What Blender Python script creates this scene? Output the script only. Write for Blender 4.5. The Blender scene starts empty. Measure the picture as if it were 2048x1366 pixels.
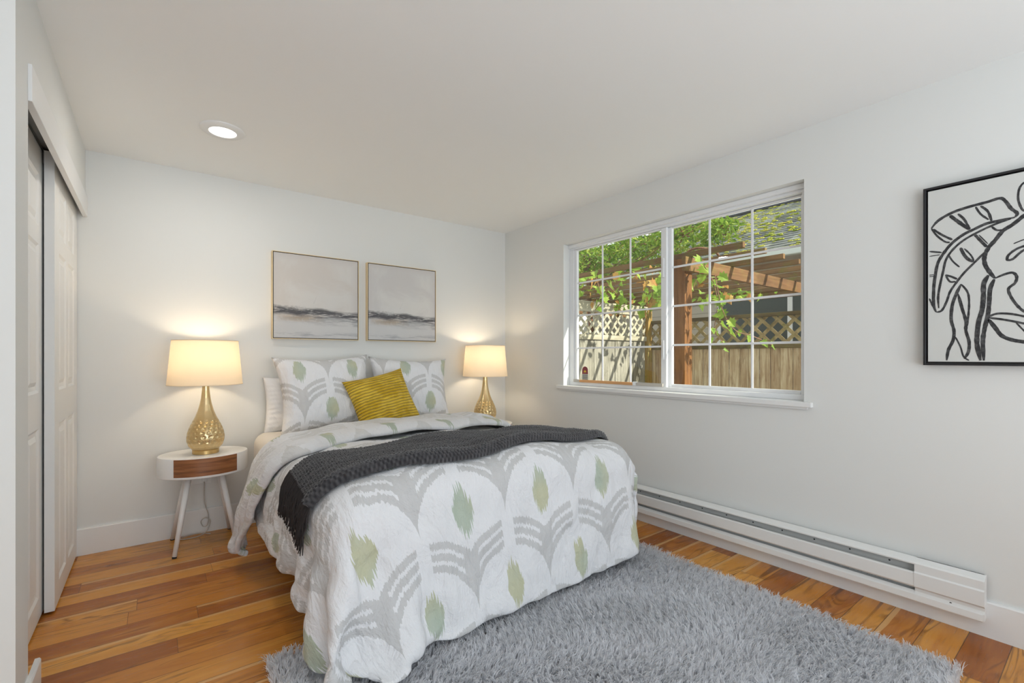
import bpy, bmesh, math, random
import numpy as np
from mathutils import Vector, Matrix, noise
R = math.radians
random.seed(7); rng = np.random.default_rng(7)
scene = bpy.context.scene
COL = scene.collection

# ------------------------------------------------------------------ camera, sky, sun, exposure
cam_d = bpy.data.cameras.new('camera'); cam = bpy.data.objects.new('camera', cam_d); COL.objects.link(cam)
cam.location = (0, 0, 1.19); cam.rotation_euler = (R(90), 0, R(-37.4))
cam_d.sensor_width = 36; cam_d.lens = 936 / 2048 * 36; cam_d.shift_y = 31 / 2048
cam_d.clip_start = 0.02; scene.camera = cam

world = bpy.data.worlds.new('sky'); scene.world = world; world.use_nodes = True
wn = world.node_tree.nodes; wl = world.node_tree.links
bg = wn['Background']; bg.inputs[0].default_value = (0.93, 0.965, 1.0, 1); bg.inputs[1].default_value = 1.35

sun_d = bpy.data.lights.new('sun', 'SUN'); sun_d.energy = 7.5; sun_d.angle = R(0.6); sun_d.color = (1.0, 0.93, 0.80)
sun = bpy.data.objects.new('sun', sun_d); COL.objects.link(sun)
sun.rotation_euler = Vector((-0.30, 1.0, -0.62)).to_track_quat('-Z', 'Y').to_euler()

# added fill light behind the camera, tilted up to brighten the room
fill_d = bpy.data.lights.new('rear_fill_light', 'AREA'); fill_d.shape = 'RECTANGLE'; fill_d.size = 3.3; fill_d.size_y = 2.0; fill_d.energy = 72; fill_d.color = (.80, .91, 1.0)
fill_o = bpy.data.objects.new('rear_fill_light', fill_d); COL.objects.link(fill_o); fill_o.location = (.575, -1.86, 1.18); fill_o.rotation_euler = (R(142), 0, 0)

scene.view_settings.view_transform = 'Standard'
try: scene.view_settings.look = 'None'
except Exception: pass
scene.view_settings.gamma = 1.0
scene.view_settings.use_curve_mapping = False
scene.view_settings.exposure = 0.12

# ------------------------------------------------------------------ node maths
class X:
    """a socket that can be written with ordinary arithmetic"""
    def __init__(s, nt, sock): s.nt = nt; s.s = sock
    def _m(s, op, *a, clamp=False):
        n = s.nt.nodes.new('ShaderNodeMath'); n.operation = op; n.use_clamp = clamp
        for i, v in enumerate((s,) + a):
            if isinstance(v, X): s.nt.links.new(v.s, n.inputs[i])
            else: n.inputs[i].default_value = float(v)
        return X(s.nt, n.outputs[0])
    def __add__(s, o): return s._m('ADD', o)
    __radd__ = __add__
    def __sub__(s, o): return s._m('SUBTRACT', o)
    def __neg__(s): return s._m('MULTIPLY', -1.0)
    def __rsub__(s, o): return s._m('MULTIPLY', -1.0)._m('ADD', o)
    def __mul__(s, o): return s._m('MULTIPLY', o)
    __rmul__ = __mul__
    def __truediv__(s, o): return s._m('DIVIDE', o)
    def lt(s, o): return s._m('LESS_THAN', o)
    def gt(s, o): return s._m('GREATER_THAN', o)
    def abs(s): return s._m('ABSOLUTE')
    def floor(s): return s._m('FLOOR')
    def fract(s): return s._m('FRACT')
    def sin(s): return s._m('SINE')
    def sqrt(s): return s._m('SQRT')
    def pow(s, p): return s._m('POWER', p)
    def mx(s, o): return s._m('MAXIMUM', o)
    def mn(s, o): return s._m('MINIMUM', o)
    def clamp(s): return s._m('ADD', 0.0, clamp=True)
    def step(s, a, b):
        n = s.nt.nodes.new('ShaderNodeMapRange'); n.interpolation_type = 'SMOOTHSTEP'
        s.nt.links.new(s.s, n.inputs[0]); n.inputs[1].default_value = a; n.inputs[2].default_value = b
        return X(s.nt, n.outputs[0])

class Mat:
    def __init__(s, name, color=(.8, .8, .8), rough=.5, metal=0.0, spec=None, **kw):
        s.m = bpy.data.materials.new(name); s.m.use_nodes = True
        s.nt = s.m.node_tree; s.b = s.nt.nodes['Principled BSDF']
        s.out = s.nt.nodes['Material Output']
        s.set('Base Color', (*color, 1)); s.set('Roughness', rough); s.set('Metallic', metal)
        if spec is not None: s.set('Specular IOR Level', spec)
        for k, v in kw.items(): s.set(k, v)
    def set(s, k, v):
        if isinstance(v, X): s.nt.links.new(v.s, s.b.inputs[k])
        elif hasattr(v, 'is_output'): s.nt.links.new(v, s.b.inputs[k])
        else: s.b.inputs[k].default_value = v
    def coord(s, kind='Object'):
        n = s.nt.nodes.new('ShaderNodeTexCoord'); return n.outputs[kind]
    def xyz(s, vec):
        n = s.nt.nodes.new('ShaderNodeSeparateXYZ'); s.nt.links.new(vec, n.inputs[0])
        return [X(s.nt, o) for o in n.outputs]
    def vec(s, x, y, z):
        n = s.nt.nodes.new('ShaderNodeCombineXYZ')
        for i, v in enumerate((x, y, z)):
            if isinstance(v, X): s.nt.links.new(v.s, n.inputs[i])
            else: n.inputs[i].default_value = v
        return n.outputs[0]
    def noise(s, vec, scale=5, detail=3, rough=.5, dist=0, out=0):
        n = s.nt.nodes.new('ShaderNodeTexNoise'); s.nt.links.new(vec, n.inputs['Vector'])
        n.inputs['Scale'].default_value = scale; n.inputs['Detail'].default_value = detail
        n.inputs['Roughness'].default_value = rough; n.inputs['Distortion'].default_value = dist
        return X(s.nt, n.outputs[out])
    def voronoi(s, vec, scale=5, feature='F1', out='Distance'):
        n = s.nt.nodes.new('ShaderNodeTexVoronoi'); n.feature = feature
        s.nt.links.new(vec, n.inputs['Vector']); n.inputs['Scale'].default_value = scale
        return X(s.nt, n.outputs[out])
    def white(s, vec):
        n = s.nt.nodes.new('ShaderNodeTexWhiteNoise'); s.nt.links.new(vec, n.inputs['Vector'])
        return X(s.nt, n.outputs['Value'])
    def ramp(s, fac, stops, interp='LINEAR'):
        n = s.nt.nodes.new('ShaderNodeValToRGB'); s.nt.links.new(fac.s, n.inputs[0])
        n.color_ramp.interpolation = interp
        e = n.color_ramp.elements
        while len(e) < len(stops): e.new(.5)
        for i, (p, c) in enumerate(stops): e[i].position = p; e[i].color = (*c, 1)
        return n.outputs[0]
    def mix(s, fac, a, b, mode='MIX'):
        n = s.nt.nodes.new('ShaderNodeMix'); n.data_type = 'RGBA'; n.blend_type = mode
        for sock, v in ((n.inputs[0], fac), (n.inputs[6], a), (n.inputs[7], b)):
            if isinstance(v, X): s.nt.links.new(v.s, sock)
            elif hasattr(v, 'is_output'): s.nt.links.new(v, sock)
            elif isinstance(v, tuple): sock.default_value = (*v, 1)
            else: sock.default_value = v
        return n.outputs[2]
    def bump(s, h, strength=.3, dist=.01):
        n = s.nt.nodes.new('ShaderNodeBump'); n.inputs['Strength'].default_value = strength
        n.inputs['Distance'].default_value = dist
        s.nt.links.new(h.s if isinstance(h, X) else h, n.inputs['Height'])
        s.nt.links.new(n.outputs[0], s.b.inputs['Normal'])

# ------------------------------------------------------------------ scene helpers
def link(o): COL.objects.link(o); return o
def mesh_obj(name, verts, faces, mat, parent=None, smooth=False, uv=None, loc=None):
    me = bpy.data.meshes.new(name); me.from_pydata([tuple(v) for v in verts], [], [tuple(f) for f in faces])
    if smooth: me.shade_smooth()
    if uv is not None:
        l = me.uv_layers.new(name='UVMap')
        idx = np.empty(len(me.loops), dtype=np.int32); me.loops.foreach_get('vertex_index', idx)
        l.data.foreach_set('uv', np.asarray(uv, dtype=np.float32)[idx].ravel())
    me.materials.append(mat.m); me.update()
    o = link(bpy.data.objects.new(name, me))
    if parent is not None: o.parent = parent
    if loc is not None: o.location = loc
    return o
def tag(o, label=None, cat=None, group=None, kind=None):
    if label: o['label'] = label
    if cat: o['category'] = cat
    if group: o['group'] = group
    if kind: o['kind'] = kind
    return o
def thing(name, label, cat, loc=(0, 0, 0), rz=0, group=None):
    o = link(bpy.data.objects.new(name, None)); o.location = loc; o.rotation_euler = (0, 0, rz)
    o.empty_display_size = .05
    return tag(o, label, cat, group)
def copy_tree(o, parent=None):
    c = o.copy(); COL.objects.link(c)
    if parent is not None: c.parent = parent
    for ch in [k for k in bpy.data.objects if k.parent == o and k != c]: copy_tree(ch, c)
    return c

class MB:
    """collects solids into one mesh"""
    def __init__(s): s.v = []; s.f = []
    def add(s, v, f):
        n = len(s.v); s.v += [tuple(p) for p in v]; s.f += [tuple(i + n for i in q) for q in f]; return s
    def box(s, x0, x1, y0, y1, z0, z1, M=None):
        v = [Vector((x, y, z)) for z in (z0, z1) for y in (y0, y1) for x in (x0, x1)]
        if M is not None: v = [M @ p for p in v]
        return s.add(v, [(0, 2, 3, 1), (4, 5, 7, 6), (0, 1, 5, 4), (2, 6, 7, 3), (0, 4, 6, 2), (1, 3, 7, 5)])
    def bbox(s, x0, x1, y0, y1, z0, z1, b=.003, seg=2, M=None):
        bm = bmesh.new(); bmesh.ops.create_cube(bm, size=1)
        for p in bm.verts:
            p.co = Vector(((x0 + x1) / 2 + p.co.x * (x1 - x0), (y0 + y1) / 2 + p.co.y * (y1 - y0), (z0 + z1) / 2 + p.co.z * (z1 - z0)))
        bmesh.ops.bevel(bm, geom=bm.edges[:], offset=b, segments=seg, affect='EDGES', profile=.5)
        bm.verts.index_update()
        v = [p.co.copy() for p in bm.verts]
        if M is not None: v = [M @ p for p in v]
        f = [[q.index for q in fc.verts] for fc in bm.faces]; bm.free()
        return s.add(v, f)
    def prism(s, prof, axis, a, b):
        """extrude a 2D outline along an axis ('x','y','z') from a to b"""
        n = len(prof); v = []
        for t in (a, b):
            for p, q in prof:
                v.append({'x': (t, p, q), 'y': (p, t, q), 'z': (p, q, t)}[axis])
        f = [tuple(range(n))[::-1], tuple(range(n, 2 * n))] + [(i, (i + 1) % n, (i + 1) % n + n, i + n) for i in range(n)]
        return s.add(v, f)
    def tube(s, pts, r, n=8, cap=True):
        pts = [Vector(p) for p in pts]; rs = r if isinstance(r, (list, tuple)) else [r] * len(pts)
        v = []; f = []; up = Vector((0, 0, 1))
        for i, p in enumerate(pts):
            d = (pts[min(i + 1, len(pts) - 1)] - pts[max(i - 1, 0)])
            d = d.normalized() if d.length > 1e-9 else Vector((0, 0, 1))
            a = d.cross(up)
            if a.length < .05: a = d.cross(Vector((1, 0, 0)))
            a.normalize(); b = d.cross(a)
            for k in range(n):
                t = 2 * math.pi * k / n; v.append(p + (a * math.cos(t) + b * math.sin(t)) * rs[i])
        for i in range(len(pts) - 1):
            for k in range(n):
                f.append((i * n + k, i * n + (k + 1) % n, (i + 1) * n + (k + 1) % n, (i + 1) * n + k))
        if cap: f.append(tuple(range(n))[::-1]); f.append(tuple(range((len(pts) - 1) * n, len(pts) * n)))
        return s.add(v, f)
    def lathe(s, prof, n=48, sx=1, sy=1, cap=False, c=(0, 0, 0)):
        v = [(c[0] + r * sx * math.cos(2 * math.pi * k / n), c[1] + r * sy * math.sin(2 * math.pi * k / n), c[2] + z) for r, z in prof for k in range(n)]
        f = [(i * n + k, i * n + (k + 1) % n, (i + 1) * n + (k + 1) % n, (i + 1) * n + k) for i in range(len(prof) - 1) for k in range(n)]
        if cap: f.append(tuple(range(n))[::-1]); f.append(tuple(range((len(prof) - 1) * n, len(prof) * n)))
        return s.add(v, f)
    def build(s, name, mat, parent=None, smooth=False, loc=None):
        o = mesh_obj(name, s.v, s.f, mat, parent, smooth, loc=loc)
        bm = bmesh.new(); bm.from_mesh(o.data); bmesh.ops.recalc_face_normals(bm, faces=bm.faces[:]); bm.to_mesh(o.data); bm.free()
        return o
def struct(o): o['kind'] = 'structure'; return o
def autosmooth(o, ang=35):
    o.data.shade_smooth()
    bm = bmesh.new(); bm.from_mesh(o.data)
    for e in bm.edges:
        if len(e.link_faces) == 2 and e.calc_face_angle(0) > R(ang): e.smooth = False
    bm.to_mesh(o.data); bm.free(); return o

# ------------------------------------------------------------------ materials
def wall_mat(name, c, rough=.6):
    m = Mat(name, c, rough, spec=.3)
    n = m.noise(m.coord(), 140, 3, .6); m.bump(n, .06, .002); return m
M_wall = wall_mat('wall_paint', (.77, .775, .755))
M_ceil = wall_mat('ceiling_paint', (.90, .91, .90), .8)
M_trim = Mat('white_trim', (.83, .83, .82), .35)
M_door = Mat('door_white', (.84, .84, .825), .4)
M_vinyl = Mat('white_vinyl', (.85, .86, .87), .3)
M_dark = Mat('dark_gap', (.03, .03, .03), .8)
M_track = Mat('galvanised_track', (.25, .25, .24), .4, .8)
M_heater = Mat('heater_enamel', (.80, .80, .785), .35)
M_heater_in = Mat('heater_inner_metal', (.50, .51, .50), .45)
M_white = Mat('white_lacquer', (.86, .86, .86), .3)
M_plug = Mat('white_plastic', (.82, .82, .8), .35)

def floor_mat():
    m = Mat('hardwood_planks', rough=.22)
    x, y, z = m.xyz(m.coord())
    W = .127
    ry = (y - .279) / W
    row = ry.floor(); fy = ry.fract()
    off = m.white(m.vec(row, 3.3, 0))
    L = 1.05
    rx = x / L + off * 7.0
    colm = rx.floor(); fx = rx.fract()
    h = m.white(m.vec(row, colm, 1.7)); h2 = m.white(m.vec(row, colm, 9.1)); h3 = m.white(m.vec(row, colm, 5.5))
    # grain space: stretched along the plank, shifted per plank
    gv = m.vec(x * .8 + h * 37, y * 6.0 + h2 * 11, h3 * 9)
    n1 = m.noise(gv, 1.5, 6, .6, 1.2)
    n2 = m.noise(m.vec(x * 3 + h * 13, y * 70, h * 5), 2.0, 4, .7, .3)
    nb = m.noise(m.vec(x * .9 + h2 * 20, y * 5.5 + h * 7, h2), 1.5, 2, .5, 1.5)
    rings = ((nb * 34.0).sin() * .5 + .5)
    base = h * .42 + n1 * .50 + .06
    col = m.ramp(base, [(0.10, (.15, .042, .009)), (.33, (.36, .112, .019)), (.50, (.56, .215, .036)), (.72, (.72, .335, .064)), (.95, (.86, .50, .14))])
    dark = (rings.pow(3.0) * .60) * n1.step(.42, .62)
    col = m.mix(dark, col, (.10, .026, .007))
    col = m.mix(n2.step(.50, .80) * .40, col, (.12, .035, .010))
    streak = m.noise(m.vec(x * .7 + h3 * 31, y * 14 + h2 * 5, h), 1.3, 3, .55, .9)
    col = m.mix(streak.step(.64, .72) * .65, col, (.07, .02, .008))
    # pale sapwood along one edge of some planks
    sap = ((fy + (m.noise(m.vec(x * 2.2, row, h), 1.0, 2) - .5) * .25).gt(.86)) * h2.gt(.70)
    col = m.mix(sap * .75, col, (.72, .42, .17))
    gap = (fy.lt(.012) + fy.gt(.988) + fx.lt(.0018)).clamp()
    col = m.mix(gap * .75, col, (.05, .018, .006))
    m.set('Base Color', col)
    m.set('Roughness', n2 * .12 + .20)
    m.set('Specular IOR Level', .35)
    m.bump(n2 * .25 - gap * 1.0, .25, .002)
    return m
M_floor = floor_mat()

def cloth_pattern(name, period=.40, vper=.70, shift=(0, 0), ink=(.565, .56, .56), base=(.81, .81, .83), wr=1.0):
    """white cotton printed with fans of three stripes and ikat drops; drawn in the cloth's own metres (UV)"""
    m = Mat(name, base, .85, spec=.2)
    u, v, _ = m.xyz(m.coord('UV'))
    u = u + shift[0]; v = v + shift[1]
    jag = (m.noise(m.vec(u * 190, v * 2.5, 0), 1.0, 0, .5) - .5)
    vj = v + jag * .026
    def cell(du, dv):
        a = ((u + du) / period + .5).fract() - .5
        xx = a * period
        ax = xx.abs()
        t = (((vj + dv) / vper + .5).fract() - .5) * vper + .18   # 0 at spike tip
        hw = period / 2
        q = (hw - ax) / hw
        tt = (t / .215)
        r = (q * q + tt * tt).sqrt()
        pos = t.gt(0.0)
        fan = r.gt(1.0) * r.lt(1.13) + r.gt(1.20) * r.lt(1.33) + r.gt(1.40) * r.lt(1.53)
        fan = fan * ax.lt(period * .43)
        solid = r.gt(1.0) * r.lt(1.53) * ax.lt(period * .085)
        f = (fan + solid).clamp() * pos
        # drop above the notch
        dj = t - .400 + jag * .085
        d = (ax / .046).pow(1.7) + (dj.mx(0.0) / .100 + (0.0 - dj).mx(0.0) / .088).pow(1.25)
        drop = d.lt(1.0)
        return f, drop, t
    f1, d1, t1 = cell(0, 0)
    f2, d2, t2 = cell(period / 2, vper / 2)
    f = (f1 + f2).clamp(); d = (d1 + d2).clamp()
    inkv = m.noise(m.vec(u * 30, v * 4, 2), 1.0, 3)
    green = m.mix(m.noise(m.vec(u * 3, v * 3, 0), 1.3, 1).step(.4, .6), (.43, .50, .40), (.52, .52, .33))
    col = m.mix(f * (inkv * .3 + .70), base, ink)
    col = m.mix(d * (inkv * .25 + .75), col, green)
    m.set('Base Color', col)
    o = m.coord('UV')
    w1 = m.noise(o, 9, 5, .62, 1.0); w2 = m.noise(m.vec(u * 40, v * 9, 0), 1.0, 4, .65, .6)
    w3 = m.voronoi(o, 700)
    w4 = (m.noise(m.vec(u * 5, v * 2.2, 3), 1.0, 4, .55, 1.8) - .5).abs()
    m.bump(w1 * .8 - w4 * 1.6 + w2 * .35 + w3 * .03, .75 * wr, .025)
    m.set('Sheen Weight', .15)
    return m
M_duvet = cloth_pattern('printed_duvet_cotton', period=.405, vper=.70, shift=(-.67, -.105))
M_sham = cloth_pattern('printed_sham_cotton', period=.38, vper=.60, shift=(.0, .0), wr=.6)
def plain_cloth(name, c, s=.35, scale=9):
    m = Mat(name, c, .85, spec=.2, **{'Sheen Weight': .15})
    o = m.coord(); w1 = m.noise(o, scale, 5, .6, .8)
    m.bump(w1 + m.noise(o, 500, 2) * .05, s, .02); return m
M_sheet = plain_cloth('fitted_sheet', (.80, .75, .68), .2)
M_whitecloth = plain_cloth('white_cotton', (.84, .84, .85), .4)
M_base = plain_cloth('bed_base_cloth', (.80, .80, .81), .15, 4)

# ================================================================== THE ROOM
WB, WR, WL, H = 3.808, 2.823, -.33, 2.44
YR = -1.9          # how far the room is built behind the photographer
XL = -1.9
o = struct(MB().box(XL, WR + .16, YR, WB + .12, -.12, 0).build('floor', M_floor))
o = struct(MB().box(XL, WR + .16, YR, WB + .12, H, H + .12).build('ceiling', M_ceil))
o = struct(MB().box(-1.0, WR + .16, WB, WB + .12, 0, H).build('wall_back', M_wall))
# window wall with its opening
WY0, WY1, WZ0, WZ1 = 1.063, 2.956, .945, 2.164
mb = MB()
mb.box(WR, WR + .16, YR, WY0, 0, H).box(WR, WR + .16, WY1, WB, 0, H)
mb.box(WR, WR + .16, WY0, WY1, 0, WZ0 - .028).box(WR, WR + .16, WY0, WY1, WZ1, H)
struct(mb.build('wall_right', M_wall))
# closet side: stub, header, closet interior
YS, YO = 2.017, 2.192
mb = MB()
mb.box(WL - .12, WL, YS, YO, 0, H)
mb.box(WL - .12, WL, YO, WB, 2.155, H)
struct(mb.build('wall_left', M_wall))
struct(MB().box(XL, WL - .12, YS, YS + .10, 0, H).build('wall_closet_side', M_wall))
struct(MB().box(-1.12, -1.0, YS + .10, WB + .12, 0, H).build('wall_closet_rear', M_wall))
struct(MB().box(XL - .1, XL, YR, YS + .10, 0, H).build('wall_hall', M_wall))

mb = MB()
mb.box(XL, -1.2, YR - .15, YR, 0, H).box(2.35, WR + .16, YR - .15, YR, 0, H).box(-1.2, 2.35, YR - .15, YR, 2.25, H).box(-1.2, 2.35, YR - .15, YR, 0, .08)
struct(mb.build('wall_front', M_wall))
w2 = MB(); 
for a_ in (-1.2, -.03, 1.13, 2.30): w2.bbox(a_, a_ + .05, YR - .10, YR - .04, .08, 2.25)
w2.bbox(-1.2, 2.35, YR - .10, YR - .04, .08, .13).bbox(-1.2, 2.35, YR - .10, YR - .04, 2.20, 2.25)
struct(w2.build('added_rear_window', M_vinyl))  # invented frame, out of view, makes an opening for the added rear light
struct(MB().box(XL, WR + .6, YR - 5.0, YR - .15, 2.58, 2.68).build('sun_block_roof', M_wall))  # added slab out of view, keeps the sun out of the rear opening
def baseboard(name, p0, p1, nrm, h=.15, t=.016):
    """p0->p1 along a wall, nrm points into the room"""
    mb = MB(); prof = [(0, 0), (t, 0), (t, h - .006), (t - .004, h), (0, h)]
    v = []
    for P in (p0, p1):
        for d, z in prof: v.append((P[0] + nrm[0] * d, P[1] + nrm[1] * d, z))
    n = 5
    mb.add(v, [tuple(range(n)), tuple(range(n, 2 * n))] + [(i, (i + 1) % n, (i + 1) % n + n, i + n) for i in range(n)])
    return struct(mb.build(name, M_trim))
baseboard('baseboard_back', (WL - .05, WB), (WR - .016, WB), (0, -1), .16)
baseboard('baseboard_right', (WR, YR), (WR, WB), (-1, 0), .152)
baseboard('baseboard_left', (WL, YS - .012), (WL, YO + .11), (1, 0), .14)

# header casing over the closet and the sliding track
mb = MB(); mb.bbox(WL - .012, WL + .010, YO + .0, WB - .001, 2.035, 2.158, .002)
struct(mb.build('trim_1', M_trim))
tr = MB(); tr.box(WL - .118, WL - .112, YO, WB, 2.06, 2.155).box(WL - .045, WL - .042, YO, WB, 2.142, 2.155).box(WL - .080, WL - .077, YO, WB, 2.142, 2.155).box(WL - .118, WL - .002, YO, WB, 2.150, 2.155)
struct(tr.build('trim_2', M_track))

def panel_door(name, xf, th, y0, y1, z0, z1, mat):
    """moulded six-panel slab whose face looks towards +x at x=xf"""
    w = y1 - y0
    k = w / .787
    cols = [(y0 + .125 * k, y0 + .355 * k), (y0 + .432 * k, y1 - .125 * k)]
    rows = [(.11, .87), (1.03, 1.695), (1.775, 2.01)]
    ys = sorted({y0, y1, *[c for p in cols for c in p]}); zs = sorted({z0, z1, *[c for p in rows for c in p]})
    mb = MB()
    def q(a, b, c, d): mb.add([a, b, c, d], [(0, 1, 2, 3)])
    for i in range(len(ys) - 1):
        for j in range(len(zs) - 1):
            a, b, c, d = ys[i], ys[i + 1], zs[j], zs[j + 1]
            if any(abs(a - p[0]) < 1e-6 for p in cols) and any(abs(c - p[0]) < 1e-6 for p in rows):
                # ogee: down, flat, up to a raised field
                rings = [(0, 0), (.012, -.007), (.030, -.009), (.050, -.001)]
                for (i0, d0), (i1, d1) in zip(rings, rings[1:]):
                    A = [(xf + d0, a + i0, c + i0), (xf + d0, b - i0, c + i0), (xf + d0, b - i0, d - i0), (xf + d0, a + i0, d - i0)]
                    B = [(xf + d1, a + i1, c + i1), (xf + d1, b - i1, c + i1), (xf + d1, b - i1, d - i1), (xf + d1, a + i1, d - i1)]
                    for k2 in range(4): q(A[k2], A[(k2 + 1) % 4], B[(k2 + 1) % 4], B[k2])
                i1 = .050; q((xf - .001, a + i1, c + i1), (xf - .001, b - i1, c + i1), (xf - .001, b - i1, d - i1), (xf - .001, a + i1, d - i1))
            else: q((xf, a, c), (xf, b, c), (xf, b, d), (xf, a, d))
    xb = xf - th
    q((xb, y0, z0), (xb, y0, z1), (xb, y1, z1), (xb, y1, z0))
    q((xf, y0, z0), (xf, y0, z1), (xb, y0, z1), (xb, y0, z0)); q((xf, y1, z0), (xb, y1, z0), (xb, y1, z1), (xf, y1, z1))
    q((xf, y0, z0), (xb, y0, z0), (xb, y1, z0), (xf, y1, z0)); q((xf, y0, z1), (xf, y1, z1), (xb, y1, z1), (xb, y0, z1))
    o = mb.build(name, mat)
    bm = bmesh.new(); bm.from_mesh(o.data); bmesh.ops.remove_doubles(bm, verts=bm.verts[:], dist=1e-5); bmesh.ops.recalc_face_normals(bm, faces=bm.faces[:]); bm.to_mesh(o.data); bm.free()
    return struct(o)
d1 = panel_door('door_1', WL - .037, .035, 3.014, 3.801, .012, 2.140, M_door)
d2 = panel_door('door_2', WL - .080, .033, 2.285, 3.072, .012, 2.138, M_door)
mb = MB(); mb.box(WL - .076, WL - .073, 3.02, 3.06, 2.08, 2.146)
mb.build('roller_hanger', M_track, d1)

# ------------------------------------------------------------------ window
GX = 2.93     # glass plane
win = struct(link(bpy.data.objects.new('window_1', None))); win.location = (GX, (WY0 + WY1) / 2, WZ0)
def wpart(name, mb, mat, parent=None, sm=False):
    o = mb.build(name, mat, None, sm); p = parent or win
    o.parent = win if parent is None else parent
    off = Vector(win.location)
    o.data.transform(Matrix.Translation(-off)) if parent is None else o.data.transform(Matrix.Translation(-off))
    return o
# drywall-return liner is part of the wall; vinyl frame:
FX0, FX1 = 2.898, 2.962
fb = MB()
fb.bbox(FX0, FX1, WY0, WY1, WZ0, WZ0 + .030).bbox(FX0, FX1, WY0, WY1, WZ1 - .045, WZ1)
fb.bbox(FX0, FX1, WY0, WY0 + .040, WZ0 + .03, WZ1 - .045).bbox(FX0, FX1, WY1 - .050, WY1, WZ0 + .03, WZ1 - .045)
fb.bbox(FX0 - .022, FX0 + .01, WY0, WY1, WZ1 - .028, WZ1, .004).bbox(FX0 - .012, FX0 + .01, WY0, WY0 + .018, WZ0, WZ1 - .028, .003)
frame = wpart('window_frame', fb, M_vinyl)
M_glass = Mat('glass', (1, 1, 1), 0.0)
gt = M_glass.nt; tb = gt.nodes.new('ShaderNodeBsdfTransparent'); tb.inputs[0].default_value = (.95, .975, .965, 1)
gb = gt.nodes.new('ShaderNodeBsdfGlossy'); gb.inputs['Roughness'].default_value = .0
lw = gt.nodes.new('ShaderNodeLayerWeight'); fr = (X(gt, lw.outputs['Facing']).pow(5.0) * .9 + .035)
mxs = gt.nodes.new('ShaderNodeMixShader'); gt.links.new(fr.s, mxs.inputs[0]); gt.links.new(tb.outputs[0], mxs.inputs[1]); gt.links.new(gb.outputs[0], mxs.inputs[2])
gt.links.new(mxs.outputs[0], M_glass.out.inputs[0])
def sash(name, x, y0, y1, z0, z1, wv, fr_w):
    mb = MB(); t = .013
    a, b, c, d = fr_w          # near-y stile, far-y stile, bottom, top widths
    mb.bbox(x - t, x + t, y0, y0 + a, z0, z1).bbox(x - t, x + t, y1 - b, y1, z0, z1)
    mb.bbox(x - t, x + t, y0 + a, y1 - b, z0, z0 + c).bbox(x - t, x + t, y0 + a, y1 - b, z1 - d, z1)
    s_ = wpart(name, mb, M_vinyl)
    gy0, gy1, gz0, gz1 = y0 + a, y1 - b, z0 + c, z1 - d
    g = MB()
    for i in (1, 2):
        yy = gy0 + (gy1 - gy0) * i / 3; g.bbox(x - .0045, x + .0045, yy - .007, yy + .007, gz0, gz1, .002, 1)
    for i in (1, 2, 3):
        zz = gz0 + (gz1 - gz0) * i / 4; g.bbox(x - .0042, x + .0042, gy0, gy1, zz - .007, zz + .007, .002, 1)
    wpart('muntin_grid', g, M_vinyl, s_)
    p = MB(); p.box(x + .006, x + .0065, gy0, gy1, gz0, gz1); wpart('pane', p, M_glass, s_)
    return (gy0, gy1, gz0, gz1), s_
gl_far, s_far = sash('sash', GX - .012, 1.985, 2.905, WZ0 + .022, WZ1 - .046, None, (.045, .028, .018, .010))
gl_near, s_near = sash('sash', GX + .016, WY0 + .040, 2.045, WZ0 + .022, WZ1 - .046, None, (.018, .085, .030, .010))
# latch handles on the meeting stile
for zc in (1.24, 1.83):
    h_ = MB().bbox(GX - .032, GX - .024, 2.003, 2.017, zc - .07, zc + .07, .003)
    wpart('latch', h_, M_vinyl, s_far)
# sill board
sb = MB(); sb.box(WR - .0003, FX0 + .004, WY0, WY1, WZ0 - .028, WZ0)
sb.bbox(WR - .030, WR - .0003, WY0 - .045, WY1 + .062, WZ0 - .028, WZ0, .003, 2)
sb.box(WR - .016, WR - .0006, WY0 - .02, WY1 + .035, WZ0 - .040, WZ0 - .0285)
wpart('window_sill', sb, M_trim)
# security sticker in the lower far corner
M_maroon = Mat('sticker_maroon', (.22, .03, .045), .5); M_stk = Mat('sticker_grey', (.45, .47, .45), .5); M_yel = Mat('sticker_yellow', (.62, .40, .03), .5); M_ink = Mat('sticker_ink', (.06, .07, .06), .5)
sx = GX - .008; sy, sz = 2.795, 1.045
st = MB(); st.box(sx, sx + .0006, sy - .034, sy + .034, sz - .055, sz + .0); stk = wpart('sticker', st, M_stk, s_far)
def arch(r0, h0, z0, x):
    pts = [(sy - r0, z0), (sy + r0, z0)] + [(sy + r0 * math.cos(R(a)), z0 + h0 + r0 * math.sin(R(a))) for a in range(0, 181, 15)]
    v = [(x, p, q) for p, q in pts]; return MB().add(v, [tuple(range(len(v)))])
b_ = arch(.034, .03, sz, sx - .0004).build('sticker_badge', M_maroon, s_far); b_.data.transform(Matrix.Translation(-Vector(win.location)))
b_ = arch(.014, .004, sz + .014, sx - .0008).build('sticker_sun', M_yel, s_far); b_.data.transform(Matrix.Translation(-Vector(win.location)))
tx = MB()
for i in range(4): tx.box(sx - .0006, sx - .0002, sy - .030, sy + .030, sz - .012 - i * .011, sz - .008 - i * .011)
wpart('sticker_text', tx, M_ink, s_far)
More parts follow.
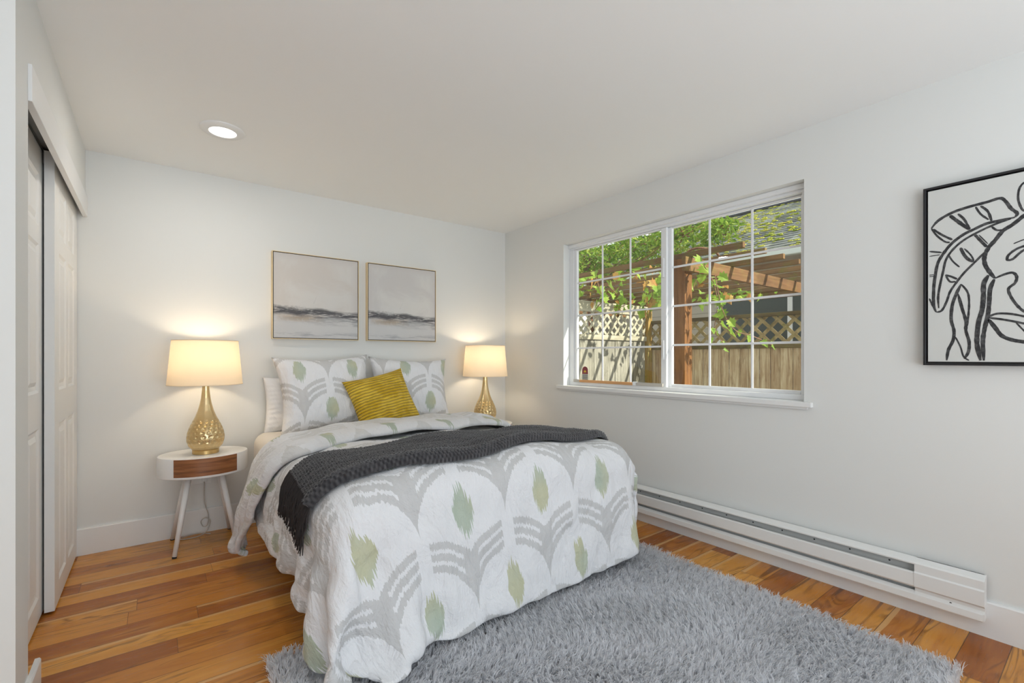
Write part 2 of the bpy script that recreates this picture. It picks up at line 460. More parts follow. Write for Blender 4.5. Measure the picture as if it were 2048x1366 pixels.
# bar lying in the track
M_bargrey = Mat('bar_grey', (.48, .45, .41), .5); M_barwood = Mat('bar_wood', (.62, .33, .14), .5)
bar = thing('window_security_bar', 'grey and orange wooden security bar lying in the bottom track of the sliding window', 'window bar', (FX0 - .002, 2.45, WZ0 + .036))
def bpart(name, y0, y1, mat, z=.012):
    MB().bbox(-.010, .010, y0 - 2.45, y1 - 2.45, -.006, .006 + z, .003).build(name, mat, bar)
bpart('end_sleeve', 2.83, 2.90, M_bargrey); bpart('rod', 2.27, 2.83, M_barwood, .010); bpart('end_sleeve', 2.005, 2.24, M_bargrey); bpart('clamp', 2.24, 2.27, M_vinyl, .016)
# ================================================================== FURNITURE
BX0, BX1, BY0, BY1 = .60, 2.10, 1.79, 3.785
BEDZ = .60
bed = thing('bed', 'double bed with cream fitted sheet and pale cloth-covered base, dressed in a printed duvet', 'bed', ((BX0 + BX1) / 2, (BY0 + BY1) / 2, 0))
cx, cy = bed.location.x, bed.location.y
def bedpart(name, x0, x1, y0, y1, z0, z1, b, seg, mat):
    o = MB().bbox(x0 - cx, x1 - cx, y0 - cy, y1 - cy, z0, z1, b, seg).build(name, mat, bed, True); return o
bedpart('box_spring', BX0 - .02, BX1 - .01, BY0 + .01, BY1, .09, .34, .03, 4, M_base)
bedpart('mattress', BX0 - .045, BX1 + .01, BY0, BY1, .345, .655, .085, 6, M_sheet)
for x_, y_ in ((BX0 + .1, BY0 + .12), (BX1 - .1, BY0 + .12), (BX0 + .1, BY1 - .1), (BX1 - .1, BY1 - .1)):
    MB().lathe([(.022, 0), (.026, .09)], 16, cap=True, c=(x_ - cx, y_ - cy, 0)).build('leg', M_dark, bed)

# --- duvet -------------------------------------------------------------
TX0, TX1, TY0 = .66, 2.05, 1.83      # flat rectangle; beyond it the cloth rolls over the edge
TOPZ = .672
def nz(x, y, z=0.0): return noise.noise(Vector((x, y, z)))
def drape(u, v, lift=0.0):
    """cloth metres -> world. u runs along +x, v along -y (v grows towards the foot). returns point and outward normal (xy)"""
    y = 0; du = 0; sx_ = 0
    if u < TX0: du = TX0 - u; sx_ = -1
    elif u > TX1: du = u - TX1; sx_ = 1
    dv = max(0.0, v + TY0)                    # v = -y
    cxp = min(max(u, TX0), TX1); cyp = max(-v, TY0)
    crown = .035 * (1 - ((cxp - 1.355) / .8) ** 2) - .012
    puff = .012 * nz(u * 3.2, v * 3.2, 4) + .010 * nz(u * 7, v * 7, 9)
    ztop = TOPZ + crown + puff
    if du == 0 and dv == 0:
        return Vector((cxp, cyp, ztop + lift)), Vector((0, 0, 1))
    s = (du ** 3 + dv ** 3) ** (1 / 3)
    ang = math.atan2(dv, du if du > 0 else 0)
    nx, ny = sx_ * math.cos(ang), -math.sin(ang)
    if du == 0: nx, ny = 0, -1
    if dv == 0: nx, ny = sx_, 0
    r = .13
    if s < r * math.pi / 2:
        out = r * math.sin(s / r); down = r * (1 - math.cos(s / r)); k = s / (r * math.pi / 2)
    else:
        out = r; down = r + s - r * math.pi / 2; k = 1
    fall = max(0.0, down - r)
    # perimeter coordinate for vertical folds
    per = (u if dv > 0 else 0) + (v if du > 0 else 0) * sx_ + (ang * .25)
    corner = math.sin(2 * ang) if (du > 0 and dv > 0) else 0
    g = min(1, fall / .35)
    folds = g * (.020 + .05 * corner) * (math.sin(per * 21 + 2.2 * nz(u * 2, v * 2, 1)) + .5 * math.sin(per * 43 + 1.3))
    crease = .022 * g * nz(u * 6, v * 6, 3) + .010 * min(1, s / .1) * nz(u * 15, v * 15, 8)
    belly = .045 * math.sin(min(1, fall / .52) * math.pi) * (.5 + .5 * abs(ny))
    flare = corner * .10 * g
    out += folds + crease + belly + flare
    z = ztop * (1) - down
    zmin = .075 + .015 * nz(u * 5, v * 5, 6) - .02 * corner
    if z < zmin + .08:
        e = zmin + .08 - z; z = zmin + .08 * math.exp(-e / .08); out -= max(0, e - .05) * .25
    P = Vector((cxp + nx * (out + lift), cyp + ny * (out + lift), z + lift * (1 - k)))
    return P, Vector((nx * k, ny * k, 1 - k)).normalized()

def grid_mesh(name, mat, fn, us, vs, parent=None, sub=0, uvfn=None, thick=None):
    V = []; UV = []
    for v in vs:
        for u in us:
            V.append(fn(u, v)); UV.append(uvfn(u, v) if uvfn else (u, v))
    n = len(us)
    F = [(j * n + i, j * n + i + 1, (j + 1) * n + i + 1, (j + 1) * n + i) for j in range(len(vs) - 1) for i in range(n - 1)]
    o = mesh_obj(name, V, F, mat, parent, True, UV)
    if thick:
        m = o.modifiers.new('thickness', 'SOLIDIFY'); m.thickness = thick; m.offset = -1
    if sub:
        m = o.modifiers.new('smooth', 'SUBSURF'); m.levels = sub; m.render_levels = sub
    return o
VF = -3.17           # fold line near the pillows
# relaxed duvet shell: x, y and z of a cloth grid in 2 mm units, stored as differences along both directions
VF = -3.17           # fold line near the pillows
# relaxed duvet shell: x, y and z of a cloth grid in 2 mm units, stored as differences along both directions
DUVET_STEPS = [[[250,-3,-2,-2,6,8,8,9,7,8,5,6,4,3,1,-2,6,10,10,11,12,10,6,-2,7,9,10,11,11,12,12,8,11,11,11,12,12,11,11,10,10,12,11,12,12,12,11,12,11,12,11,12,12,12,11,12,12,11,12,12,11,12,12,12,11,12,12,12,12,12,12,12,12,13,12,13,12,13,13,13,13,13,13,12,12,12,12,14,10,8,5,4,7,-6,5,-5,4,-4,4,-4,4,-4,4,-1,-3,3,0,0,0,-3,4],
[4,-9,-1,0,0,0,-1,-3,-1,-2,1,-1,1,0,0,8,4,-2,1,-1,-4,1,-1,10,2,0,-1,-1,0,-1,-4,4,1,-1,0,-2,-1,0,0,1,1,-1,0,0,-1,0,0,0,0,0,1,-1,0,-1,1,0,-1,1,0,0,0,0,0,0,0,0,0,0,0,0,0,0,0,0,0,0,0,0,-1,0,0,0,0,1,-1,1,0,0,0,0,1,-1,0,0,-1,1,0,0,0,0,0,0,0,-3,3,0,1,1,-5,3,-4],
[4,-1,-9,0,1,-2,-3,-3,0,1,-1,1,-1,2,7,4,-2,2,-1,-1,-2,-2,7,3,0,0,0,-1,-4,1,3,-1,-2,1,0,-2,1,-1,1,0,0,0,0,-1,1,-1,1,0,0,0,-1,1,0,0,0,0,0,0,0,-1,1,0,0,-1,1,0,0,0,-1,1,-1,1,0,-1,0,0,0,0,1,0,-1,1,-1,0,1,-1,1,-1,0,1,-1,1,0,0,0,0,0,0,0,0,0,0,-1,1,3,-2,1,-7,5,0,0],
[5,-1,-1,-5,-6,-2,-1,1,1,1,-1,2,2,4,0,-2,2,-1,0,-3,5,-1,-2,1,2,1,0,-2,0,0,0,0,0,0,-1,1,0,1,-1,0,1,-1,1,0,0,0,0,-1,1,-1,1,0,-1,1,0,-1,1,0,-1,1,0,0,-1,1,0,0,-1,0,1,-1,1,-1,0,1,0,-1,1,0,-1,0,1,-1,1,0,0,0,-1,0,0,0,1,-1,0,1,0,0,0,0,0,0,0,3,-6,6,-2,1,-8,6,0,0,0],
[5,0,-1,-2,-3,-1,0,-2,-1,-1,3,0,1,0,1,1,-2,1,-1,-2,0,3,0,-2,0,2,0,-2,3,-2,0,-1,1,1,0,1,-1,0,0,1,-1,1,-1,1,-1,1,-1,1,0,0,0,-1,1,0,-1,1,0,-1,1,0,-1,0,1,0,-1,0,1,0,0,0,-1,1,0,-1,0,1,-1,0,0,0,0,0,0,0,0,0,0,0,0,0,0,1,0,0,0,0,0,0,0,0,0,-2,5,-2,1,-7,5,0,0,0,1],
[4,1,0,1,-5,2,-1,0,-4,-2,0,0,2,-1,0,0,1,-1,1,1,-3,0,1,0,0,0,1,1,-2,1,0,0,1,0,-1,1,0,0,0,0,0,0,1,-1,1,-1,1,-1,0,1,-1,1,0,-1,1,0,-1,1,0,-1,1,0,-1,0,1,0,-1,0,0,0,1,-1,0,0,0,0,0,0,0,0,0,0,0,0,0,0,0,-1,1,-1,1,0,0,1,0,0,0,0,0,0,-1,3,-1,0,-4,2,1,0,0,1,-2],
[2,0,2,1,-1,-2,2,-1,0,-2,-3,0,-2,1,0,0,0,0,0,3,-3,-1,0,1,1,-2,1,2,0,-1,0,1,-1,0,0,1,0,0,0,0,0,1,-1,1,-1,1,-1,1,0,-1,1,-1,0,1,-1,0,1,-1,0,1,0,-1,1,0,-1,0,1,0,-1,0,0,0,0,1,0,-1,1,-1,1,-1,0,0,0,0,0,0,0,0,-1,1,0,0,1,0,1,2,-7,8,-5,1,1,-1,-1,0,-2,3,0,0,2,-3,2],
[2,0,3,-1,-1,-9,4,4,0,-1,0,-3,0,-1,-1,1,0,0,0,1,1,-3,1,0,-1,1,1,1,-1,0,0,0,1,-1,1,0,0,0,1,-1,0,0,0,0,1,-1,1,-1,0,1,-1,1,-1,0,1,0,-1,1,0,-1,0,1,-1,0,1,0,-1,0,1,0,0,0,0,-1,0,0,0,0,0,0,0,0,0,0,0,0,-1,0,0,1,-1,3,-7,10,-5,-2,7,-4,-3,6,-4,-2,0,4,2,-2,-1,2,-4,4,-3],
[1,1,2,-1,-1,-2,-5,3,4,1,-1,-1,-2,-2,0,-1,0,1,-1,2,2,-2,-2,0,1,0,0,0,1,0,0,0,0,0,1,-1,1,0,0,0,1,-1,1,-1,0,1,-1,1,-1,0,1,-1,1,0,-1,0,1,-1,0,1,-1,0,1,0,-1,0,1,0,-1,0,0,0,0,0,0,1,-1,0,0,0,0,0,0,-1,1,0,0,0,0,-1,1,-2,7,-4,-4,4,0,-4,5,-1,-3,3,5,-6,0,0,3,-4,5,-5,3],
[-2,5,-4,3,1,0,-5,-3,3,3,2,-1,-1,-2,-1,-1,0,-1,1,-1,2,2,-3,0,0,0,0,1,1,-1,0,1,-1,1,0,0,0,0,0,0,0,0,0,0,0,0,0,0,1,-1,0,1,-1,0,1,-1,0,1,-1,0,1,0,-1,0,1,-1,0,0,1,-1,0,0,0,0,0,0,0,0,0,0,0,0,-1,1,-1,1,0,-1,0,0,0,1,-1,2,-1,4,-3,0,2,-2,0,3,-3,-2,1,3,-4,5,-5,5,-4],
[-4,4,0,3,0,-1,-2,-3,-2,4,1,1,0,0,-2,-2,0,0,0,0,0,2,-1,-1,0,0,0,1,0,0,1,-1,1,-1,0,1,0,0,0,0,0,1,-1,1,-1,0,1,-1,0,1,-1,0,1,-1,0,1,-1,0,1,0,-1,0,1,0,-1,1,0,-1,0,1,0,0,0,0,0,-1,0,1,-1,1,-1,0,0,0,0,-1,0,0,0,0,1,-1,1,-2,3,1,-2,1,0,0,0,1,-3,1,1,-2,5,-6,5,-5,5],
[-8,7,0,3,0,1,-1,-3,-2,-2,3,2,1,0,-1,-1,-1,0,-1,0,0,1,2,-3,0,0,0,0,1,0,0,0,0,0,1,0,-1,1,0,0,0,-1,1,0,0,0,0,0,0,0,0,0,0,1,-1,0,1,0,-1,0,1,-1,0,0,1,-1,0,1,-1,0,0,0,0,0,0,0,1,-1,0,0,0,0,0,-1,1,-1,1,-1,0,0,0,0,-1,-2,9,-5,1,1,1,-1,-1,-1,0,1,0,3,-6,6,-6,6,-5],
[-8,4,4,3,2,-2,-1,-2,-3,-1,-1,3,1,2,0,-2,-2,0,0,-1,0,1,1,0,-1,0,0,1,0,0,0,1,0,0,0,-1,1,0,-1,1,0,0,0,0,0,0,0,1,-1,0,1,-1,0,0,1,-1,0,0,1,-1,0,1,0,-1,0,1,0,-1,1,0,0,0,-1,1,0,0,-1,0,1,-1,0,0,0,0,-1,1,0,0,-1,0,-1,1,-2,3,1,0,-1,1,0,-4,4,0,-1,0,3,-5,6,-6,6,-6,6],
[-8,3,9,-5,5,0,-1,-1,-2,-3,-1,0,3,0,1,1,-2,-2,0,0,0,-1,2,1,-2,1,-1,0,0,2,-1,0,0,0,0,1,0,-1,1,0,-1,1,0,0,0,0,0,-1,1,0,0,1,-1,0,0,1,-1,0,0,1,-1,0,0,1,0,-1,0,1,0,-1,0,0,1,-1,0,0,0,1,-1,0,1,-1,1,0,-1,0,-2,0,1,-1,1,0,-1,4,-3,0,-2,3,1,0,0,0,-1,4,-5,5,-6,6,-6,6,-6],
[-7,0,3,-1,6,4,-1,-1,-3,-2,-1,-1,0,2,1,1,0,-2,-1,0,0,0,0,1,0,-1,1,-1,1,0,1,-1,0,1,0,0,-1,1,0,0,0,0,0,0,0,0,0,1,-1,0,0,0,1,-1,0,0,1,0,-1,0,1,0,0,0,-1,1,0,0,-1,1,0,0,0,0,0,0,0,-1,1,0,-1,1,-1,0,1,-2,0,1,-2,1,-1,0,2,-1,-1,0,1,4,-4,1,1,0,0,-3,5,-5,3,1,-1,-3,6],
[-7,-1,2,3,2,4,2,-1,-1,-3,-2,-2,-1,2,1,1,2,-1,-2,0,0,-1,0,1,-1,1,-1,1,0,0,0,1,-1,0,0,0,1,-1,0,0,1,0,-1,0,1,0,-1,0,1,0,0,0,0,1,-1,0,0,0,1,0,-1,0,0,0,1,0,-1,0,1,0,0,0,-1,0,1,0,0,0,-1,0,1,-1,1,-1,0,0,0,-1,-1,0,0,0,0,-2,0,5,-4,1,-1,3,0,1,0,0,1,-1,0,0,0,3,-3],
[-6,-2,1,6,-2,4,3,1,-1,-2,-3,-1,-1,-2,2,1,1,0,0,-1,-1,0,-1,1,1,-1,1,-1,1,0,0,0,1,-1,0,0,0,1,0,0,-1,0,1,0,0,0,0,1,-1,0,0,0,0,0,1,0,0,0,-1,0,1,0,0,0,0,-1,1,0,0,0,-1,0,1,0,-1,1,0,0,0,0,0,0,-1,1,-1,0,0,0,1,-3,0,1,-3,0,-1,0,4,-1,-1,2,0,0,0,1,0,0,1,-1,1,-3,5],
[-6,-2,0,2,2,2,4,2,1,-1,-3,-3,-1,-1,0,2,0,2,-1,-1,0,0,0,-1,1,0,-1,1,-1,1,0,0,-1,1,0,0,0,0,0,0,1,0,-1,1,-1,0,1,-1,1,0,0,0,0,0,0,0,0,0,1,0,0,0,-1,0,0,1,0,0,0,0,0,1,-1,1,0,-1,0,0,0,0,0,0,0,-1,1,0,-1,-1,0,-1,1,-4,1,1,1,-1,1,-1,0,1,0,0,1,0,1,5,-6,-1,3,-2,-4],
[-1,-5,-3,0,2,3,3,3,2,0,-1,-2,-3,-1,-1,0,2,0,1,0,-1,-1,0,0,0,0,1,-1,1,0,0,0,0,1,-1,1,-1,1,-1,0,0,0,1,-1,1,0,0,0,0,0,0,1,-1,1,-1,1,-1,1,-1,0,0,0,1,0,0,0,0,0,0,0,1,-1,1,-1,0,0,0,0,0,1,-1,0,0,0,0,-1,1,0,-3,3,-2,-2,0,-1,2,-1,1,-1,1,0,1,-2,2,0,-4,2,1,-2,0,3,-1],
[0,-1,-4,-2,-1,1,2,4,3,2,0,-2,-2,-2,-1,-1,-1,4,0,0,-1,0,-1,0,1,0,-1,1,-1,0,0,0,1,-1,1,-1,1,-1,1,1,-1,1,-1,1,0,0,0,0,0,0,0,0,0,0,0,0,1,-1,1,0,0,0,0,0,0,0,0,0,0,0,0,0,0,0,0,1,0,0,0,-1,0,0,0,1,-1,1,-1,-1,2,-1,0,4,1,-1,-8,-1,2,-2,2,0,-1,0,1,0,0,-1,6,0,1,-1,0],
[0,0,-1,-5,-1,0,1,2,2,4,2,0,-3,-2,-2,-1,0,-1,3,0,0,0,0,0,-1,0,0,0,1,0,0,0,0,0,0,1,-1,1,0,-1,1,-1,1,0,-1,1,0,0,0,1,-1,0,1,-1,1,-1,0,1,-1,1,-1,1,0,0,0,0,0,0,0,0,0,1,-1,1,0,-1,0,1,0,0,0,0,0,-1,0,0,1,0,0,0,-2,0,5,-1,3,-1,0,-1,0,0,0,-1,1,1,1,1,-1,1,-1,-1,-3],
[0,0,0,-1,-4,-3,0,1,3,2,3,1,1,-2,-3,-1,-1,0,0,3,-1,0,-1,0,0,0,0,0,0,0,0,1,-1,1,0,-1,1,0,0,0,0,1,-1,0,1,0,-1,1,0,0,0,0,0,0,0,1,-1,0,1,-1,1,0,-1,1,0,0,0,1,-1,1,0,-1,1,0,-1,1,0,0,-1,1,0,0,0,1,-1,1,-1,0,0,0,1,3,-6,4,1,1,0,2,0,-1,1,1,-1,-1,-2,-3,0,-2,0,1,1],
[3,-3,0,0,-2,-3,-2,0,0,2,2,4,1,0,-2,-2,-1,-1,0,-1,3,-1,0,0,0,0,0,1,-1,1,0,-1,1,0,0,1,-1,0,0,1,0,-1,1,0,0,0,0,0,0,0,1,-1,0,1,-1,0,1,0,-1,1,0,-1,1,0,0,0,0,0,0,0,0,1,-1,0,1,0,0,-1,1,0,0,1,-1,1,0,0,-1,1,0,-1,4,0,0,-3,1,2,1,0,0,0,-1,-2,-1,-2,0,0,-1,1,0,-1,1],
[9,-3,-5,-1,0,-2,-2,-2,-1,1,1,1,3,2,0,-2,-2,-1,-1,0,1,2,-1,0,-1,1,0,0,0,0,0,1,0,0,-1,0,1,0,0,0,0,1,0,0,-1,0,1,0,0,0,0,0,0,0,1,0,-1,0,1,0,-1,1,0,0,0,0,0,0,1,0,-1,0,1,0,0,0,0,1,0,0,0,0,0,0,0,0,0,-1,-1,6,-1,-1,1,2,0,-2,0,-2,-2,-1,-1,0,0,1,0,0,0,0,-2,0,3],
[9,0,-2,-4,-2,-1,-2,-3,0,-2,1,1,1,1,2,0,-1,-1,-1,0,-1,2,2,-2,0,0,0,0,1,0,0,0,0,0,1,0,0,0,0,0,0,0,0,0,1,0,-1,0,0,0,0,1,0,-1,0,0,1,0,0,-1,1,0,0,0,0,1,-1,0,0,0,1,0,0,0,0,0,-1,1,-1,1,0,0,1,-1,0,0,0,-1,6,-2,1,0,-1,-1,-1,1,-2,-1,0,0,0,0,0,-1,-1,-1,0,0,2,4,-2],
[1,5,2,-1,-2,-2,-2,-1,-3,-2,-1,0,1,1,1,1,0,-2,-1,-1,0,0,2,3,-1,-1,0,0,0,0,0,0,0,1,0,0,0,0,0,0,0,1,-1,1,-1,0,1,0,0,0,0,0,0,1,0,0,-1,0,0,1,0,0,0,0,0,0,1,0,0,0,-1,0,0,0,0,0,1,0,1,-1,0,0,0,1,-1,-1,-1,7,-1,0,-1,0,-1,0,0,-2,-1,0,0,0,0,0,0,1,1,1,1,0,0,-4,-3],
[0,1,5,2,-1,-1,-2,-2,-2,-1,-2,-1,-1,0,1,0,0,0,-1,0,0,0,0,2,1,0,-1,1,0,0,0,1,0,-1,0,1,0,0,0,0,0,0,1,-1,1,0,0,0,0,0,-1,0,0,0,0,0,1,0,0,0,0,0,0,0,0,0,0,0,0,0,1,0,0,0,0,0,0,-1,0,1,0,0,0,-1,0,-1,6,-1,0,0,0,-1,0,-3,-2,-1,1,-1,0,0,0,0,0,0,0,0,-1,0,0,1,3],
[0,0,0,4,3,0,-1,-1,-2,-2,-1,-2,-1,0,-1,1,-1,0,-1,0,-1,1,0,0,4,-1,0,-1,0,1,0,0,0,1,0,-1,0,1,0,0,0,0,0,0,0,0,0,0,0,0,1,0,0,0,0,0,0,0,0,0,0,0,0,0,0,0,0,0,0,0,0,0,0,0,0,0,0,1,0,-1,0,1,-1,0,-2,6,0,0,0,-1,-1,0,-1,0,1,0,0,1,0,0,0,0,0,1,0,0,0,0,0,0,0],
[0,0,0,0,2,3,1,0,0,-2,-2,0,-2,-1,-1,-1,0,-1,0,0,0,0,0,0,0,4,-1,0,0,0,0,0,0,0,0,0,1,-1,0,1,0,-1,0,0,0,0,0,0,0,0,0,0,0,0,0,0,0,0,0,1,0,0,0,0,0,0,0,0,0,0,0,0,0,0,0,0,0,0,0,0,0,0,0,-3,7,-1,0,0,-1,0,-1,-1,0,-1,0,-1,0,-1,0,0,0,0,0,-1,0,0,0,0,0,0,0],
[-6,2,2,1,0,2,2,1,0,1,-1,-2,0,-1,-1,-1,-1,0,0,-1,1,-1,-1,1,-1,0,4,-2,1,0,0,0,0,0,0,1,-1,0,0,0,0,0,0,1,0,0,0,0,0,0,0,0,0,0,0,0,0,0,0,-1,0,1,0,0,0,0,0,0,0,0,0,0,0,0,0,0,0,0,0,0,0,0,-2,5,-1,1,-2,0,-1,0,0,0,0,1,-1,2,-1,2,0,0,0,0,0,0,1,0,0,0,0,0,1],
[-11,1,1,2,2,1,2,2,2,0,1,0,-1,-1,0,-1,0,-1,0,1,-1,0,0,-1,0,0,-1,3,-1,0,0,0,0,0,0,0,0,1,0,0,0,0,0,-1,0,1,-1,1,0,0,0,0,0,0,0,0,0,0,0,0,0,-1,0,1,0,0,0,0,0,0,0,0,0,0,0,0,0,-1,0,1,0,-1,3,0,-1,-1,0,-1,0,0,0,0,1,-1,1,-2,1,-2,0,0,0,0,0,0,-1,0,0,0,0,0,-1],
[-6,-2,0,0,1,1,1,1,1,2,0,1,0,0,0,0,0,1,0,0,-1,0,0,0,0,0,0,0,0,0,0,0,0,0,0,0,0,0,0,-1,0,1,0,0,0,-1,1,-1,0,0,0,1,-1,1,-1,1,-1,1,0,0,0,0,0,0,-1,1,-1,1,-1,0,0,0,0,0,0,0,0,1,0,-1,0,1,0,-1,0,0,0,0,0,0,0,0,0,1,0,2,-1,2,0,0,0,0,0,0,0,0,0,0,-3,0,0],
[1,-1,-3,-2,0,-1,1,0,1,1,1,1,1,0,0,1,0,0,1,-1,1,-1,1,-1,0,0,0,0,0,-1,0,0,0,0,0,0,0,-1,1,0,0,-1,0,1,0,0,0,0,0,0,0,-1,1,-1,1,0,0,0,0,0,0,0,0,-1,1,-1,1,-1,1,0,0,0,0,0,0,0,0,-1,0,0,0,0,0,0,0,-1,1,0,0,0,0,1,0,0,0,0,0,0,0,0,0,0,0,0,0,0,0,1,3,0,1],
[0,0,0,-1,-1,0,-1,0,1,0,1,0,0,1,0,0,0,1,0,1,0,0,0,0,0,-1,0,0,0,0,0,0,0,-1,0,0,0,1,-1,0,0,0,0,0,0,0,0,0,0,0,0,0,0,0,0,-1,1,-1,0,1,-1,1,0,0,0,0,0,0,-1,1,-1,0,0,0,0,0,0,1,-1,1,0,-1,0,0,0,0,0,-1,1,0,0,0,0,1,0,-1,0,-1,0,-1,0,0,0,0,0,0,0,-1,0,0,-1],
[0,0,0,0,0,-1,0,1,-1,0,1,0,0,0,1,-1,1,0,1,-1,1,0,-1,0,0,0,0,0,-1,1,0,-1,0,1,0,-1,0,0,0,0,0,0,0,0,0,0,0,0,0,0,0,0,0,0,0,0,0,0,0,-1,1,-1,0,0,0,0,0,0,1,-1,1,0,0,0,0,0,0,-1,1,-1,0,0,0,0,0,0,-1,1,-1,0,1,0,1,0,0,0,1,0,1,1,0,0,0,0,1,0,0,0,0,0,1],
[0,0,1,2,-1,1,-1,-1,0,0,-1,0,1,-1,0,0,1,0,0,1,-1,0,1,0,0,0,0,-1,1,-1,0,0,0,-1,0,1,0,-1,0,0,0,1,0,-1,0,0,0,0,0,0,0,0,0,0,0,0,0,0,0,0,0,0,0,0,0,0,0,0,0,0,-1,0,0,0,0,0,0,0,0,0,0,0,0,0,0,0,0,0,0,0,0,0,0,1,-1,1,-1,0,-1,0,0,-1,0,0,-1,0,0,0,0,0,-1],
[5,2,0,-1,0,-1,0,-1,-1,0,-1,-1,-1,1,-1,0,0,1,0,0,0,1,-1,0,0,0,0,0,-1,0,0,1,-1,1,0,-1,0,0,0,0,0,0,0,0,0,0,0,0,0,0,0,0,0,0,0,0,0,0,0,0,0,0,0,0,0,0,0,-1,0,0,1,0,0,0,0,0,0,0,-1,0,0,0,0,0,0,0,0,0,0,0,0,1,0,0,0,0,1,0,1,0,0,1,0,0,0,-2,-1,0,0,0,0],
[10,-1,0,-1,-1,-1,-1,-1,0,-2,-1,0,0,-1,0,1,-1,0,1,0,0,0,0,1,-1,0,0,0,0,1,-1,-1,1,0,-1,1,0,0,0,0,0,-1,0,0,0,0,0,0,0,0,0,0,0,0,0,0,0,0,0,0,0,0,0,0,-1,0,0,1,0,0,0,0,-1,0,0,0,0,0,1,0,0,-1,0,0,0,0,0,-1,1,0,1,-1,0,0,1,0,-1,0,-1,0,-1,0,0,2,1,3,1,0,0,1,0],
[7,-1,-1,0,-1,0,-1,0,-2,0,0,0,-1,0,1,-1,1,0,-1,0,1,0,0,0,0,0,0,0,0,-1,1,0,0,-1,1,-1,0,0,0,0,0,0,0,0,0,0,0,0,0,0,0,0,0,0,0,0,0,0,0,0,0,0,-1,0,1,0,0,0,0,0,-1,0,1,0,0,0,-1,0,0,0,0,1,-1,0,0,0,0,0,0,0,0,0,1,0,0,0,1,1,0,0,1,0,-1,-4,-1,-1,0,0,0,-1,0],
[0,0,0,0,0,-1,1,-1,1,0,0,0,1,0,-1,0,0,0,1,0,0,0,0,0,0,0,0,0,0,0,0,0,0,0,0,0,0,0,0,0,0,0,0,0,0,0,-1,1,-1,0,0,0,0,0,0,0,0,0,0,0,-1,0,1,0,0,0,0,0,-1,0,1,0,0,0,-1,0,1,0,0,-1,0,0,1,-1,0,0,0,0,0,1,-1,1,0,0,0,0,-1,0,0,1,0,0,1,2,1,-1,-3,0,0,0,0],
[0,0,0,0,1,0,-1,0,0,0,0,0,-1,1,0,0,1,0,-1,1,0,-1,1,-1,1,0,0,-1,1,0,0,0,-1,0,0,0,0,0,0,0,0,0,0,0,0,0,1,-1,1,0,-1,0,0,0,0,0,0,0,0,0,0,0,0,0,0,0,-1,0,1,0,0,0,-1,0,1,0,0,-1,0,1,0,-1,0,1,-1,0,0,0,0,0,0,0,0,1,0,0,0,-1,0,-1,-1,0,0,0,0,3,4,0,0,0,0],
[0,0,-1,-1,-1,0,0,1,0,0,1,0,1,-1,1,0,0,0,1,-1,0,1,0,0,0,0,-1,1,0,0,0,0,0,0,0,0,0,0,0,0,-1,0,0,0,0,0,0,0,0,0,1,0,-1,0,0,0,0,0,0,0,0,0,0,0,0,0,0,0,0,0,0,-1,1,0,0,-1,0,1,0,-1,0,1,-1,0,1,-1,0,1,0,-1,1,0,0,-1,1,0,1,0,1,0,1,0,0,-2,-2,-2,-1,0,0,0,0],
[-5,-1,0,0,1,0,2,0,1,1,0,1,0,0,0,1,-1,1,-1,1,0,0,0,0,0,-1,1,0,0,0,-1,0,1,0,0,-1,0,0,0,0,1,0,0,-1,0,0,0,0,0,0,0,0,0,0,0,0,0,0,0,-1,1,0,0,0,0,-1,1,0,0,0,-1,1,0,0,-1,1,0,0,-1,1,0,-1,1,-1,0,0,1,-1,0,0,0,0,0,1,0,0,-1,0,0,0,1,0,0,2,2,0,-1,1,0,0,0],
[-8,1,0,1,0,2,0,2,0,1,1,-1,1,0,0,0,0,0,1,-1,0,0,0,1,0,0,0,0,0,-1,1,0,0,0,-1,1,0,0,0,0,-1,0,0,1,0,0,-1,0,0,0,0,0,1,0,-1,0,0,0,0,1,-1,0,0,0,-1,1,0,0,0,-1,1,0,0,-1,1,0,0,-1,1,0,-1,1,-1,1,-1,1,-1,0,0,1,0,0,0,0,0,0,0,0,-1,0,-1,-1,0,0,0,2,1,-4,0,0,0],
[-8,1,1,1,2,1,1,0,1,0,-1,1,0,0,0,0,0,0,0,1,0,0,0,0,-1,1,0,-1,0,1,0,0,-1,0,1,0,-1,0,0,0,1,0,-1,0,0,0,1,0,-1,0,0,0,0,0,0,0,0,0,0,-1,1,0,0,0,0,0,0,0,-1,1,0,0,-1,1,0,0,-1,1,0,-1,1,-1,1,-1,1,-1,0,1,0,-1,0,0,1,0,0,0,0,1,1,0,0,1,0,-2,-2,-2,0,6,1,-1,-3],
[-1,-1,1,1,0,0,0,0,0,0,0,0,0,0,0,0,1,-1,0,0,0,1,0,-1,1,0,0,0,0,0,0,-1,1,0,0,-1,1,0,0,0,-1,0,1,0,-1,0,0,0,1,0,-1,0,0,0,1,-1,0,0,0,1,-1,0,0,0,0,0,0,0,0,0,0,0,0,0,0,0,0,0,0,0,0,0,0,0,0,0,0,-1,0,1,0,0,0,0,0,-1,1,-1,0,0,1,0,0,2,1,0,-3,-3,-1,4,4],
[0,0,0,0,0,0,0,0,0,0,1,-1,0,0,0,0,0,1,0,-1,1,-1,0,1,0,-1,0,1,0,-1,0,1,0,-1,0,1,0,-1,0,0,1,-1,0,0,1,0,-1,0,0,0,1,0,-1,0,0,1,-1,0,0,0,0,0,0,0,0,0,0,0,0,0,0,-1,1,0,0,-1,1,0,-1,1,-1,1,-1,1,-1,1,0,0,0,0,0,0,-1,1,0,1,-1,0,-1,0,-2,0,0,2,1,0,4,-1,-3,-3,-1],
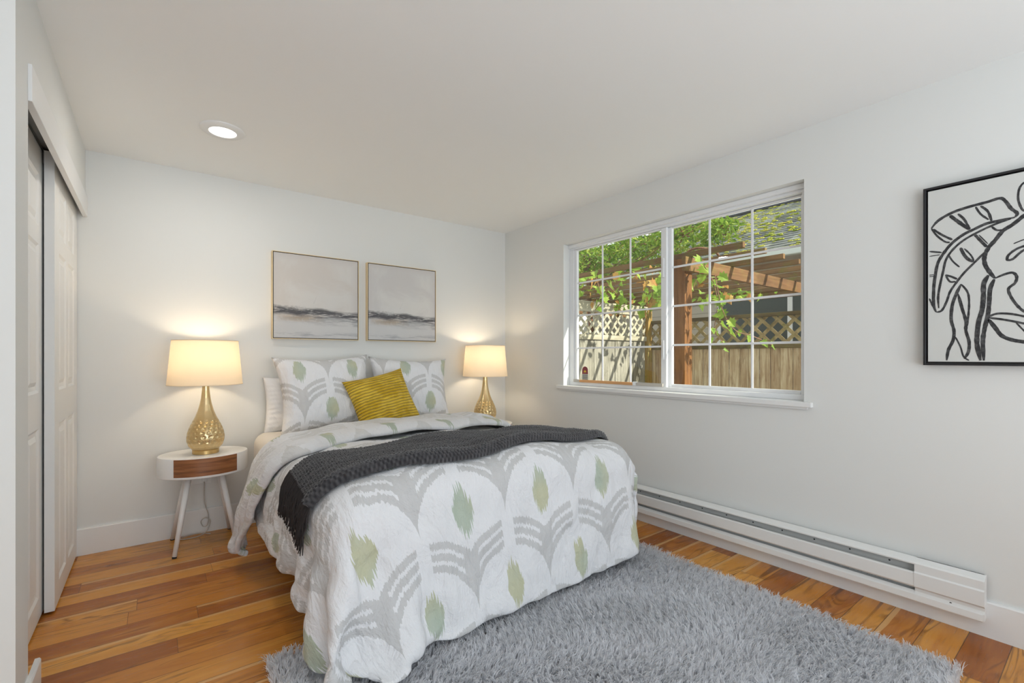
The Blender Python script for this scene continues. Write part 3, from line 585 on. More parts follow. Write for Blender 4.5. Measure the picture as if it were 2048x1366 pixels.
[0,1,1,0,-1,0,0,0,-1,0,0,0,0,1,-1,0,0,0,0,1,-1,1,0,0,-1,1,0,0,-1,1,0,0,-1,1,0,0,-1,1,0,0,-1,1,0,-1,0,0,1,0,-1,0,0,0,1,-1,0,0,1,-1,0,0,0,0,0,0,0,0,0,0,0,0,0,0,0,0,0,0,0,0,0,0,0,0,0,0,0,-1,1,0,0,-1,0,1,0,0,0,0,0,1,1,0,1,-1,-1,-3,-1,0,0,3,4,0,0],
[0,-1,0,0,1,0,0,0,1,-1,0,0,0,0,0,0,0,0,0,0,1,-1,1,-1,1,0,0,-1,1,0,0,-1,1,0,-1,0,1,0,-1,0,1,-1,0,1,-1,0,0,0,1,-1,0,0,0,1,-1,0,0,0,0,0,1,-1,0,0,0,0,0,0,0,0,0,0,0,0,0,0,0,0,0,0,0,0,0,-1,1,0,-1,1,0,0,0,0,0,0,0,-1,1,0,-1,1,0,1,1,1,0,-1,-3,-2,-1,0,0],
[0,2,0,0,0,0,-1,0,-1,1,-1,1,-1,0,0,1,0,0,0,0,-1,1,-1,1,0,0,-1,1,0,0,-1,1,0,-1,1,0,0,-1,1,0,-1,1,0,-1,1,0,-1,0,0,1,0,-1,0,0,1,-1,0,1,-1,0,0,0,0,0,1,-1,0,0,0,0,0,0,0,0,0,0,0,0,0,0,0,0,0,0,0,0,0,0,0,0,0,0,0,0,0,0,0,-1,1,-1,0,1,0,0,0,1,2,0,0,-3,0],
[5,-1,0,-1,-1,-1,0,-1,0,0,0,0,0,0,0,0,0,0,0,0,1,0,0,0,0,-1,1,0,-1,0,1,0,-1,1,0,-1,0,1,-1,0,1,-1,0,1,-1,0,1,0,-1,0,0,1,-1,0,0,0,0,0,0,0,0,0,0,0,0,0,0,0,0,0,0,0,0,0,0,0,0,-1,1,0,0,0,0,0,0,0,0,0,0,0,0,0,0,0,0,1,-1,0,0,-1,0,-1,-1,0,0,0,0,1,2,3,0],
[2,-1,-1,-1,0,0,0,1,0,0,0,0,0,0,0,0,0,1,0,0,0,-1,1,0,-1,1,0,-1,1,0,0,-1,1,0,-1,1,0,-1,1,0,-1,1,-1,0,1,0,-1,0,1,0,-1,0,1,-1,0,1,-1,0,1,-1,0,1,-1,0,0,0,0,0,1,-1,0,0,0,0,0,0,0,1,-1,0,0,0,0,1,-1,0,1,-1,0,1,0,-1,1,-1,0,0,0,1,-1,2,0,0,1,0,0,0,0,-4,-2,0,0],
[-3,0,0,2,0,1,0,0,0,0,0,0,1,-1,0,0,1,-1,1,0,0,0,0,-1,1,0,0,0,0,0,-1,1,0,-1,1,-1,0,1,-1,0,1,-1,1,-1,0,0,1,-1,0,0,1,-1,0,1,-1,0,1,-1,0,0,0,0,1,-1,0,0,0,0,0,0,0,0,0,0,0,0,0,-1,1,0,0,0,0,0,0,0,0,0,0,0,0,0,0,0,0,0,0,0,0,-1,1,0,0,0,0,0,0,3,0,0,0],
[-2,1,1,0,0,0,0,0,0,0,1,-1,0,0,1,0,-1,1,-1,1,-1,1,0,0,0,0,-1,1,0,-1,1,0,-1,1,0,0,0,-1,1,0,-1,1,-1,1,0,-1,0,1,0,-1,0,1,-1,0,1,-1,0,0,0,1,-1,0,0,0,0,1,-1,0,0,0,0,1,-1,0,0,0,0,1,-1,0,0,0,0,0,0,1,-1,0,0,0,0,0,0,0,0,0,0,0,0,0,-1,-1,0,0,-1,0,0,0,0,0,0],
[0,1,-1,0,0,0,0,0,1,-1,0,0,0,0,0,0,1,-1,1,-1,1,0,-1,1,0,-1,1,0,-1,1,0,-1,1,-1,0,1,-1,1,-1,0,1,-1,1,-1,0,1,-1,0,0,0,0,0,1,-1,0,0,0,1,-1,0,1,-1,0,0,0,0,0,0,0,0,0,0,0,0,0,0,0,0,0,0,0,0,0,0,0,0,0,1,0,-1,0,1,-1,0,0,0,0,0,0,1,0,1,0,0,1,0,0,0,0,0,0],
[0,0,0,0,0,0,1,-1,0,0,0,0,0,1,-1,0,0,1,0,0,0,0,0,0,0,0,0,-1,1,0,-1,1,0,0,0,-1,1,-1,1,0,-1,1,-1,1,0,-1,1,0,-1,1,0,-1,0,0,0,1,-1,0,1,-1,0,0,0,1,-1,0,1,-1,0,1,-1,0,1,-1,0,0,0,0,0,0,1,-1,1,-1,1,-1,0,0,0,1,0,-1,0,0,0,0,0,0,0,0,0,0,0,0,0,0,0,0,0,0,0],
[1,-1,1,-1,1,-1,0,0,0,0,0,1,-1,0,0,1,0,0,-1,1,0,0,0,0,-1,1,0,0,0,-1,1,0,-1,1,-1,1,-1,1,0,-1,1,-1,1,-1,0,1,-1,0,1,-1,0,0,0,1,-1,0,1,-1,0,0,0,1,-1,0,1,-1,0,0,0,0,0,0,0,0,0,0,0,0,0,0,0,0,0,0,0,0,1,-1,0,0,0,0,0,0,0,0,0,0,0,-1,0,0,-1,0,0,-1,0,0,0,0,0],
[0,0,0,0,0,0,0,0,0,0,0,0,0,0,1,-1,0,0,1,0,0,0,0,0,0,0,0,0,0,0,0,-1,1,-1,1,-1,1,0,-1,1,-1,1,-1,1,0,-1,1,-1,0,1,-1,1,0,-1,1,-1,0,0,0,1,-1,0,1,-1,0,0,0,1,-1,0,0,0,0,0,0,1,-1,0,0,0,0,0,0,0,0,1,-1,1,0,0,-1,1,0,0,-1,0,0,0,0,1,0,0,1,0,0,1,0,0,0,0,0],
[0,0,0,0,0,0,0,0,0,1,-1,0,0,0,0,1,0,0,0,0,0,0,0,0,0,0,-1,1,-1,1,-1,1,-1,1,0,0,0,-1,1,-1,1,-1,1,-1,0,1,-1,1,-1,0,1,-1,0,0,0,1,-1,1,-1,0,1,-1,0,0,0,0,0,0,0,0,0,0,0,0,0,-1,1,0,0,0,0,0,0,1,-1,0,0,0,0,0,1,-1,0,0,0,0,0,0,0,0,0,0,0,0,0,0,0,0,0,0,0],
[0,0,0,0,0,0,0,1,-1,0,0,0,0,0,0,0,1,0,0,0,0,0,0,0,0,0,0,0,0,0,0,0,0,0,-1,1,-1,1,-1,1,-1,1,0,0,0,-1,1,-1,1,-1,0,1,-1,1,-1,0,1,-1,1,-1,0,0,0,0,0,1,-1,0,0,0,1,-1,0,0,0,1,-1,0,1,-1,0,0,0,0,0,0,1,-1,0,0,0,0,0,0,0,0,1,-1,0,0,0,0,0,0,0,0,0,0,0,0,0],
[0,0,0,0,0,1,-1,0,0,0,0,0,1,-1,1,0,-1,1,0,0,0,0,0,0,0,-1,1,-1,1,-1,1,-1,1,-1,1,-1,1,-1,1,-1,1,-1,0,0,0,0,0,1,-1,1,-1,0,0,0,1,-1,0,0,0,0,0,0,0,1,-1,0,0,0,1,-1,0,0,0,0,0,-1,1,0,-1,1,0,0,0,0,1,-1,0,1,0,-1,0,0,0,0,0,0,0,0,0,-1,0,0,0,-1,0,0,-1,0,0,0,0],
[0,0,0,1,-1,0,0,0,0,0,1,-1,0,0,0,0,1,0,0,0,0,0,0,0,0,0,0,0,0,0,0,0,0,0,0,0,-1,1,-1,1,0,0,0,0,0,0,0,-1,1,-1,1,-1,1,-1,0,0,0,0,0,1,-1,1,-1,0,0,0,1,-1,0,0,0,0,0,0,0,1,-1,0,0,0,0,0,0,0,0,0,0,0,0,1,0,0,-1,0,0,0,0,0,0,1,0,0,0,1,0,0,1,0,0,0,0],
[0,1,-1,0,0,0,0,0,1,-1,0,0,0,0,0,1,0,-1,1,0,0,0,0,-1,1,0,0,0,-1,1,-1,1,-1,0,0,0,1,-1,1,-1,0,0,0,0,0,0,0,0,0,0,0,0,0,0,0,1,-1,1,-1,0,0,0,0,0,1,-1,0,0,0,0,0,0,0,0,0,-1,1,0,0,0,0,0,0,0,0,0,0,0,0,0,0,0,1,-1,0,0,0,0,1,-1,0,0,0,0,0,0,0,0,0,0,0],
[0,0,0,0,0,0,0,0,0,0,0,1,-1,1,0,-1,1,0,0,0,0,0,0,0,0,0,0,0,0,-1,1,-1,1,0,0,0,0,0,0,0,0,0,0,0,0,0,0,0,0,0,0,0,-1,1,-1,0,0,0,1,-1,1,-1,1,-1,0,0,0,0,0,0,0,0,0,0,0,0,0,0,0,0,0,0,0,0,0,0,0,0,0,0,0,0,0,0,0,0,0,0,0,0,0,0,0,0,0,0,0,0,0,0,0],
[0,0,0,0,0,0,1,-1,0,0,0,0,0,0,0,1,-1,1,0,0,0,0,0,0,0,0,-1,0,1,0,0,0,-1,1,-1,1,-1,0,0,0,0,0,0,0,0,0,0,0,0,0,0,0,1,-1,1,-1,1,-1,0,0,0,0,0,0,0,0,0,0,0,0,0,0,0,0,0,0,0,-1,1,0,0,0,0,0,0,0,0,0,0,0,0,0,0,0,0,0,0,0,0,0,0,0,0,0,0,0,0,0,0,0,0],
[0,0,0,0,1,-1,0,0,0,1,-1,0,0,0,0,1,0,0,0,0,0,0,0,0,0,0,0,0,0,0,-1,1,0,-1,1,-1,1,0,0,0,0,0,0,0,-1,1,-1,1,-1,1,-1,0,0,0,0,0,0,0,0,0,0,0,0,0,0,0,0,0,0,0,0,0,-1,1,-1,1,0,0,0,0,-1,1,0,0,-1,1,0,0,0,0,0,0,0,0,0,0,0,0,0,0,0,0,0,0,0,0,0,0,0,0,0],
[0,0,1,-1,0,0,0,0,0,0,0,0,1,-1,1,-1,0,1,-1,1,0,0,0,0,-1,0,1,0,-1,1,0,-1,1,0,0,0,-1,1,-1,0,0,0,0,0,1,-1,1,-1,1,-1,0,1,-1,0,0,0,0,0,0,0,0,0,0,0,0,0,0,0,0,0,-1,1,0,0,0,0,-1,1,0,-1,1,0,0,-1,1,0,0,0,0,0,0,0,0,0,0,0,0,0,-1,1,0,0,0,0,0,0,0,0,0,0,0],
[1,-1,0,0,0,0,0,1,-1,0,0,0,0,1,-1,1,0,-1,1,0,0,0,0,0,0,0,0,0,0,-1,1,0,0,0,-1,1,0,-1,1,0,0,0,0,0,-1,1,-1,0,0,0,1,-1,1,0,-1,1,-1,0,0,0,0,0,0,0,0,0,0,0,-1,1,0,-1,1,-1,1,-1,1,0,-1,1,0,-1,0,1,0,0,-1,0,1,0,0,0,-1,1,0,0,0,0,0,0,0,0,0,0,0,0,0,0,0,0,0],
[0,0,0,0,0,1,-1,0,0,0,1,-1,0,0,0,0,1,0,0,-1,1,-1,1,0,0,0,-1,0,1,0,0,0,-1,0,1,-1,1,0,-1,1,-1,0,0,0,1,-1,1,0,-1,0,0,0,0,0,0,0,0,0,0,0,0,0,0,0,0,0,0,0,0,-1,1,0,0,0,0,0,0,-1,1,0,-1,1,0,-1,0,0,1,0,-1,0,0,0,1,0,0,0,0,0,0,0,0,0,0,0,0,0,0,0,0,0,0],
[0,0,0,0,0,0,0,0,0,0,0,0,0,0,1,-1,0,1,0,0,0,0,0,0,0,0,0,0,0,0,-1,0,1,0,0,0,-1,0,1,-1,1,0,0,0,-1,0,0,0,1,0,-1,1,-1,0,1,-1,0,1,-1,0,0,0,0,0,0,0,-1,0,1,0,0,0,-1,1,-1,1,-1,1,-1,0,1,-1,0,1,0,-1,0,0,1,0,0,0,0,0,0,0,0,0,0,0,0,0,0,0,0,0,0,0,0,0,0],
[0,0,0,1,-1,0,0,0,1,-1,0,0,0,0,0,1,0,-1,0,1,-1,1,-1,0,1,0,0,0,0,0,0,0,0,0,-1,0,1,0,0,0,-1,0,0,0,1,0,-1,0,0,0,1,-1,0,0,0,0,0,0,0,0,0,0,0,0,-1,1,0,0,0,0,-1,1,0,-1,1,-1,1,-1,1,-1,0,1,0,-1,0,1,0,0,-1,0,0,1,0,0,0,0,-1,1,0,0,0,0,0,0,0,0,0,0,0,0,0],
[0,1,-1,0,0,0,0,0,0,0,0,1,-1,0,0,0,0,1,0,0,0,0,0,0,0,0,0,0,-1,0,1,0,0,0,0,0,0,0,-1,0,1,0,0,0,-1,0,1,0,-1,0,0,0,1,0,-1,0,1,-1,0,0,0,0,0,0,0,-1,1,0,-1,0,1,-1,1,0,-1,0,0,0,0,1,-1,0,0,0,0,0,0,0,0,1,0,-1,0,0,1,0,0,0,0,0,0,0,0,0,0,0,0,0,0,0,0],
[0,0,0,0,0,0,1,-1,0,0,0,0,0,1,0,0,0,-1,1,-1,1,0,0,0,-1,0,1,0,0,0,0,0,-1,0,1,0,-1,0,1,0,-1,0,0,0,1,0,-1,0,1,0,-1,0,0,0,0,0,0,0,0,0,0,0,-1,0,1,0,0,0,0,0,0,0,-1,0,1,0,0,0,0,-1,1,-1,0,1,-1,0,0,0,1,-1,0,0,1,0,0,0,0,0,0,0,0,0,0,0,0,0,0,0,0,0,0],
[0,0,0,0,1,-1,0,0,0,0,0,0,0,0,0,0,0,1,-1,1,0,0,0,0,1,-1,0,0,0,0,0,0,0,0,0,-1,1,0,-1,0,1,0,0,0,-1,0,1,0,-1,0,1,-1,0,0,0,0,0,0,0,0,0,0,0,0,0,0,-1,0,0,0,0,0,0,0,0,0,0,0,0,0,0,0,0,-1,1,0,0,0,-1,1,0,1,-1,1,0,0,0,0,0,0,0,0,0,0,0,0,0,0,0,0,0],
[0,0,0,0,0,0,0,0,0,1,-1,0,0,0,0,0,1,-1,1,0,-1,0,1,0,-1,1,0,0,0,0,-1,0,1,0,-1,1,0,-1,1,0,-1,0,0,0,1,-1,0,0,0,0,0,1,-1,0,1,-1,0,0,0,0,0,-1,1,0,-1,0,1,0,0,0,-1,0,1,0,-1,0,0,0,0,0,0,0,0,0,0,0,0,0,0,0,0,0,1,-1,1,-1,1,0,0,0,0,0,0,0,0,0,0,0,0,0,0],
[1,-1,1,-1,0,0,0,1,-1,0,0,0,0,0,1,0,-1,1,0,0,0,0,0,0,0,0,0,0,0,0,1,-1,0,0,0,0,-1,1,0,0,0,0,0,0,-1,1,0,-1,1,0,-1,0,1,-1,0,1,-1,0,0,0,0,0,0,-1,1,0,-1,0,0,0,1,-1,0,0,0,0,0,0,-1,1,-1,1,0,0,0,-1,0,0,1,0,0,0,0,1,0,0,0,0,0,0,0,0,0,0,0,0,0,0,0,0,0],
[0,0,0,0,0,0,0,0,0,0,0,0,0,0,0,0,1,0,-1,0,1,0,0,0,0,0,0,0,0,0,-1,1,0,-1,1,-1,1,0,-1,0,1,0,-1,0,1,-1,0,1,-1,0,1,-1,0,1,-1,0,0,0,0,0,-1,1,0,0,0,-1,1,-1,1,-1,0,1,-1,0,0,0,0,0,0,0,0,0,-1,1,0,0,0,0,0,-1,1,0,0,0,0,1,0,0,0,0,0,0,0,0,0,0,0,0,0,0,0],
[0,0,0,0,0,1,-1,0,0,0,1,-1,1,0,-1,1,-1,1,0,0,1,0,-1,0,1,0,-1,0,0,0,1,-1,0,0,0,0,0,-1,1,0,-1,0,1,0,-1,1,0,-1,1,0,-1,1,-1,0,0,0,0,0,0,0,0,0,-1,1,-1,1,-1,0,0,0,0,0,0,-1,1,0,-1,0,1,-1,0,0,1,-1,0,0,0,0,0,1,0,0,0,1,0,0,0,0,0,0,0,0,0,0,0,0,0,0,0,0,0],
[0,0,0,1,-1,0,0,0,0,0,0,0,0,0,1,-1,1,-1,1,0,-1,1,0,0,0,0,0,0,0,0,-1,1,-1,1,-1,1,-1,1,-1,0,1,0,-1,0,1,-1,0,1,-1,0,0,0,1,-1,1,-1,1,-1,0,0,0,0,0,-1,1,-1,0,1,-1,1,-1,-1,1,0,0,-1,1,0,-1,0,1,-1,0,0,0,1,-1,1,0,0,0,0,1,-1,1,0,0,-1,1,-1,1,0,0,0,0,0,0,0,0,0,0],
[0,0,0,0,0,0,0,0,1,-1,0,1,-1,0,0,1,0,0,0,1,0,0,0,0,-1,0,1,-1,1,-1,1,-1,0,-1,1,-1,1,0,0,0,-1,0,1,0,-1,1,0,-1,1,0,0,0,-1,1,-1,1,-1,0,1,-1,0,0,0,0,-1,0,1,-1,0,-1,1,0,-1,0,0,0,0,-1,1,0,0,0,0,0,0,0,0,0,0,0,0,1,0,0,0,1,0,0,0,0,0,0,0,0,0,0,0,0,0,0,0],
[0,1,-1,0,0,0,0,0,0,0,0,0,0,1,-1,0,0,1,0,0,0,0,0,0,1,-1,0,0,0,0,-1,0,1,0,-1,1,-1,0,1,0,0,0,0,-1,1,0,-1,1,-1,0,1,-1,1,-1,1,-1,0,1,-1,0,0,0,0,0,0,0,-1,0,0,0,0,0,0,0,-1,1,-1,1,-1,0,0,0,0,0,0,0,0,0,0,0,1,0,0,1,0,0,0,0,0,0,0,0,0,0,0,0,0,0,0,0,0],
[0,0,0,0,0,0,1,-1,0,0,0,0,0,0,1,0,0,0,1,0,1,-1,1,0,-1,1,-1,0,0,-1,1,-1,-1,0,0,0,0,1,0,0,0,0,-1,1,-1,0,1,0,0,0,-1,1,0,1,-1,0,0,-1,0,0,1,-1,0,0,0,0,0,-1,0,-1,0,-1,0,0,0,0,0,0,0,0,0,0,0,0,0,0,1,0,0,1,-1,0,1,0,0,1,-1,1,0,0,0,0,0,0,0,0,0,0,0,0,0],
[0,-1,1,0,0,0,0,0,0,0,0,0,0,0,0,1,0,0,0,0,0,1,0,2,0,-2,0,1,-1,0,-2,-1,-1,0,1,0,1,0,2,1,0,-2,0,-1,1,0,0,-1,0,0,2,0,-1,-1,2,1,0,-1,-3,0,0,2,0,0,-1,0,0,0,-1,0,-3,1,0,1,0,-1,0,1,1,-2,-3,3,0,1,0,0,0,0,1,-1,1,0,0,0,1,0,0,0,0,0,0,0,0,0,0,0,0,0,0,0,0],
[1,1,-1,-1,1,-1,0,0,0,1,-1,0,1,0,0,-1,1,0,0,1,-1,1,-1,0,-1,1,0,0,1,0,-1,0,0,0,0,0,0,0,0,-1,-1,0,-1,0,0,1,0,0,1,0,0,0,0,0,-1,-1,0,-1,2,0,1,-1,1,0,1,0,1,0,0,-1,0,-2,0,-1,1,0,0,-1,-1,1,0,-1,0,1,0,0,0,1,-1,1,0,0,0,1,-1,0,1,0,0,0,0,0,0,0,0,0,0,0,0,0,0],
[-2,0,1,1,-1,1,0,0,0,0,0,0,0,0,0,1,-1,1,-1,0,1,-1,0,-1,2,-1,1,1,-1,1,0,1,-1,0,-1,0,1,-1,-2,0,0,-1,-1,0,1,0,1,1,0,0,0,0,1,-1,-2,-1,-2,1,1,1,1,1,0,0,-1,2,-1,2,0,0,-1,-1,0,0,-1,0,0,-1,0,-1,1,1,0,0,0,0,0,0,0,0,0,0,0,0,1,0,0,0,0,0,0,0,0,0,0,0,0,0,0,0,0],
[2,0,-1,-1,1,-1,0,0,0,0,0,0,0,0,0,0,0,0,1,0,-1,0,1,0,0,2,-1,-1,1,-1,1,0,0,0,0,0,0,-1,-1,-2,0,0,1,0,-1,0,0,1,1,1,0,0,-1,-1,-2,-1,0,0,2,1,0,0,-1,0,1,-1,3,-1,1,0,1,1,-1,0,0,-1,-1,0,-1,0,1,0,0,-1,0,1,0,-1,0,0,0,1,-1,1,-1,1,0,0,0,0,0,0,0,0,0,0,0,0,0,0,0],
[-2,0,1,0,0,1,0,0,0,0,0,0,0,0,0,0,0,0,0,-1,1,0,0,0,1,0,1,-2,-1,1,1,0,1,-1,1,0,-2,1,-2,0,0,1,0,0,-1,0,0,1,1,0,0,-1,0,-1,-1,-1,0,1,1,0,0,-1,0,-1,0,1,-1,2,0,1,1,2,0,0,-1,0,0,-1,0,0,1,-2,0,1,-1,-1,0,0,1,-1,0,0,1,-1,1,0,0,0,0,0,0,0,0,0,0,0,0,0,0,0,0],
[2,-1,0,0,0,-1,0,1,-1,0,0,0,0,0,0,0,0,0,-1,1,0,0,0,0,0,1,-2,1,-1,0,0,2,0,0,-1,0,1,-2,1,-1,1,0,1,0,0,-1,0,0,0,0,-1,1,-1,1,0,-1,1,0,0,1,-2,0,-1,0,0,-1,1,0,1,1,1,0,2,-1,1,0,0,0,-1,1,0,-1,-1,-1,1,0,-1,0,-1,1,0,0,0,0,0,0,0,0,0,0,0,0,0,0,0,0,0,0,0,0,0]],
[[827,6,6,7,3,1,1,-2,-4,-6,-7,-9,-9,-10,-10,-11,-7,-3,-3,-2,0,6,10,13,9,8,8,6,5,3,0,-10,-4,-5,-4,-3,0,1,4,7,5,3,1,0,-1,-1,-1,-1,0,-1,0,0,0,0,0,0,0,0,0,0,0,1,0,0,0,0,0,0,0,0,1,0,0,0,0,1,0,0,1,0,1,1,1,1,1,5,6,10,9,10,9,8,6,7,9,8,9,7,8,7,7,6,7,8,7,6,8,6,7,1,-6],
[-5,-7,0,0,1,1,-1,6,1,1,1,1,1,1,1,5,5,0,0,0,-6,-6,0,-4,-6,0,0,0,0,0,7,11,1,0,0,-2,-5,4,-6,-5,1,-3,1,0,0,1,1,1,0,1,0,1,1,0,1,0,0,1,0,0,0,-1,0,0,0,0,0,0,1,0,-1,0,0,1,0,-1,0,1,-1,0,0,-1,0,0,0,0,0,0,0,0,0,0,0,1,0,0,-1,1,-1,0,0,0,0,-1,0,1,-1,0,-6,-7,4],
[-4,-1,-6,-1,0,1,6,3,0,0,0,2,0,4,4,4,-1,1,0,-3,0,-5,-9,-4,3,0,-1,2,4,-5,-4,3,10,3,-2,-3,3,0,3,-6,-3,5,-3,0,1,0,0,1,0,0,1,-1,0,0,-1,1,0,-1,0,0,0,0,0,1,0,0,0,0,-1,0,0,0,1,-1,0,0,1,-1,0,1,-1,1,-1,0,0,0,0,-1,1,-1,0,0,1,-1,0,0,0,-1,1,0,0,0,0,0,-1,0,0,-4,-7,2,5],
[-4,-1,-1,-4,3,2,1,-1,2,7,-2,3,3,4,0,0,0,-2,0,-3,4,0,-4,-5,-1,-3,1,2,0,4,-6,1,0,2,-1,1,2,-1,-1,1,0,0,-1,0,0,0,1,-1,0,1,-1,0,0,0,0,-1,0,1,0,0,0,0,0,-1,0,0,0,0,0,1,0,0,-1,0,0,1,-1,0,1,-1,0,0,0,0,0,-1,0,0,-1,1,0,-1,0,1,0,0,0,0,-1,-1,0,1,0,0,1,0,-5,-7,2,6,-1],
[-4,1,0,-3,-2,1,-1,1,6,2,4,4,1,0,3,-2,-2,0,-1,0,0,3,0,-4,-2,-4,-1,1,-3,5,1,2,-5,0,0,1,1,1,-2,1,1,-2,0,0,0,0,0,0,0,-1,1,0,-1,0,1,0,0,-1,0,0,0,0,0,0,1,0,0,0,0,-1,0,0,0,1,0,-1,0,1,-1,0,1,-1,0,0,0,0,0,-1,0,-1,0,1,-1,1,-1,0,0,0,0,0,0,0,0,0,0,-3,-7,1,5,-1,0],
[5,-1,-1,-5,-4,-2,0,0,2,2,8,0,4,-1,0,0,1,0,1,0,-5,3,1,0,-1,-4,-1,-1,3,-1,0,-1,0,-1,0,1,3,-2,-2,2,0,-2,1,0,0,0,0,0,0,0,-1,1,0,0,-1,0,0,1,0,0,0,0,0,0,-1,0,0,0,0,1,0,0,0,-1,0,0,1,-1,0,0,0,0,1,-1,0,-1,0,0,-1,1,-1,0,0,0,0,-1,1,0,0,0,-1,0,0,0,-1,-9,1,6,0,0,-1],
[6,0,-2,-2,-6,-2,-1,0,0,1,2,2,3,2,1,1,0,1,1,1,-1,-5,4,3,-4,-1,-2,-1,1,0,0,0,-1,-1,0,3,0,-2,1,1,-1,0,0,0,0,0,-1,1,0,0,0,-1,0,1,0,0,0,-1,0,0,0,0,0,0,1,0,0,0,0,-1,0,0,0,0,1,0,-1,0,0,1,-1,0,0,0,0,0,-1,0,0,-1,0,0,0,0,0,0,-1,0,0,0,1,0,-1,0,-9,1,6,-2,0,0,0],
[8,-2,-4,2,2,-6,-4,-2,-1,0,1,3,2,2,1,2,1,0,0,3,0,-3,-3,3,-3,2,-1,-1,-1,1,1,-1,-1,0,0,2,0,-1,0,1,-1,-1,1,0,0,0,0,-1,0,1,0,0,0,-1,0,0,1,0,0,0,0,0,0,0,-1,0,0,0,0,0,1,0,0,0,-1,0,0,1,0,-1,0,1,-1,1,-1,-1,0,-1,0,0,0,-1,3,-3,0,0,0,0,-1,0,0,0,1,-9,0,6,-1,1,-1,0,-1],
[7,-1,-1,0,0,1,-5,-5,-1,-1,0,1,1,2,3,1,0,1,1,2,2,-2,-3,-1,4,-1,-2,-1,0,0,0,-1,0,-1,2,1,-1,-1,2,-1,0,0,-1,0,0,1,0,0,0,-1,0,1,0,0,0,0,-1,0,0,0,0,0,0,0,1,0,0,0,0,0,-1,0,0,0,0,1,0,-1,0,0,1,-1,0,0,0,0,-1,0,0,-1,0,0,-3,2,0,0,-1,-1,2,0,-1,-1,-4,-2,6,-1,-1,0,1,-2,0],
[8,-3,2,-1,0,0,-1,-3,-4,-2,-2,0,0,3,2,2,2,-1,0,2,3,1,-4,-3,3,2,-3,-1,-1,1,0,0,-1,-1,1,2,-1,0,0,0,-1,0,1,0,0,-1,1,0,0,0,0,-1,0,0,1,0,0,0,0,0,0,0,0,0,-1,0,0,0,0,0,1,0,0,0,0,-1,0,0,1,0,-1,0,1,-1,1,-1,0,-1,-1,0,0,0,0,-1,-1,0,0,0,-1,0,0,-1,-7,7,-1,0,0,0,-1,1,-1],
[7,0,0,-1,-1,1,1,-2,-3,-3,-2,-2,0,0,2,3,2,0,0,-1,3,3,-1,-3,0,1,0,-2,0,-1,1,-1,-1,1,2,-1,-1,1,0,0,0,0,0,0,0,0,-1,0,0,1,0,0,0,0,-1,0,0,0,0,0,0,0,0,1,0,0,0,0,0,0,-1,0,0,0,0,0,1,0,-1,0,0,1,-1,0,0,0,-1,0,0,-1,0,0,-1,0,1,-2,0,0,-1,0,0,-7,7,-1,-1,0,1,-1,0,-1,0],
[4,4,-1,-1,1,-1,0,0,-2,-2,-2,-2,-1,-1,0,2,3,1,-1,1,0,3,1,-2,-2,2,0,-2,0,0,-1,0,0,1,0,0,0,-1,1,0,-1,0,0,1,0,0,0,0,0,-1,0,0,1,0,0,0,0,0,0,0,0,0,0,-1,0,0,0,0,0,0,1,0,0,0,0,0,-1,0,0,0,1,-1,0,0,-2,2,-1,-1,0,0,-1,0,0,1,-3,1,0,0,-1,0,-8,6,0,0,0,0,-1,0,-1,1,-1],
[-1,8,0,0,-2,1,0,1,-1,-2,-2,-1,-3,-1,-1,0,3,3,0,-1,0,2,3,-1,-3,1,1,-1,-1,-1,1,-2,1,0,2,-1,-1,1,0,0,0,0,0,-1,0,0,0,1,0,0,0,0,-1,0,0,0,0,0,0,0,1,0,0,0,0,0,0,0,0,0,-1,0,0,0,0,0,0,1,0,0,-1,0,1,-2,3,-2,-1,0,-1,0,0,-1,2,-1,-3,1,0,-1,-1,-5,6,-1,-1,-1,1,-1,0,0,0,-1,0],
[3,3,1,1,-2,0,1,0,0,-1,-2,-2,0,-3,-1,-1,0,4,1,0,-1,1,3,1,-3,-1,2,-1,-1,-1,0,0,0,1,0,0,0,0,0,-1,1,0,0,0,0,0,0,-1,0,0,1,0,0,0,0,0,0,0,0,0,-1,0,0,0,0,0,0,0,0,0,1,0,0,0,0,0,0,-1,0,0,0,0,0,0,1,-5,5,-2,-1,0,-1,0,0,-4,4,-1,-1,0,-6,4,0,-1,0,1,-1,0,0,-1,1,-1,0],
[5,-1,4,-1,1,-3,1,0,1,-1,-1,-2,-1,0,-3,-1,0,1,3,-1,1,-1,2,1,0,-1,0,0,-1,-1,1,-1,1,0,0,-1,1,0,0,0,-1,0,0,1,0,0,0,0,0,0,-1,0,0,0,0,0,1,0,0,0,0,0,0,0,0,0,0,0,0,0,-1,0,0,0,0,0,0,0,1,0,0,0,-1,0,0,0,0,-2,1,-1,0,-1,-2,2,-1,0,-1,-6,5,0,-1,0,0,-1,0,0,-1,0,-1,1,0],
[5,0,1,1,2,-1,-3,1,1,0,-1,-1,-2,-1,0,-2,-2,0,3,1,-1,0,0,4,-1,-2,1,0,-1,-1,0,1,-1,1,0,0,-1,1,0,0,0,0,0,-1,0,0,0,1,0,0,0,0,0,0,0,0,-1,0,0,0,0,0,0,0,0,0,1,0,0,0,0,0,0,0,0,0,0,0,-1,0,0,0,1,-2,1,0,0,-2,0,-1,0,0,-1,0,0,-3,-2,2,1,-1,-1,-1,1,0,-1,0,0,-1,1,0,0],
[7,-6,4,4,-1,0,-1,-1,0,1,0,-1,-1,-2,0,-1,-3,-1,1,3,0,-1,1,1,1,-1,0,0,-1,0,0,-1,1,0,0,0,0,-1,0,1,0,0,0,0,0,0,0,-1,0,0,0,0,0,1,0,0,0,0,0,0,0,0,0,0,0,0,-1,0,0,0,0,0,0,0,0,0,0,0,0,1,0,-1,0,1,0,-1,0,-2,0,1,-1,-2,2,-1,0,-5,3,-1,0,-1,0,0,-2,1,-1,0,0,0,-1,1,-2],
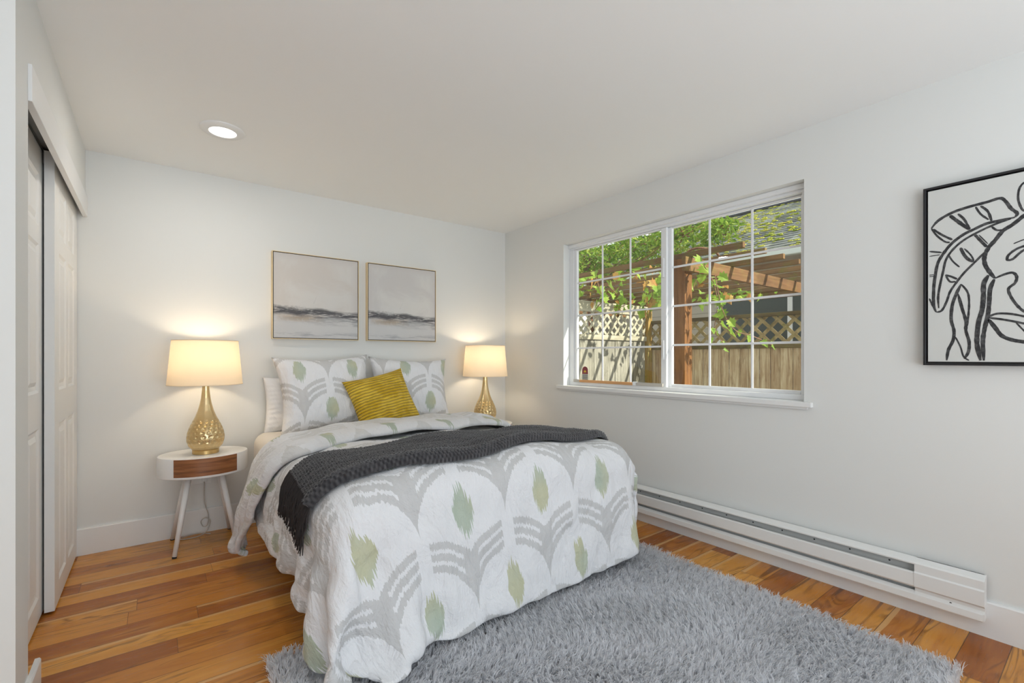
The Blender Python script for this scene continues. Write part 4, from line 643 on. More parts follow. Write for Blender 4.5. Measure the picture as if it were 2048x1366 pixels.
[7,-4,-2,5,1,1,0,-1,-1,1,1,-1,-1,-1,-2,0,0,-3,-1,2,1,0,-1,1,2,0,-2,1,-1,-1,0,0,0,0,1,0,0,0,0,-1,0,0,1,0,0,0,0,0,0,0,0,0,0,-1,0,0,0,0,1,0,0,0,0,0,0,0,0,0,0,0,0,0,0,0,0,0,0,0,0,-1,0,1,0,-1,0,0,0,-1,-1,1,-4,3,-2,-4,-1,4,-1,0,0,-2,0,-1,1,-1,0,1,-1,0,0,0,4],
[9,-1,-5,-1,4,2,1,-1,-1,-1,1,1,-2,-1,-1,-2,1,-1,-2,0,1,1,-1,0,2,0,0,0,-1,0,-1,1,0,0,-1,0,1,0,0,0,0,0,-1,0,0,0,0,0,0,1,0,0,0,0,0,0,0,0,-1,0,0,0,0,0,0,0,0,0,0,0,0,0,0,0,0,0,0,0,0,1,0,0,-1,1,-1,2,-2,1,2,-8,3,-1,-1,4,0,-4,-2,1,-2,1,-1,0,-1,0,2,-2,-1,2,0,0,0],
[9,0,-1,-4,-1,3,2,1,0,-1,-1,0,1,-1,-2,0,-2,1,-2,-2,1,0,1,-1,1,1,0,0,-1,-1,1,-1,1,0,0,0,-1,0,1,0,0,0,0,0,0,0,0,0,0,-1,0,0,0,0,1,0,0,0,0,0,0,0,0,0,0,0,0,0,0,0,0,0,0,0,0,0,0,0,0,-1,0,0,0,2,-1,0,0,1,-2,0,-1,-1,0,4,-7,2,-2,0,-1,-1,0,1,0,0,0,3,5,1,1,0,0],
[10,-1,0,-2,-2,-1,2,2,0,0,0,0,0,-1,0,-2,-2,0,1,-1,-2,0,0,1,0,1,-1,0,0,0,0,0,-1,1,0,0,0,0,-1,0,0,0,0,1,0,0,0,0,0,0,0,0,0,0,-1,0,0,0,0,0,0,0,0,0,0,0,0,0,0,0,0,0,0,0,0,0,0,0,1,0,0,0,0,1,-2,3,-3,3,-2,3,2,0,-3,-7,4,2,0,2,0,0,0,0,0,0,0,-1,0,1,1,2,2],
[9,1,0,0,-2,-3,-1,2,2,1,-1,0,0,0,-1,-1,-1,-1,-1,0,0,-1,0,0,0,0,1,-1,1,-1,0,0,0,-1,1,0,0,0,0,0,0,0,0,-1,0,0,0,0,1,0,0,0,0,0,0,0,0,0,0,0,0,0,0,0,0,0,0,0,0,0,0,0,0,0,0,0,0,0,-1,0,0,0,0,1,0,1,1,1,0,2,-1,-2,1,0,0,-1,1,-2,1,0,0,1,0,1,1,2,0,0,1,0,1],
[9,0,0,0,0,-1,-2,-1,1,2,1,-1,0,0,0,-1,-1,-2,-1,-1,0,0,0,-1,1,0,0,0,0,0,-1,1,0,0,-1,0,0,1,0,0,0,0,0,0,0,0,0,0,-1,0,0,0,0,0,0,0,0,0,1,0,0,0,0,0,0,0,0,-1,0,0,0,1,0,0,0,0,0,0,0,1,0,0,1,-1,1,0,1,1,0,0,-2,0,1,2,0,0,-1,0,0,1,1,0,1,1,0,-1,1,0,0,1,0],
[4,4,2,0,0,-1,-1,-1,-1,0,1,2,0,0,0,-1,0,-2,-1,-1,-2,0,-1,1,0,0,0,0,0,0,0,-1,0,1,0,0,0,-1,0,0,1,0,0,0,0,0,0,0,0,0,0,0,0,0,0,0,0,1,-1,0,0,0,0,0,0,0,0,1,0,1,0,-1,0,0,1,0,0,1,0,-1,1,0,0,1,0,1,0,1,-1,-2,0,0,1,-1,0,1,1,2,0,0,1,0,0,0,0,1,-1,0,1,-1,1],
[5,-1,3,2,0,1,0,-2,-1,-1,1,0,0,1,0,0,-1,0,-2,-1,-1,0,1,-1,0,-1,0,1,-1,0,1,0,0,-1,1,0,0,0,0,1,-1,0,0,0,0,0,0,0,0,0,0,0,0,0,0,0,0,-1,0,0,1,0,0,0,0,0,1,0,0,0,0,1,0,0,0,0,1,-1,1,0,0,0,0,0,1,1,-1,0,-2,0,1,1,0,1,1,0,1,-1,1,0,0,0,0,0,0,0,0,0,0,0,0],
[10,-3,-2,2,2,0,1,0,-1,-1,-1,-1,1,1,0,1,-1,-1,0,-2,0,-1,0,2,-1,1,-1,-1,1,0,-1,0,0,1,-1,0,0,0,1,-1,0,0,0,1,0,0,0,0,0,0,0,0,0,0,0,0,0,0,0,0,-1,1,0,0,0,1,-1,1,0,0,0,0,1,0,0,0,0,1,-1,1,-1,1,0,1,0,0,0,-3,1,0,0,1,0,0,1,1,-1,1,0,0,0,0,0,0,0,-1,1,0,0,1,-1],
[10,1,-3,-2,0,3,0,0,1,-1,-1,1,-1,0,0,0,0,0,-2,-1,0,0,-1,1,2,-1,0,-1,0,0,0,0,0,0,0,0,0,1,-1,0,1,0,0,0,0,0,0,1,0,0,0,0,0,-1,0,0,0,0,0,0,1,-1,0,0,1,-1,1,0,0,0,1,-1,0,1,0,0,0,0,1,-1,1,0,0,1,0,-1,-3,0,1,1,0,0,1,1,0,-1,1,0,0,0,0,0,0,0,0,0,-1,1,0,0,0],
[10,0,1,-1,-2,-1,1,1,0,1,0,-1,0,-1,1,-1,1,-1,0,1,0,-1,0,-2,1,2,-1,0,-1,1,0,0,0,-1,1,0,0,0,0,1,-1,0,1,-1,1,0,0,-1,0,0,1,-1,0,1,0,0,0,0,0,0,-1,1,0,0,0,0,0,0,1,0,-1,1,0,0,0,1,0,-1,0,1,-1,0,1,0,0,-3,1,1,0,0,1,-1,0,0,-1,1,0,0,-1,1,-1,1,0,-1,0,1,0,0,-1,0,1],
[10,0,0,0,0,-1,-1,1,0,1,0,0,0,0,-1,1,-1,0,0,-1,0,0,-1,0,-1,1,2,0,0,-1,0,0,0,1,-1,0,1,-1,1,-1,1,0,0,0,0,0,0,1,0,0,-1,1,0,0,-1,0,0,0,0,0,0,0,0,0,0,1,0,-1,0,0,1,0,0,0,0,0,0,1,0,-1,1,0,1,-1,-4,1,1,0,1,1,-1,1,0,-1,1,0,0,-1,1,-1,1,-1,0,0,1,-1,0,0,0,0,0],
[8,1,1,0,1,-1,0,-1,0,0,0,1,0,0,0,0,1,0,1,0,0,0,0,-1,-1,-1,2,0,0,0,0,0,0,0,0,0,0,0,0,0,0,1,-1,1,-1,1,0,-1,0,0,0,0,0,0,1,0,0,0,0,0,0,-1,1,0,0,0,-1,1,0,0,0,0,0,0,0,0,0,0,0,1,-1,1,-1,-3,2,1,1,0,0,-1,0,-1,-1,1,0,-1,0,1,-1,0,0,0,0,0,0,0,0,-1,1,0,-1],
[2,2,2,2,1,1,0,0,1,-1,0,0,0,0,1,-1,0,1,0,0,0,0,0,0,0,-1,-2,2,0,0,1,0,0,-1,1,0,-1,1,0,0,0,0,0,0,0,0,0,0,1,0,0,0,-1,0,0,0,0,0,0,0,0,0,0,0,0,0,1,0,0,0,0,0,0,0,0,0,0,0,-1,0,1,-1,-2,2,0,1,-1,1,-1,0,0,1,-1,0,-1,1,0,-1,1,0,-1,0,1,0,-1,0,0,0,0,-1,0],
[9,-1,-1,0,1,1,0,1,0,0,1,-1,1,0,0,1,0,0,1,1,0,0,1,-1,0,0,0,-1,0,1,-1,0,0,0,0,0,1,-1,0,0,0,-1,1,0,0,-1,1,0,-1,0,0,0,1,0,0,0,0,0,0,0,0,1,-1,1,-1,0,0,0,0,0,0,0,0,0,-1,0,0,0,1,0,-1,0,1,0,1,-1,1,-1,0,0,-1,-1,1,-1,0,0,-1,1,-1,0,1,0,-1,0,0,0,0,0,0,1,-1],
[11,0,-1,0,-1,0,1,0,0,0,0,1,0,0,0,0,0,0,0,1,0,0,0,0,0,0,0,0,0,-1,1,0,0,0,-1,1,-1,1,-1,1,0,0,0,-1,1,0,-1,1,0,0,0,0,0,0,0,0,0,0,0,0,0,0,0,0,0,0,0,0,-1,0,0,0,0,0,1,0,0,0,-1,0,1,0,0,-1,0,1,-1,0,1,-1,1,0,-1,0,0,0,0,0,0,0,-1,1,0,0,0,0,0,0,-1,-1,1],
[11,-1,1,0,-1,0,0,0,0,1,0,0,0,0,0,1,1,0,0,0,1,1,-1,1,-1,0,0,0,0,0,-1,0,0,1,0,-1,1,-1,1,-1,0,0,0,0,0,0,0,0,0,0,0,0,0,0,0,0,0,0,0,0,1,-1,0,0,0,0,0,0,0,0,0,0,0,0,0,0,-1,0,1,0,0,0,-1,1,0,0,0,0,-1,1,-1,-1,1,-1,1,-1,0,0,0,0,0,-1,0,0,0,0,0,0,0,0,-1],
[11,0,0,0,0,0,0,0,0,0,0,0,0,0,0,0,0,1,0,0,0,-1,1,0,0,0,0,0,0,0,0,0,0,0,0,0,0,0,-1,1,-1,1,-1,1,-1,1,0,-1,0,1,0,0,0,0,0,0,0,0,0,0,-1,1,0,0,0,0,0,-1,1,0,0,0,0,0,-1,0,1,0,0,-1,0,0,1,0,0,0,0,0,0,-1,0,1,-1,1,-1,0,0,0,0,0,0,0,0,0,0,0,0,0,-1,0,0],
[10,1,0,-1,1,0,0,0,0,0,0,0,0,1,0,0,1,0,0,0,0,1,0,0,0,0,-1,0,0,0,0,1,0,-1,0,1,-1,0,1,-1,1,-1,0,0,0,0,0,0,0,-1,1,0,0,0,0,0,0,0,0,0,1,-1,0,0,0,0,0,0,0,0,0,0,-1,0,1,0,0,0,-1,1,0,0,0,0,0,-1,1,0,0,0,0,-1,0,-1,0,0,1,-1,0,0,0,0,0,-1,0,0,0,0,0,0,-1],
[10,-1,0,0,0,0,1,0,0,0,1,0,0,0,1,0,-1,0,1,0,0,0,0,0,0,0,0,0,0,0,0,-1,1,0,0,-1,1,0,-1,1,-1,1,0,-1,1,-1,1,0,0,0,-1,0,0,0,0,1,0,0,0,0,-1,1,0,0,0,0,-1,1,0,0,-1,0,1,0,0,0,-1,0,1,0,0,-1,0,1,0,0,0,-1,0,0,0,0,0,1,0,0,-1,0,0,0,0,0,-1,1,0,0,0,0,0,0,0],
[5,2,0,2,0,1,0,0,1,0,0,0,1,0,0,0,1,0,0,0,1,0,0,0,0,-1,1,0,0,0,0,0,-1,0,0,1,-1,0,1,-1,0,0,0,0,0,0,-1,1,0,0,0,0,0,0,1,-1,0,0,0,0,1,-1,0,0,0,0,0,0,0,-1,1,0,0,0,-1,0,1,0,0,-1,0,1,0,-1,0,1,-1,1,0,0,-1,0,0,-1,0,0,0,0,0,0,0,0,0,0,0,0,-1,0,0,0,0],
[9,0,1,0,1,0,-1,1,0,1,-1,1,-1,1,-1,1,-1,1,-1,1,-1,1,-1,0,1,0,0,0,0,0,0,0,0,0,0,0,0,0,-1,1,0,-1,1,0,0,0,0,-1,1,0,0,0,0,0,-1,0,1,0,0,0,-1,1,0,0,0,0,0,0,-1,1,0,0,-1,0,1,0,0,-1,0,1,0,0,0,0,0,-1,1,0,-1,0,1,0,0,0,-1,0,0,0,0,0,0,0,0,0,0,-1,1,-1,1,-1,0],
[12,-1,0,0,0,0,1,-1,0,0,1,-1,1,0,0,0,1,0,1,0,0,-1,1,0,0,0,0,-1,0,0,0,0,0,0,1,-1,0,0,1,-1,0,1,-1,0,0,0,0,0,0,0,0,0,0,0,0,0,0,0,0,0,0,0,0,0,0,0,0,0,0,0,0,0,0,0,0,0,-1,1,0,0,0,0,-1,1,0,0,-1,0,1,-1,0,0,-1,0,1,0,0,-1,0,0,0,0,0,0,-1,1,0,0,-1,1,-1],
[11,1,0,-1,0,0,0,0,0,0,0,1,-1,0,1,0,-1,0,0,0,1,0,0,0,-1,1,-1,1,0,0,0,0,0,0,-1,1,0,0,-1,1,0,-1,1,0,-1,1,0,0,-1,0,1,0,0,0,0,0,-1,0,1,0,0,-1,1,-1,1,-1,1,-1,1,0,-1,0,1,0,-1,0,1,0,0,-1,0,0,1,-1,0,1,0,0,-1,1,-1,0,1,0,-1,0,0,1,-1,0,0,0,0,0,0,0,0,0,0,-1,1],
[11,0,0,0,0,0,-1,1,0,0,0,0,1,0,0,0,1,0,0,0,0,1,0,0,0,-1,1,0,0,-1,0,0,0,0,1,-1,0,0,0,0,0,0,0,0,0,0,0,0,0,0,0,0,0,0,0,0,0,1,-1,0,0,0,0,0,0,0,0,0,0,0,0,0,0,-1,1,0,0,-1,0,1,0,0,0,0,0,-1,1,-1,0,0,0,0,0,-1,1,0,-1,0,1,-1,0,0,0,0,0,0,-1,0,0,0,0],
[10,0,-1,1,0,0,1,0,0,0,1,0,0,0,0,0,0,0,0,0,0,-1,0,1,0,0,0,0,-1,1,0,0,0,0,-1,0,1,0,0,-1,1,0,-1,1,0,-1,0,1,0,0,-1,0,1,0,0,0,0,-1,0,1,0,0,-1,1,-1,1,-1,1,0,-1,1,0,-1,1,0,0,-1,1,0,0,-1,0,0,0,1,0,-1,1,0,-1,1,0,-1,1,-1,0,1,-1,0,1,-1,0,0,0,0,0,0,0,0,0,-1],
[8,0,1,0,1,0,1,0,1,0,-1,0,1,0,0,0,0,1,0,0,0,1,0,-1,0,1,-1,0,1,-1,0,0,0,0,0,1,-1,0,0,1,-1,0,0,0,0,0,0,0,0,0,0,0,0,0,0,0,0,0,0,0,0,0,0,0,0,0,0,0,0,0,0,0,0,0,0,-1,1,0,-1,0,1,0,0,0,-1,0,0,0,0,1,-1,0,0,0,0,0,-1,1,-1,0,0,0,0,0,0,0,0,0,0,-1,1],
[8,1,1,1,-1,1,0,0,0,0,1,0,-1,0,0,1,0,-1,1,0,0,0,0,0,0,0,0,0,-1,1,0,0,0,0,0,-1,1,0,0,-1,1,0,0,-1,1,0,0,-1,1,0,0,0,-1,0,1,0,0,0,0,-1,0,1,0,0,0,0,0,0,-1,1,0,-1,1,0,-1,1,0,-1,1,0,0,0,0,0,0,0,0,-1,1,-1,0,0,0,0,0,0,0,0,0,0,0,0,0,0,0,0,0,0,-1,1,0],
[11,0,0,0,1,-1,0,1,-1,1,-1,1,0,0,1,-1,1,0,0,0,0,0,0,0,1,-1,1,-1,1,0,-1,0,0,0,0,1,-1,0,0,0,0,0,0,1,-1,0,0,0,0,0,0,0,0,0,-1,1,0,0,0,0,0,0,0,0,0,-1,1,0,0,0,-1,1,0,-1,1,0,-1,1,0,0,-1,0,0,0,0,0,0,1,-1,0,0,0,0,0,0,-1,1,-1,1,-1,1,-1,0,0,0,-1,1,-1,1,0,-1],
[12,-1,0,0,0,1,-1,0,1,-1,1,-1,0,1,-1,1,-1,1,-1,1,0,0,0,0,-1,1,-1,1,0,-1,1,0,0,0,0,-1,0,1,0,0,-1,1,0,-1,0,1,0,0,-1,0,1,0,0,0,0,-1,0,1,0,0,0,-1,1,-1,1,0,0,-1,1,-1,1,0,-1,1,0,-1,1,0,-1,0,1,0,0,0,0,0,0,-1,0,1,0,-1,1,-1,0,1,-1,1,-1,0,0,0,0,0,0,0,-1,1,0,0,0],
[11,1,0,-1,0,0,1,-1,0,1,-1,1,0,0,1,-1,1,-1,1,0,0,0,0,0,1,-1,1,-1,0,1,-1,0,0,0,0,0,1,-1,0,0,0,0,0,0,0,0,0,0,0,0,0,0,0,0,0,0,0,-1,1,0,0,0,0,0,0,0,-1,1,0,0,0,-1,1,0,-1,1,0,-1,1,0,-1,0,0,0,0,0,0,0,0,0,0,0,-1,1,0,-1,1,-1,0,0,0,0,1,-1,0,0,0,0,0,-1,1],
[11,0,0,1,0,-1,0,1,-1,0,1,-1,1,-1,0,1,-1,1,0,0,0,0,0,0,-1,1,-1,1,0,-1,1,0,0,0,0,0,-1,0,1,0,0,-1,1,0,0,-1,1,0,0,0,-1,0,1,0,0,0,0,0,-1,1,0,0,-1,1,-1,1,0,0,-1,1,0,0,0,-1,1,0,-1,1,0,-1,1,0,0,0,-1,1,0,0,0,-1,0,1,0,-1,0,1,-1,0,0,1,-1,0,0,0,0,0,0,0,0,0,-1],
[11,0,0,0,0,1,-1,0,1,0,-1,1,0,1,-1,0,1,0,0,0,0,0,0,0,1,-1,1,-1,0,1,-1,0,0,0,0,0,0,1,-1,0,0,1,-1,0,0,0,0,0,0,0,0,0,0,0,0,0,0,0,0,0,0,0,0,0,0,0,0,0,0,0,-1,1,-1,1,0,-1,1,0,-1,1,0,-1,0,0,1,-1,0,0,0,0,0,-1,1,0,0,-1,0,1,0,-1,0,1,-1,0,0,0,0,0,-1,1,0],
[10,1,0,0,0,0,1,0,-1,0,1,0,-1,0,1,0,0,-1,0,0,0,1,0,0,-1,1,-1,1,0,-1,1,0,0,0,0,0,0,-1,0,1,0,-1,0,1,0,0,-1,0,1,0,0,0,-1,0,0,1,0,0,0,-1,0,1,0,-1,1,-1,1,-1,1,-1,1,0,0,0,-1,1,0,-1,1,0,-1,1,0,0,-1,0,0,0,0,0,1,0,-1,0,0,1,0,-1,0,0,1,-1,0,0,0,0,0,0,1,-1,0],
[12,-1,0,0,0,0,0,0,1,0,0,-1,1,0,0,0,0,1,0,0,0,0,0,0,1,-1,0,0,0,0,0,0,0,0,0,0,0,0,1,-1,0,0,0,0,0,0,0,0,0,0,0,0,0,0,0,-1,1,0,0,0,0,0,0,0,0,0,0,0,0,0,0,-1,1,-1,1,0,-1,1,-1,0,1,-1,0,0,1,0,-1,0,0,0,-1,1,0,0,0,-1,0,0,0,1,-1,0,0,0,0,0,0,0,0,0,0],
[11,0,0,0,0,1,0,-1,0,0,0,1,0,0,0,0,0,0,0,0,0,-1,1,0,-1,1,0,0,-1,1,0,0,0,0,0,0,0,0,-1,0,1,0,0,-1,1,0,0,0,-1,0,1,0,0,0,0,0,-1,0,1,0,0,-1,1,0,-1,1,-1,1,-1,1,-1,1,-1,1,0,-1,1,-1,1,0,-1,1,0,-1,0,0,1,0,0,0,0,-1,0,0,0,0,1,0,0,-1,0,0,0,0,0,0,0,0,-1,1,0],
[11,0,0,1,0,-1,0,1,0,0,0,0,0,0,0,0,0,0,1,0,0,0,0,0,0,0,0,0,1,-1,0,0,0,0,0,0,0,0,0,1,-1,0,0,0,0,0,0,0,0,0,0,0,0,0,0,0,0,0,0,0,0,0,0,0,0,0,0,0,0,0,0,0,0,0,-1,1,-1,1,-1,0,1,-1,0,1,-1,0,0,0,0,0,0,0,0,0,0,0,-1,0,0,0,0,0,0,0,0,0,0,0,0,0,0],
[11,1,0,-1,0,0,0,0,0,0,0,0,0,0,1,0,0,0,-1,0,1,0,-1,1,0,-1,1,0,-1,1,0,0,0,0,0,0,0,0,0,-1,0,1,0,0,-1,0,1,0,0,0,-1,0,0,1,0,0,0,0,-1,0,1,0,-1,1,0,-1,1,-1,1,-1,1,-1,1,-1,1,-1,1,0,0,0,-1,1,-1,0,1,0,-1,0,0,0,0,0,0,0,0,0,0,0,0,0,0,0,0,0,0,0,0,0,0,0,0],
[11,0,0,0,1,0,0,0,0,0,0,0,0,0,0,0,0,1,0,0,0,0,0,-1,1,0,0,0,0,0,0,0,0,0,0,0,0,0,0,0,0,0,0,0,0,0,-1,1,0,0,0,0,0,-1,0,1,0,0,0,0,0,0,0,-1,1,0,0,0,-1,1,-1,1,-1,1,-1,1,-1,0,0,0,1,-1,1,-1,0,0,0,0,0,0,0,0,0,0,0,0,0,0,0,0,0,0,0,0,0,-1,0,0,0,0,0],
[12,-1,1,0,-1,0,0,0,0,0,1,0,0,0,-1,1,0,-1,0,1,-1,0,1,0,0,0,0,-1,1,0,0,0,0,0,0,0,0,0,0,0,0,-1,0,1,0,0,0,-1,0,1,0,0,0,0,0,-1,0,1,0,0,-1,1,0,0,-1,1,-1,1,0,0,0,0,0,0,0,0,0,0,0,0,-1,1,-1,1,0,-1,1,0,0,-1,0,0,0,0,0,0,0,0,0,0,0,0,0,0,0,0,0,0,0,0,0],
[11,1,-1,0,1,0,0,0,0,0,-1,1,0,0,0,0,0,1,0,-1,1,0,0,0,0,0,0,0,0,0,0,0,0,0,0,0,0,0,0,0,0,0,0,0,0,0,0,0,0,-1,1,0,0,0,0,0,0,0,0,0,0,-1,1,0,0,0,0,-1,1,-1,1,-1,1,-1,1,-1,0,0,0,0,0,0,0,0,0,0,0,0,-1,1,0,0,0,0,0,0,0,0,0,-1,0,0,0,0,0,0,0,0,0,0,0],
[12,-1,0,1,-1,0,0,0,1,0,0,-1,0,1,0,-1,1,-1,1,0,-1,1,-1,1,-1,1,-1,1,0,0,0,0,-1,0,0,0,0,1,0,0,0,0,0,-1,0,1,0,0,0,0,-1,0,1,0,0,0,0,-1,0,1,0,0,-1,1,0,-1,1,0,0,0,-1,1,-1,1,-1,1,0,0,0,-1,1,-1,1,0,-1,1,-1,0,1,0,0,0,-1,0,0,0,0,0,0,1,0,-1,0,0,0,1,-1,0,1,-1,0],
[11,1,0,-1,0,1,0,0,-1,0,1,0,0,0,0,1,-1,1,-1,0,1,-1,1,-1,1,0,0,0,0,0,0,0,1,0,0,0,0,-1,0,0,0,0,0,0,0,-1,0,1,0,0,0,0,-1,0,1,0,0,0,0,-1,1,0,0,-1,1,0,-1,1,-1,1,0,-1,1,-1,1,-1,0,0,0,1,-1,1,-1,0,0,0,0,0,0,0,-1,0,1,0,0,0,0,-1,0,0,0,1,0,-1,0,0,1,-1,0,0,1],
[12,-1,0,1,0,-1,0,0,1,0,-1,0,1,-1,1,-1,1,-1,1,0,0,0,0,0,0,-1,1,0,0,0,-1,0,0,0,0,0,0,0,0,0,0,1,0,0,0,0,0,-1,0,1,0,0,0,0,-1,1,0,0,0,0,-1,1,0,0,-1,1,0,-1,1,-1,1,0,-1,1,-1,1,0,-1,1,-1,1,-1,1,-1,1,-1,1,0,-1,0,1,0,0,-1,0,0,0,1,0,-1,0,0,0,1,-1,0,0,0,0,0,0],
[11,1,0,-1,0,1,0,0,-1,1,0,0,0,0,0,0,0,0,0,0,0,1,-1,1,-1,1,0,0,0,0,0,0,0,0,0,0,0,0,0,0,0,-1,0,1,0,0,0,0,0,-1,1,0,0,0,0,-1,1,0,0,0,0,-1,1,0,0,0,0,0,0,0,-1,1,0,-1,1,-1,0,1,-1,1,-1,0,0,0,0,0,0,0,0,0,0,-1,0,1,0,0,-1,0,0,1,-1,0,0,0,0,0,0,0,0,0,0],
[12,-1,0,1,0,-1,0,0,1,-1,0,1,-1,1,-1,1,-1,1,-1,1,0,-1,1,-1,1,0,0,0,-1,0,1,0,0,0,0,0,0,0,0,0,0,0,0,-1,0,0,1,0,0,0,-1,0,1,0,0,0,-1,0,1,0,0,0,-1,1,0,-1,0,1,-1,1,0,-1,1,0,-1,1,0,-1,1,-1,1,0,-1,1,-1,1,-1,0,1,-1,0,1,0,-1,0,0,1,0,-1,0,1,0,-1,0,1,-1,0,1,-1,1,-1],
[11,1,0,-1,0,1,0,0,-1,1,0,-1,1,0,0,0,0,0,1,-1,0,1,-1,1,0,0,0,-1,1,0,0,0,0,0,0,0,0,0,0,0,0,0,0,0,0,0,-1,1,0,0,0,0,-1,1,0,0,0,0,-1,1,0,0,0,-1,1,0,0,0,0,-1,0,1,-1,0,1,-1,0,1,-1,0,0,0,1,-1,0,0,0,0,0,0,0,0,-1,1,0,0,-1,0,1,-1,0,0,1,-1,0,1,-1,0,0,0,0],
[12,-1,0,0,1,-1,0,0,1,-1,1,0,-1,0,1,-1,1,0,-1,1,0,-1,1,0,-1,0,0,1,0,0,0,0,0,0,0,0,0,0,0,0,0,0,0,0,0,0,0,-1,0,1,0,0,0,-1,0,1,0,0,0,-1,0,1,0,0,-1,1,0,-1,0,1,0,-1,1,0,-1,1,0,-1,1,0,-1,1,-1,1,0,-1,1,-1,0,1,-1,0,1,-1,0,0,1,-1,0,1,-1,0,0,1,-1,0,1,-1,1,-1,1],
[11,1,0,0,-1,1,0,0,-1,1,-1,1,0,0,0,0,0,0,0,0,0,1,0,-1,1,0,0,0,0,0,0,0,0,0,0,0,0,0,0,0,-1,0,0,1,0,0,0,0,0,-1,1,0,0,0,0,0,0,0,0,0,0,-1,1,0,0,-1,1,0,0,-1,1,0,-1,1,0,-1,0,1,-1,0,0,0,0,0,0,0,0,0,0,0,0,0,-1,1,0,-1,0,1,-1,0,1,-1,0,0,0,0,0,0,0,0,0],
[12,-1,0,0,1,-1,0,1,0,-1,1,-1,1,-1,0,1,-1,0,1,0,-1,0,0,1,0,0,0,0,0,0,0,0,0,0,0,0,0,-1,0,0,1,0,0,-1,0,0,1,0,0,0,-1,1,0,0,0,-1,0,0,1,0,0,0,-1,0,1,0,-1,0,1,0,-1,1,0,-1,0,1,0,-1,0,1,0,-1,1,-1,0,1,-1,1,-1,0,1,-1,1,0,-1,1,-1,0,1,-1,0,1,-1,0,1,-1,0,1,-1,1,-1],
[11,1,0,0,-1,1,0,-1,1,0,-1,1,0,0,0,0,0,0,0,0,1,0,0,0,0,0,0,0,0,0,0,0,0,0,0,0,0,0,0,0,0,0,0,0,0,0,-1,1,0,0,0,-1,1,0,0,0,0,0,-1,1,0,0,0,0,-1,1,0,0,-1,1,0,-1,0,1,0,-1,0,1,0,-1,0,0,0,0,1,-1,0,0,0,0,-1,1,0,-1,1,-1,1,-1,0,1,-1,0,1,-1,0,1,-1,0,0,0,0],
[12,-1,0,0,1,-1,0,1,-1,0,1,-1,0,1,-1,0,1,0,0,-1,0,0,0,0,0,0,0,0,0,1,0,0,0,0,0,-1,0,1,0,0,0,0,0,0,0,0,0,-1,1,0,0,0,-1,0,1,0,0,0,0,-1,0,1,0,0,0,-1,1,0,0,-1,1,0,0,-1,1,0,0,-1,0,0,1,0,-1,1,-1,0,1,-1,1,-1,1,-1,0,1,-1,1,-1,1,-1,0,1,-1,0,1,-1,0,1,-1,1,-1,1],
[12,0,0,0,-1,0,1,-1,1,0,0,0,0,0,0,0,0,0,0,1,0,0,0,0,0,0,0,0,0,-1,1,0,0,0,0,1,-1,0,0,0,0,-1,0,0,1,0,0,0,-1,1,0,0,0,0,0,0,0,0,0,0,0,-1,1,0,0,0,-1,0,1,0,-1,0,1,0,-1,0,0,1,0,0,-1,0,0,0,0,0,0,0,0,0,0,0,0,-1,1,-1,1,-1,1,-1,0,1,-1,0,1,-1,0,0,0,1,-1],
[11,0,0,0,1,0,-1,0,0,0,0,1,-1,0,1,-1,0,0,0,0,0,0,0,0,1,0,0,0,0,0,-1,0,1,0,-1,0,1,0,0,-1,0,1,0,0,-1,0,1,0,0,-1,1,0,0,0,-1,0,0,1,0,0,0,0,-1,0,1,0,0,0,-1,0,1,0,-1,1,0,0,0,-1,0,0,0,1,0,-1,0,1,-1,1,-1,1,-1,1,-1,0,0,0,0,1,-1,1,-1,0,1,-1,0,1,-1,1,-1,0,1],
[12,0,0,0,-1,0,1,0,-1,1,0,-1,1,0,-1,1,0,0,0,0,0,0,1,0,-1,0,1,0,0,0,0,1,-1,0,1,-1,0,0,0,0,0,0,0,0,0,0,-1,1,0,0,-1,1,0,0,0,0,0,-1,1,0,0,0,0,0,-1,0,1,0,0,0,-1,1,0,-1,0,0,0,0,0,0,1,-1,0,0,0,0,0,0,0,-1,1,-1,1,0,0,0,-1,0,1,-1,1,-1,0,1,-1,0,0,0,1,-1,0],
[11,0,0,0,0,1,-1,0,1,-1,0,1,-1,0,1,0,0,0,0,0,0,0,-1,1,0,0,-1,1,0,0,0,-1,0,0,0,1,0,0,-1,1,0,0,0,0,0,0,0,-1,1,0,0,-1,1,0,0,0,0,0,-1,0,0,1,0,0,0,0,-1,0,1,0,0,-1,1,0,0,0,0,0,0,0,-1,0,0,0,1,-1,0,0,0,1,-1,1,-1,0,0,0,1,-1,0,0,0,1,-1,0,1,-1,1,-1,0,1,-1],
[12,0,0,0,0,-1,1,0,-1,1,0,-1,1,0,0,-1,0,0,0,1,0,0,1,-1,0,1,0,-1,1,0,0,0,1,0,0,-1,0,0,0,0,-1,0,0,0,0,1,0,0,0,0,0,0,0,0,0,0,0,0,0,0,0,-1,1,0,0,0,0,0,-1,0,1,0,-1,1,0,0,0,-1,0,0,0,0,0,0,0,0,0,0,0,-1,1,-1,1,0,-1,1,-1,1,-1,1,-1,0,1,-1,0,0,0,1,-1,0,1],
[11,0,0,0,0,1,-1,0,1,-1,0,1,-1,0,0,1,0,0,0,-1,0,1,-1,1,0,0,0,0,-1,1,0,0,-1,0,0,1,0,-1,1,-1,1,0,0,0,0,-1,1,0,-1,1,0,0,-1,0,1,0,0,0,0,0,0,0,-1,0,0,1,0,0,0,0,-1,1,0,-1,0,0,0,1,0,0,0,0,0,0,-1,0,1,-1,0,1,-1,1,-1,0,1,-1,1,-1,1,-1,1,-1,0,1,-1,1,-1,0,1,-1,0],
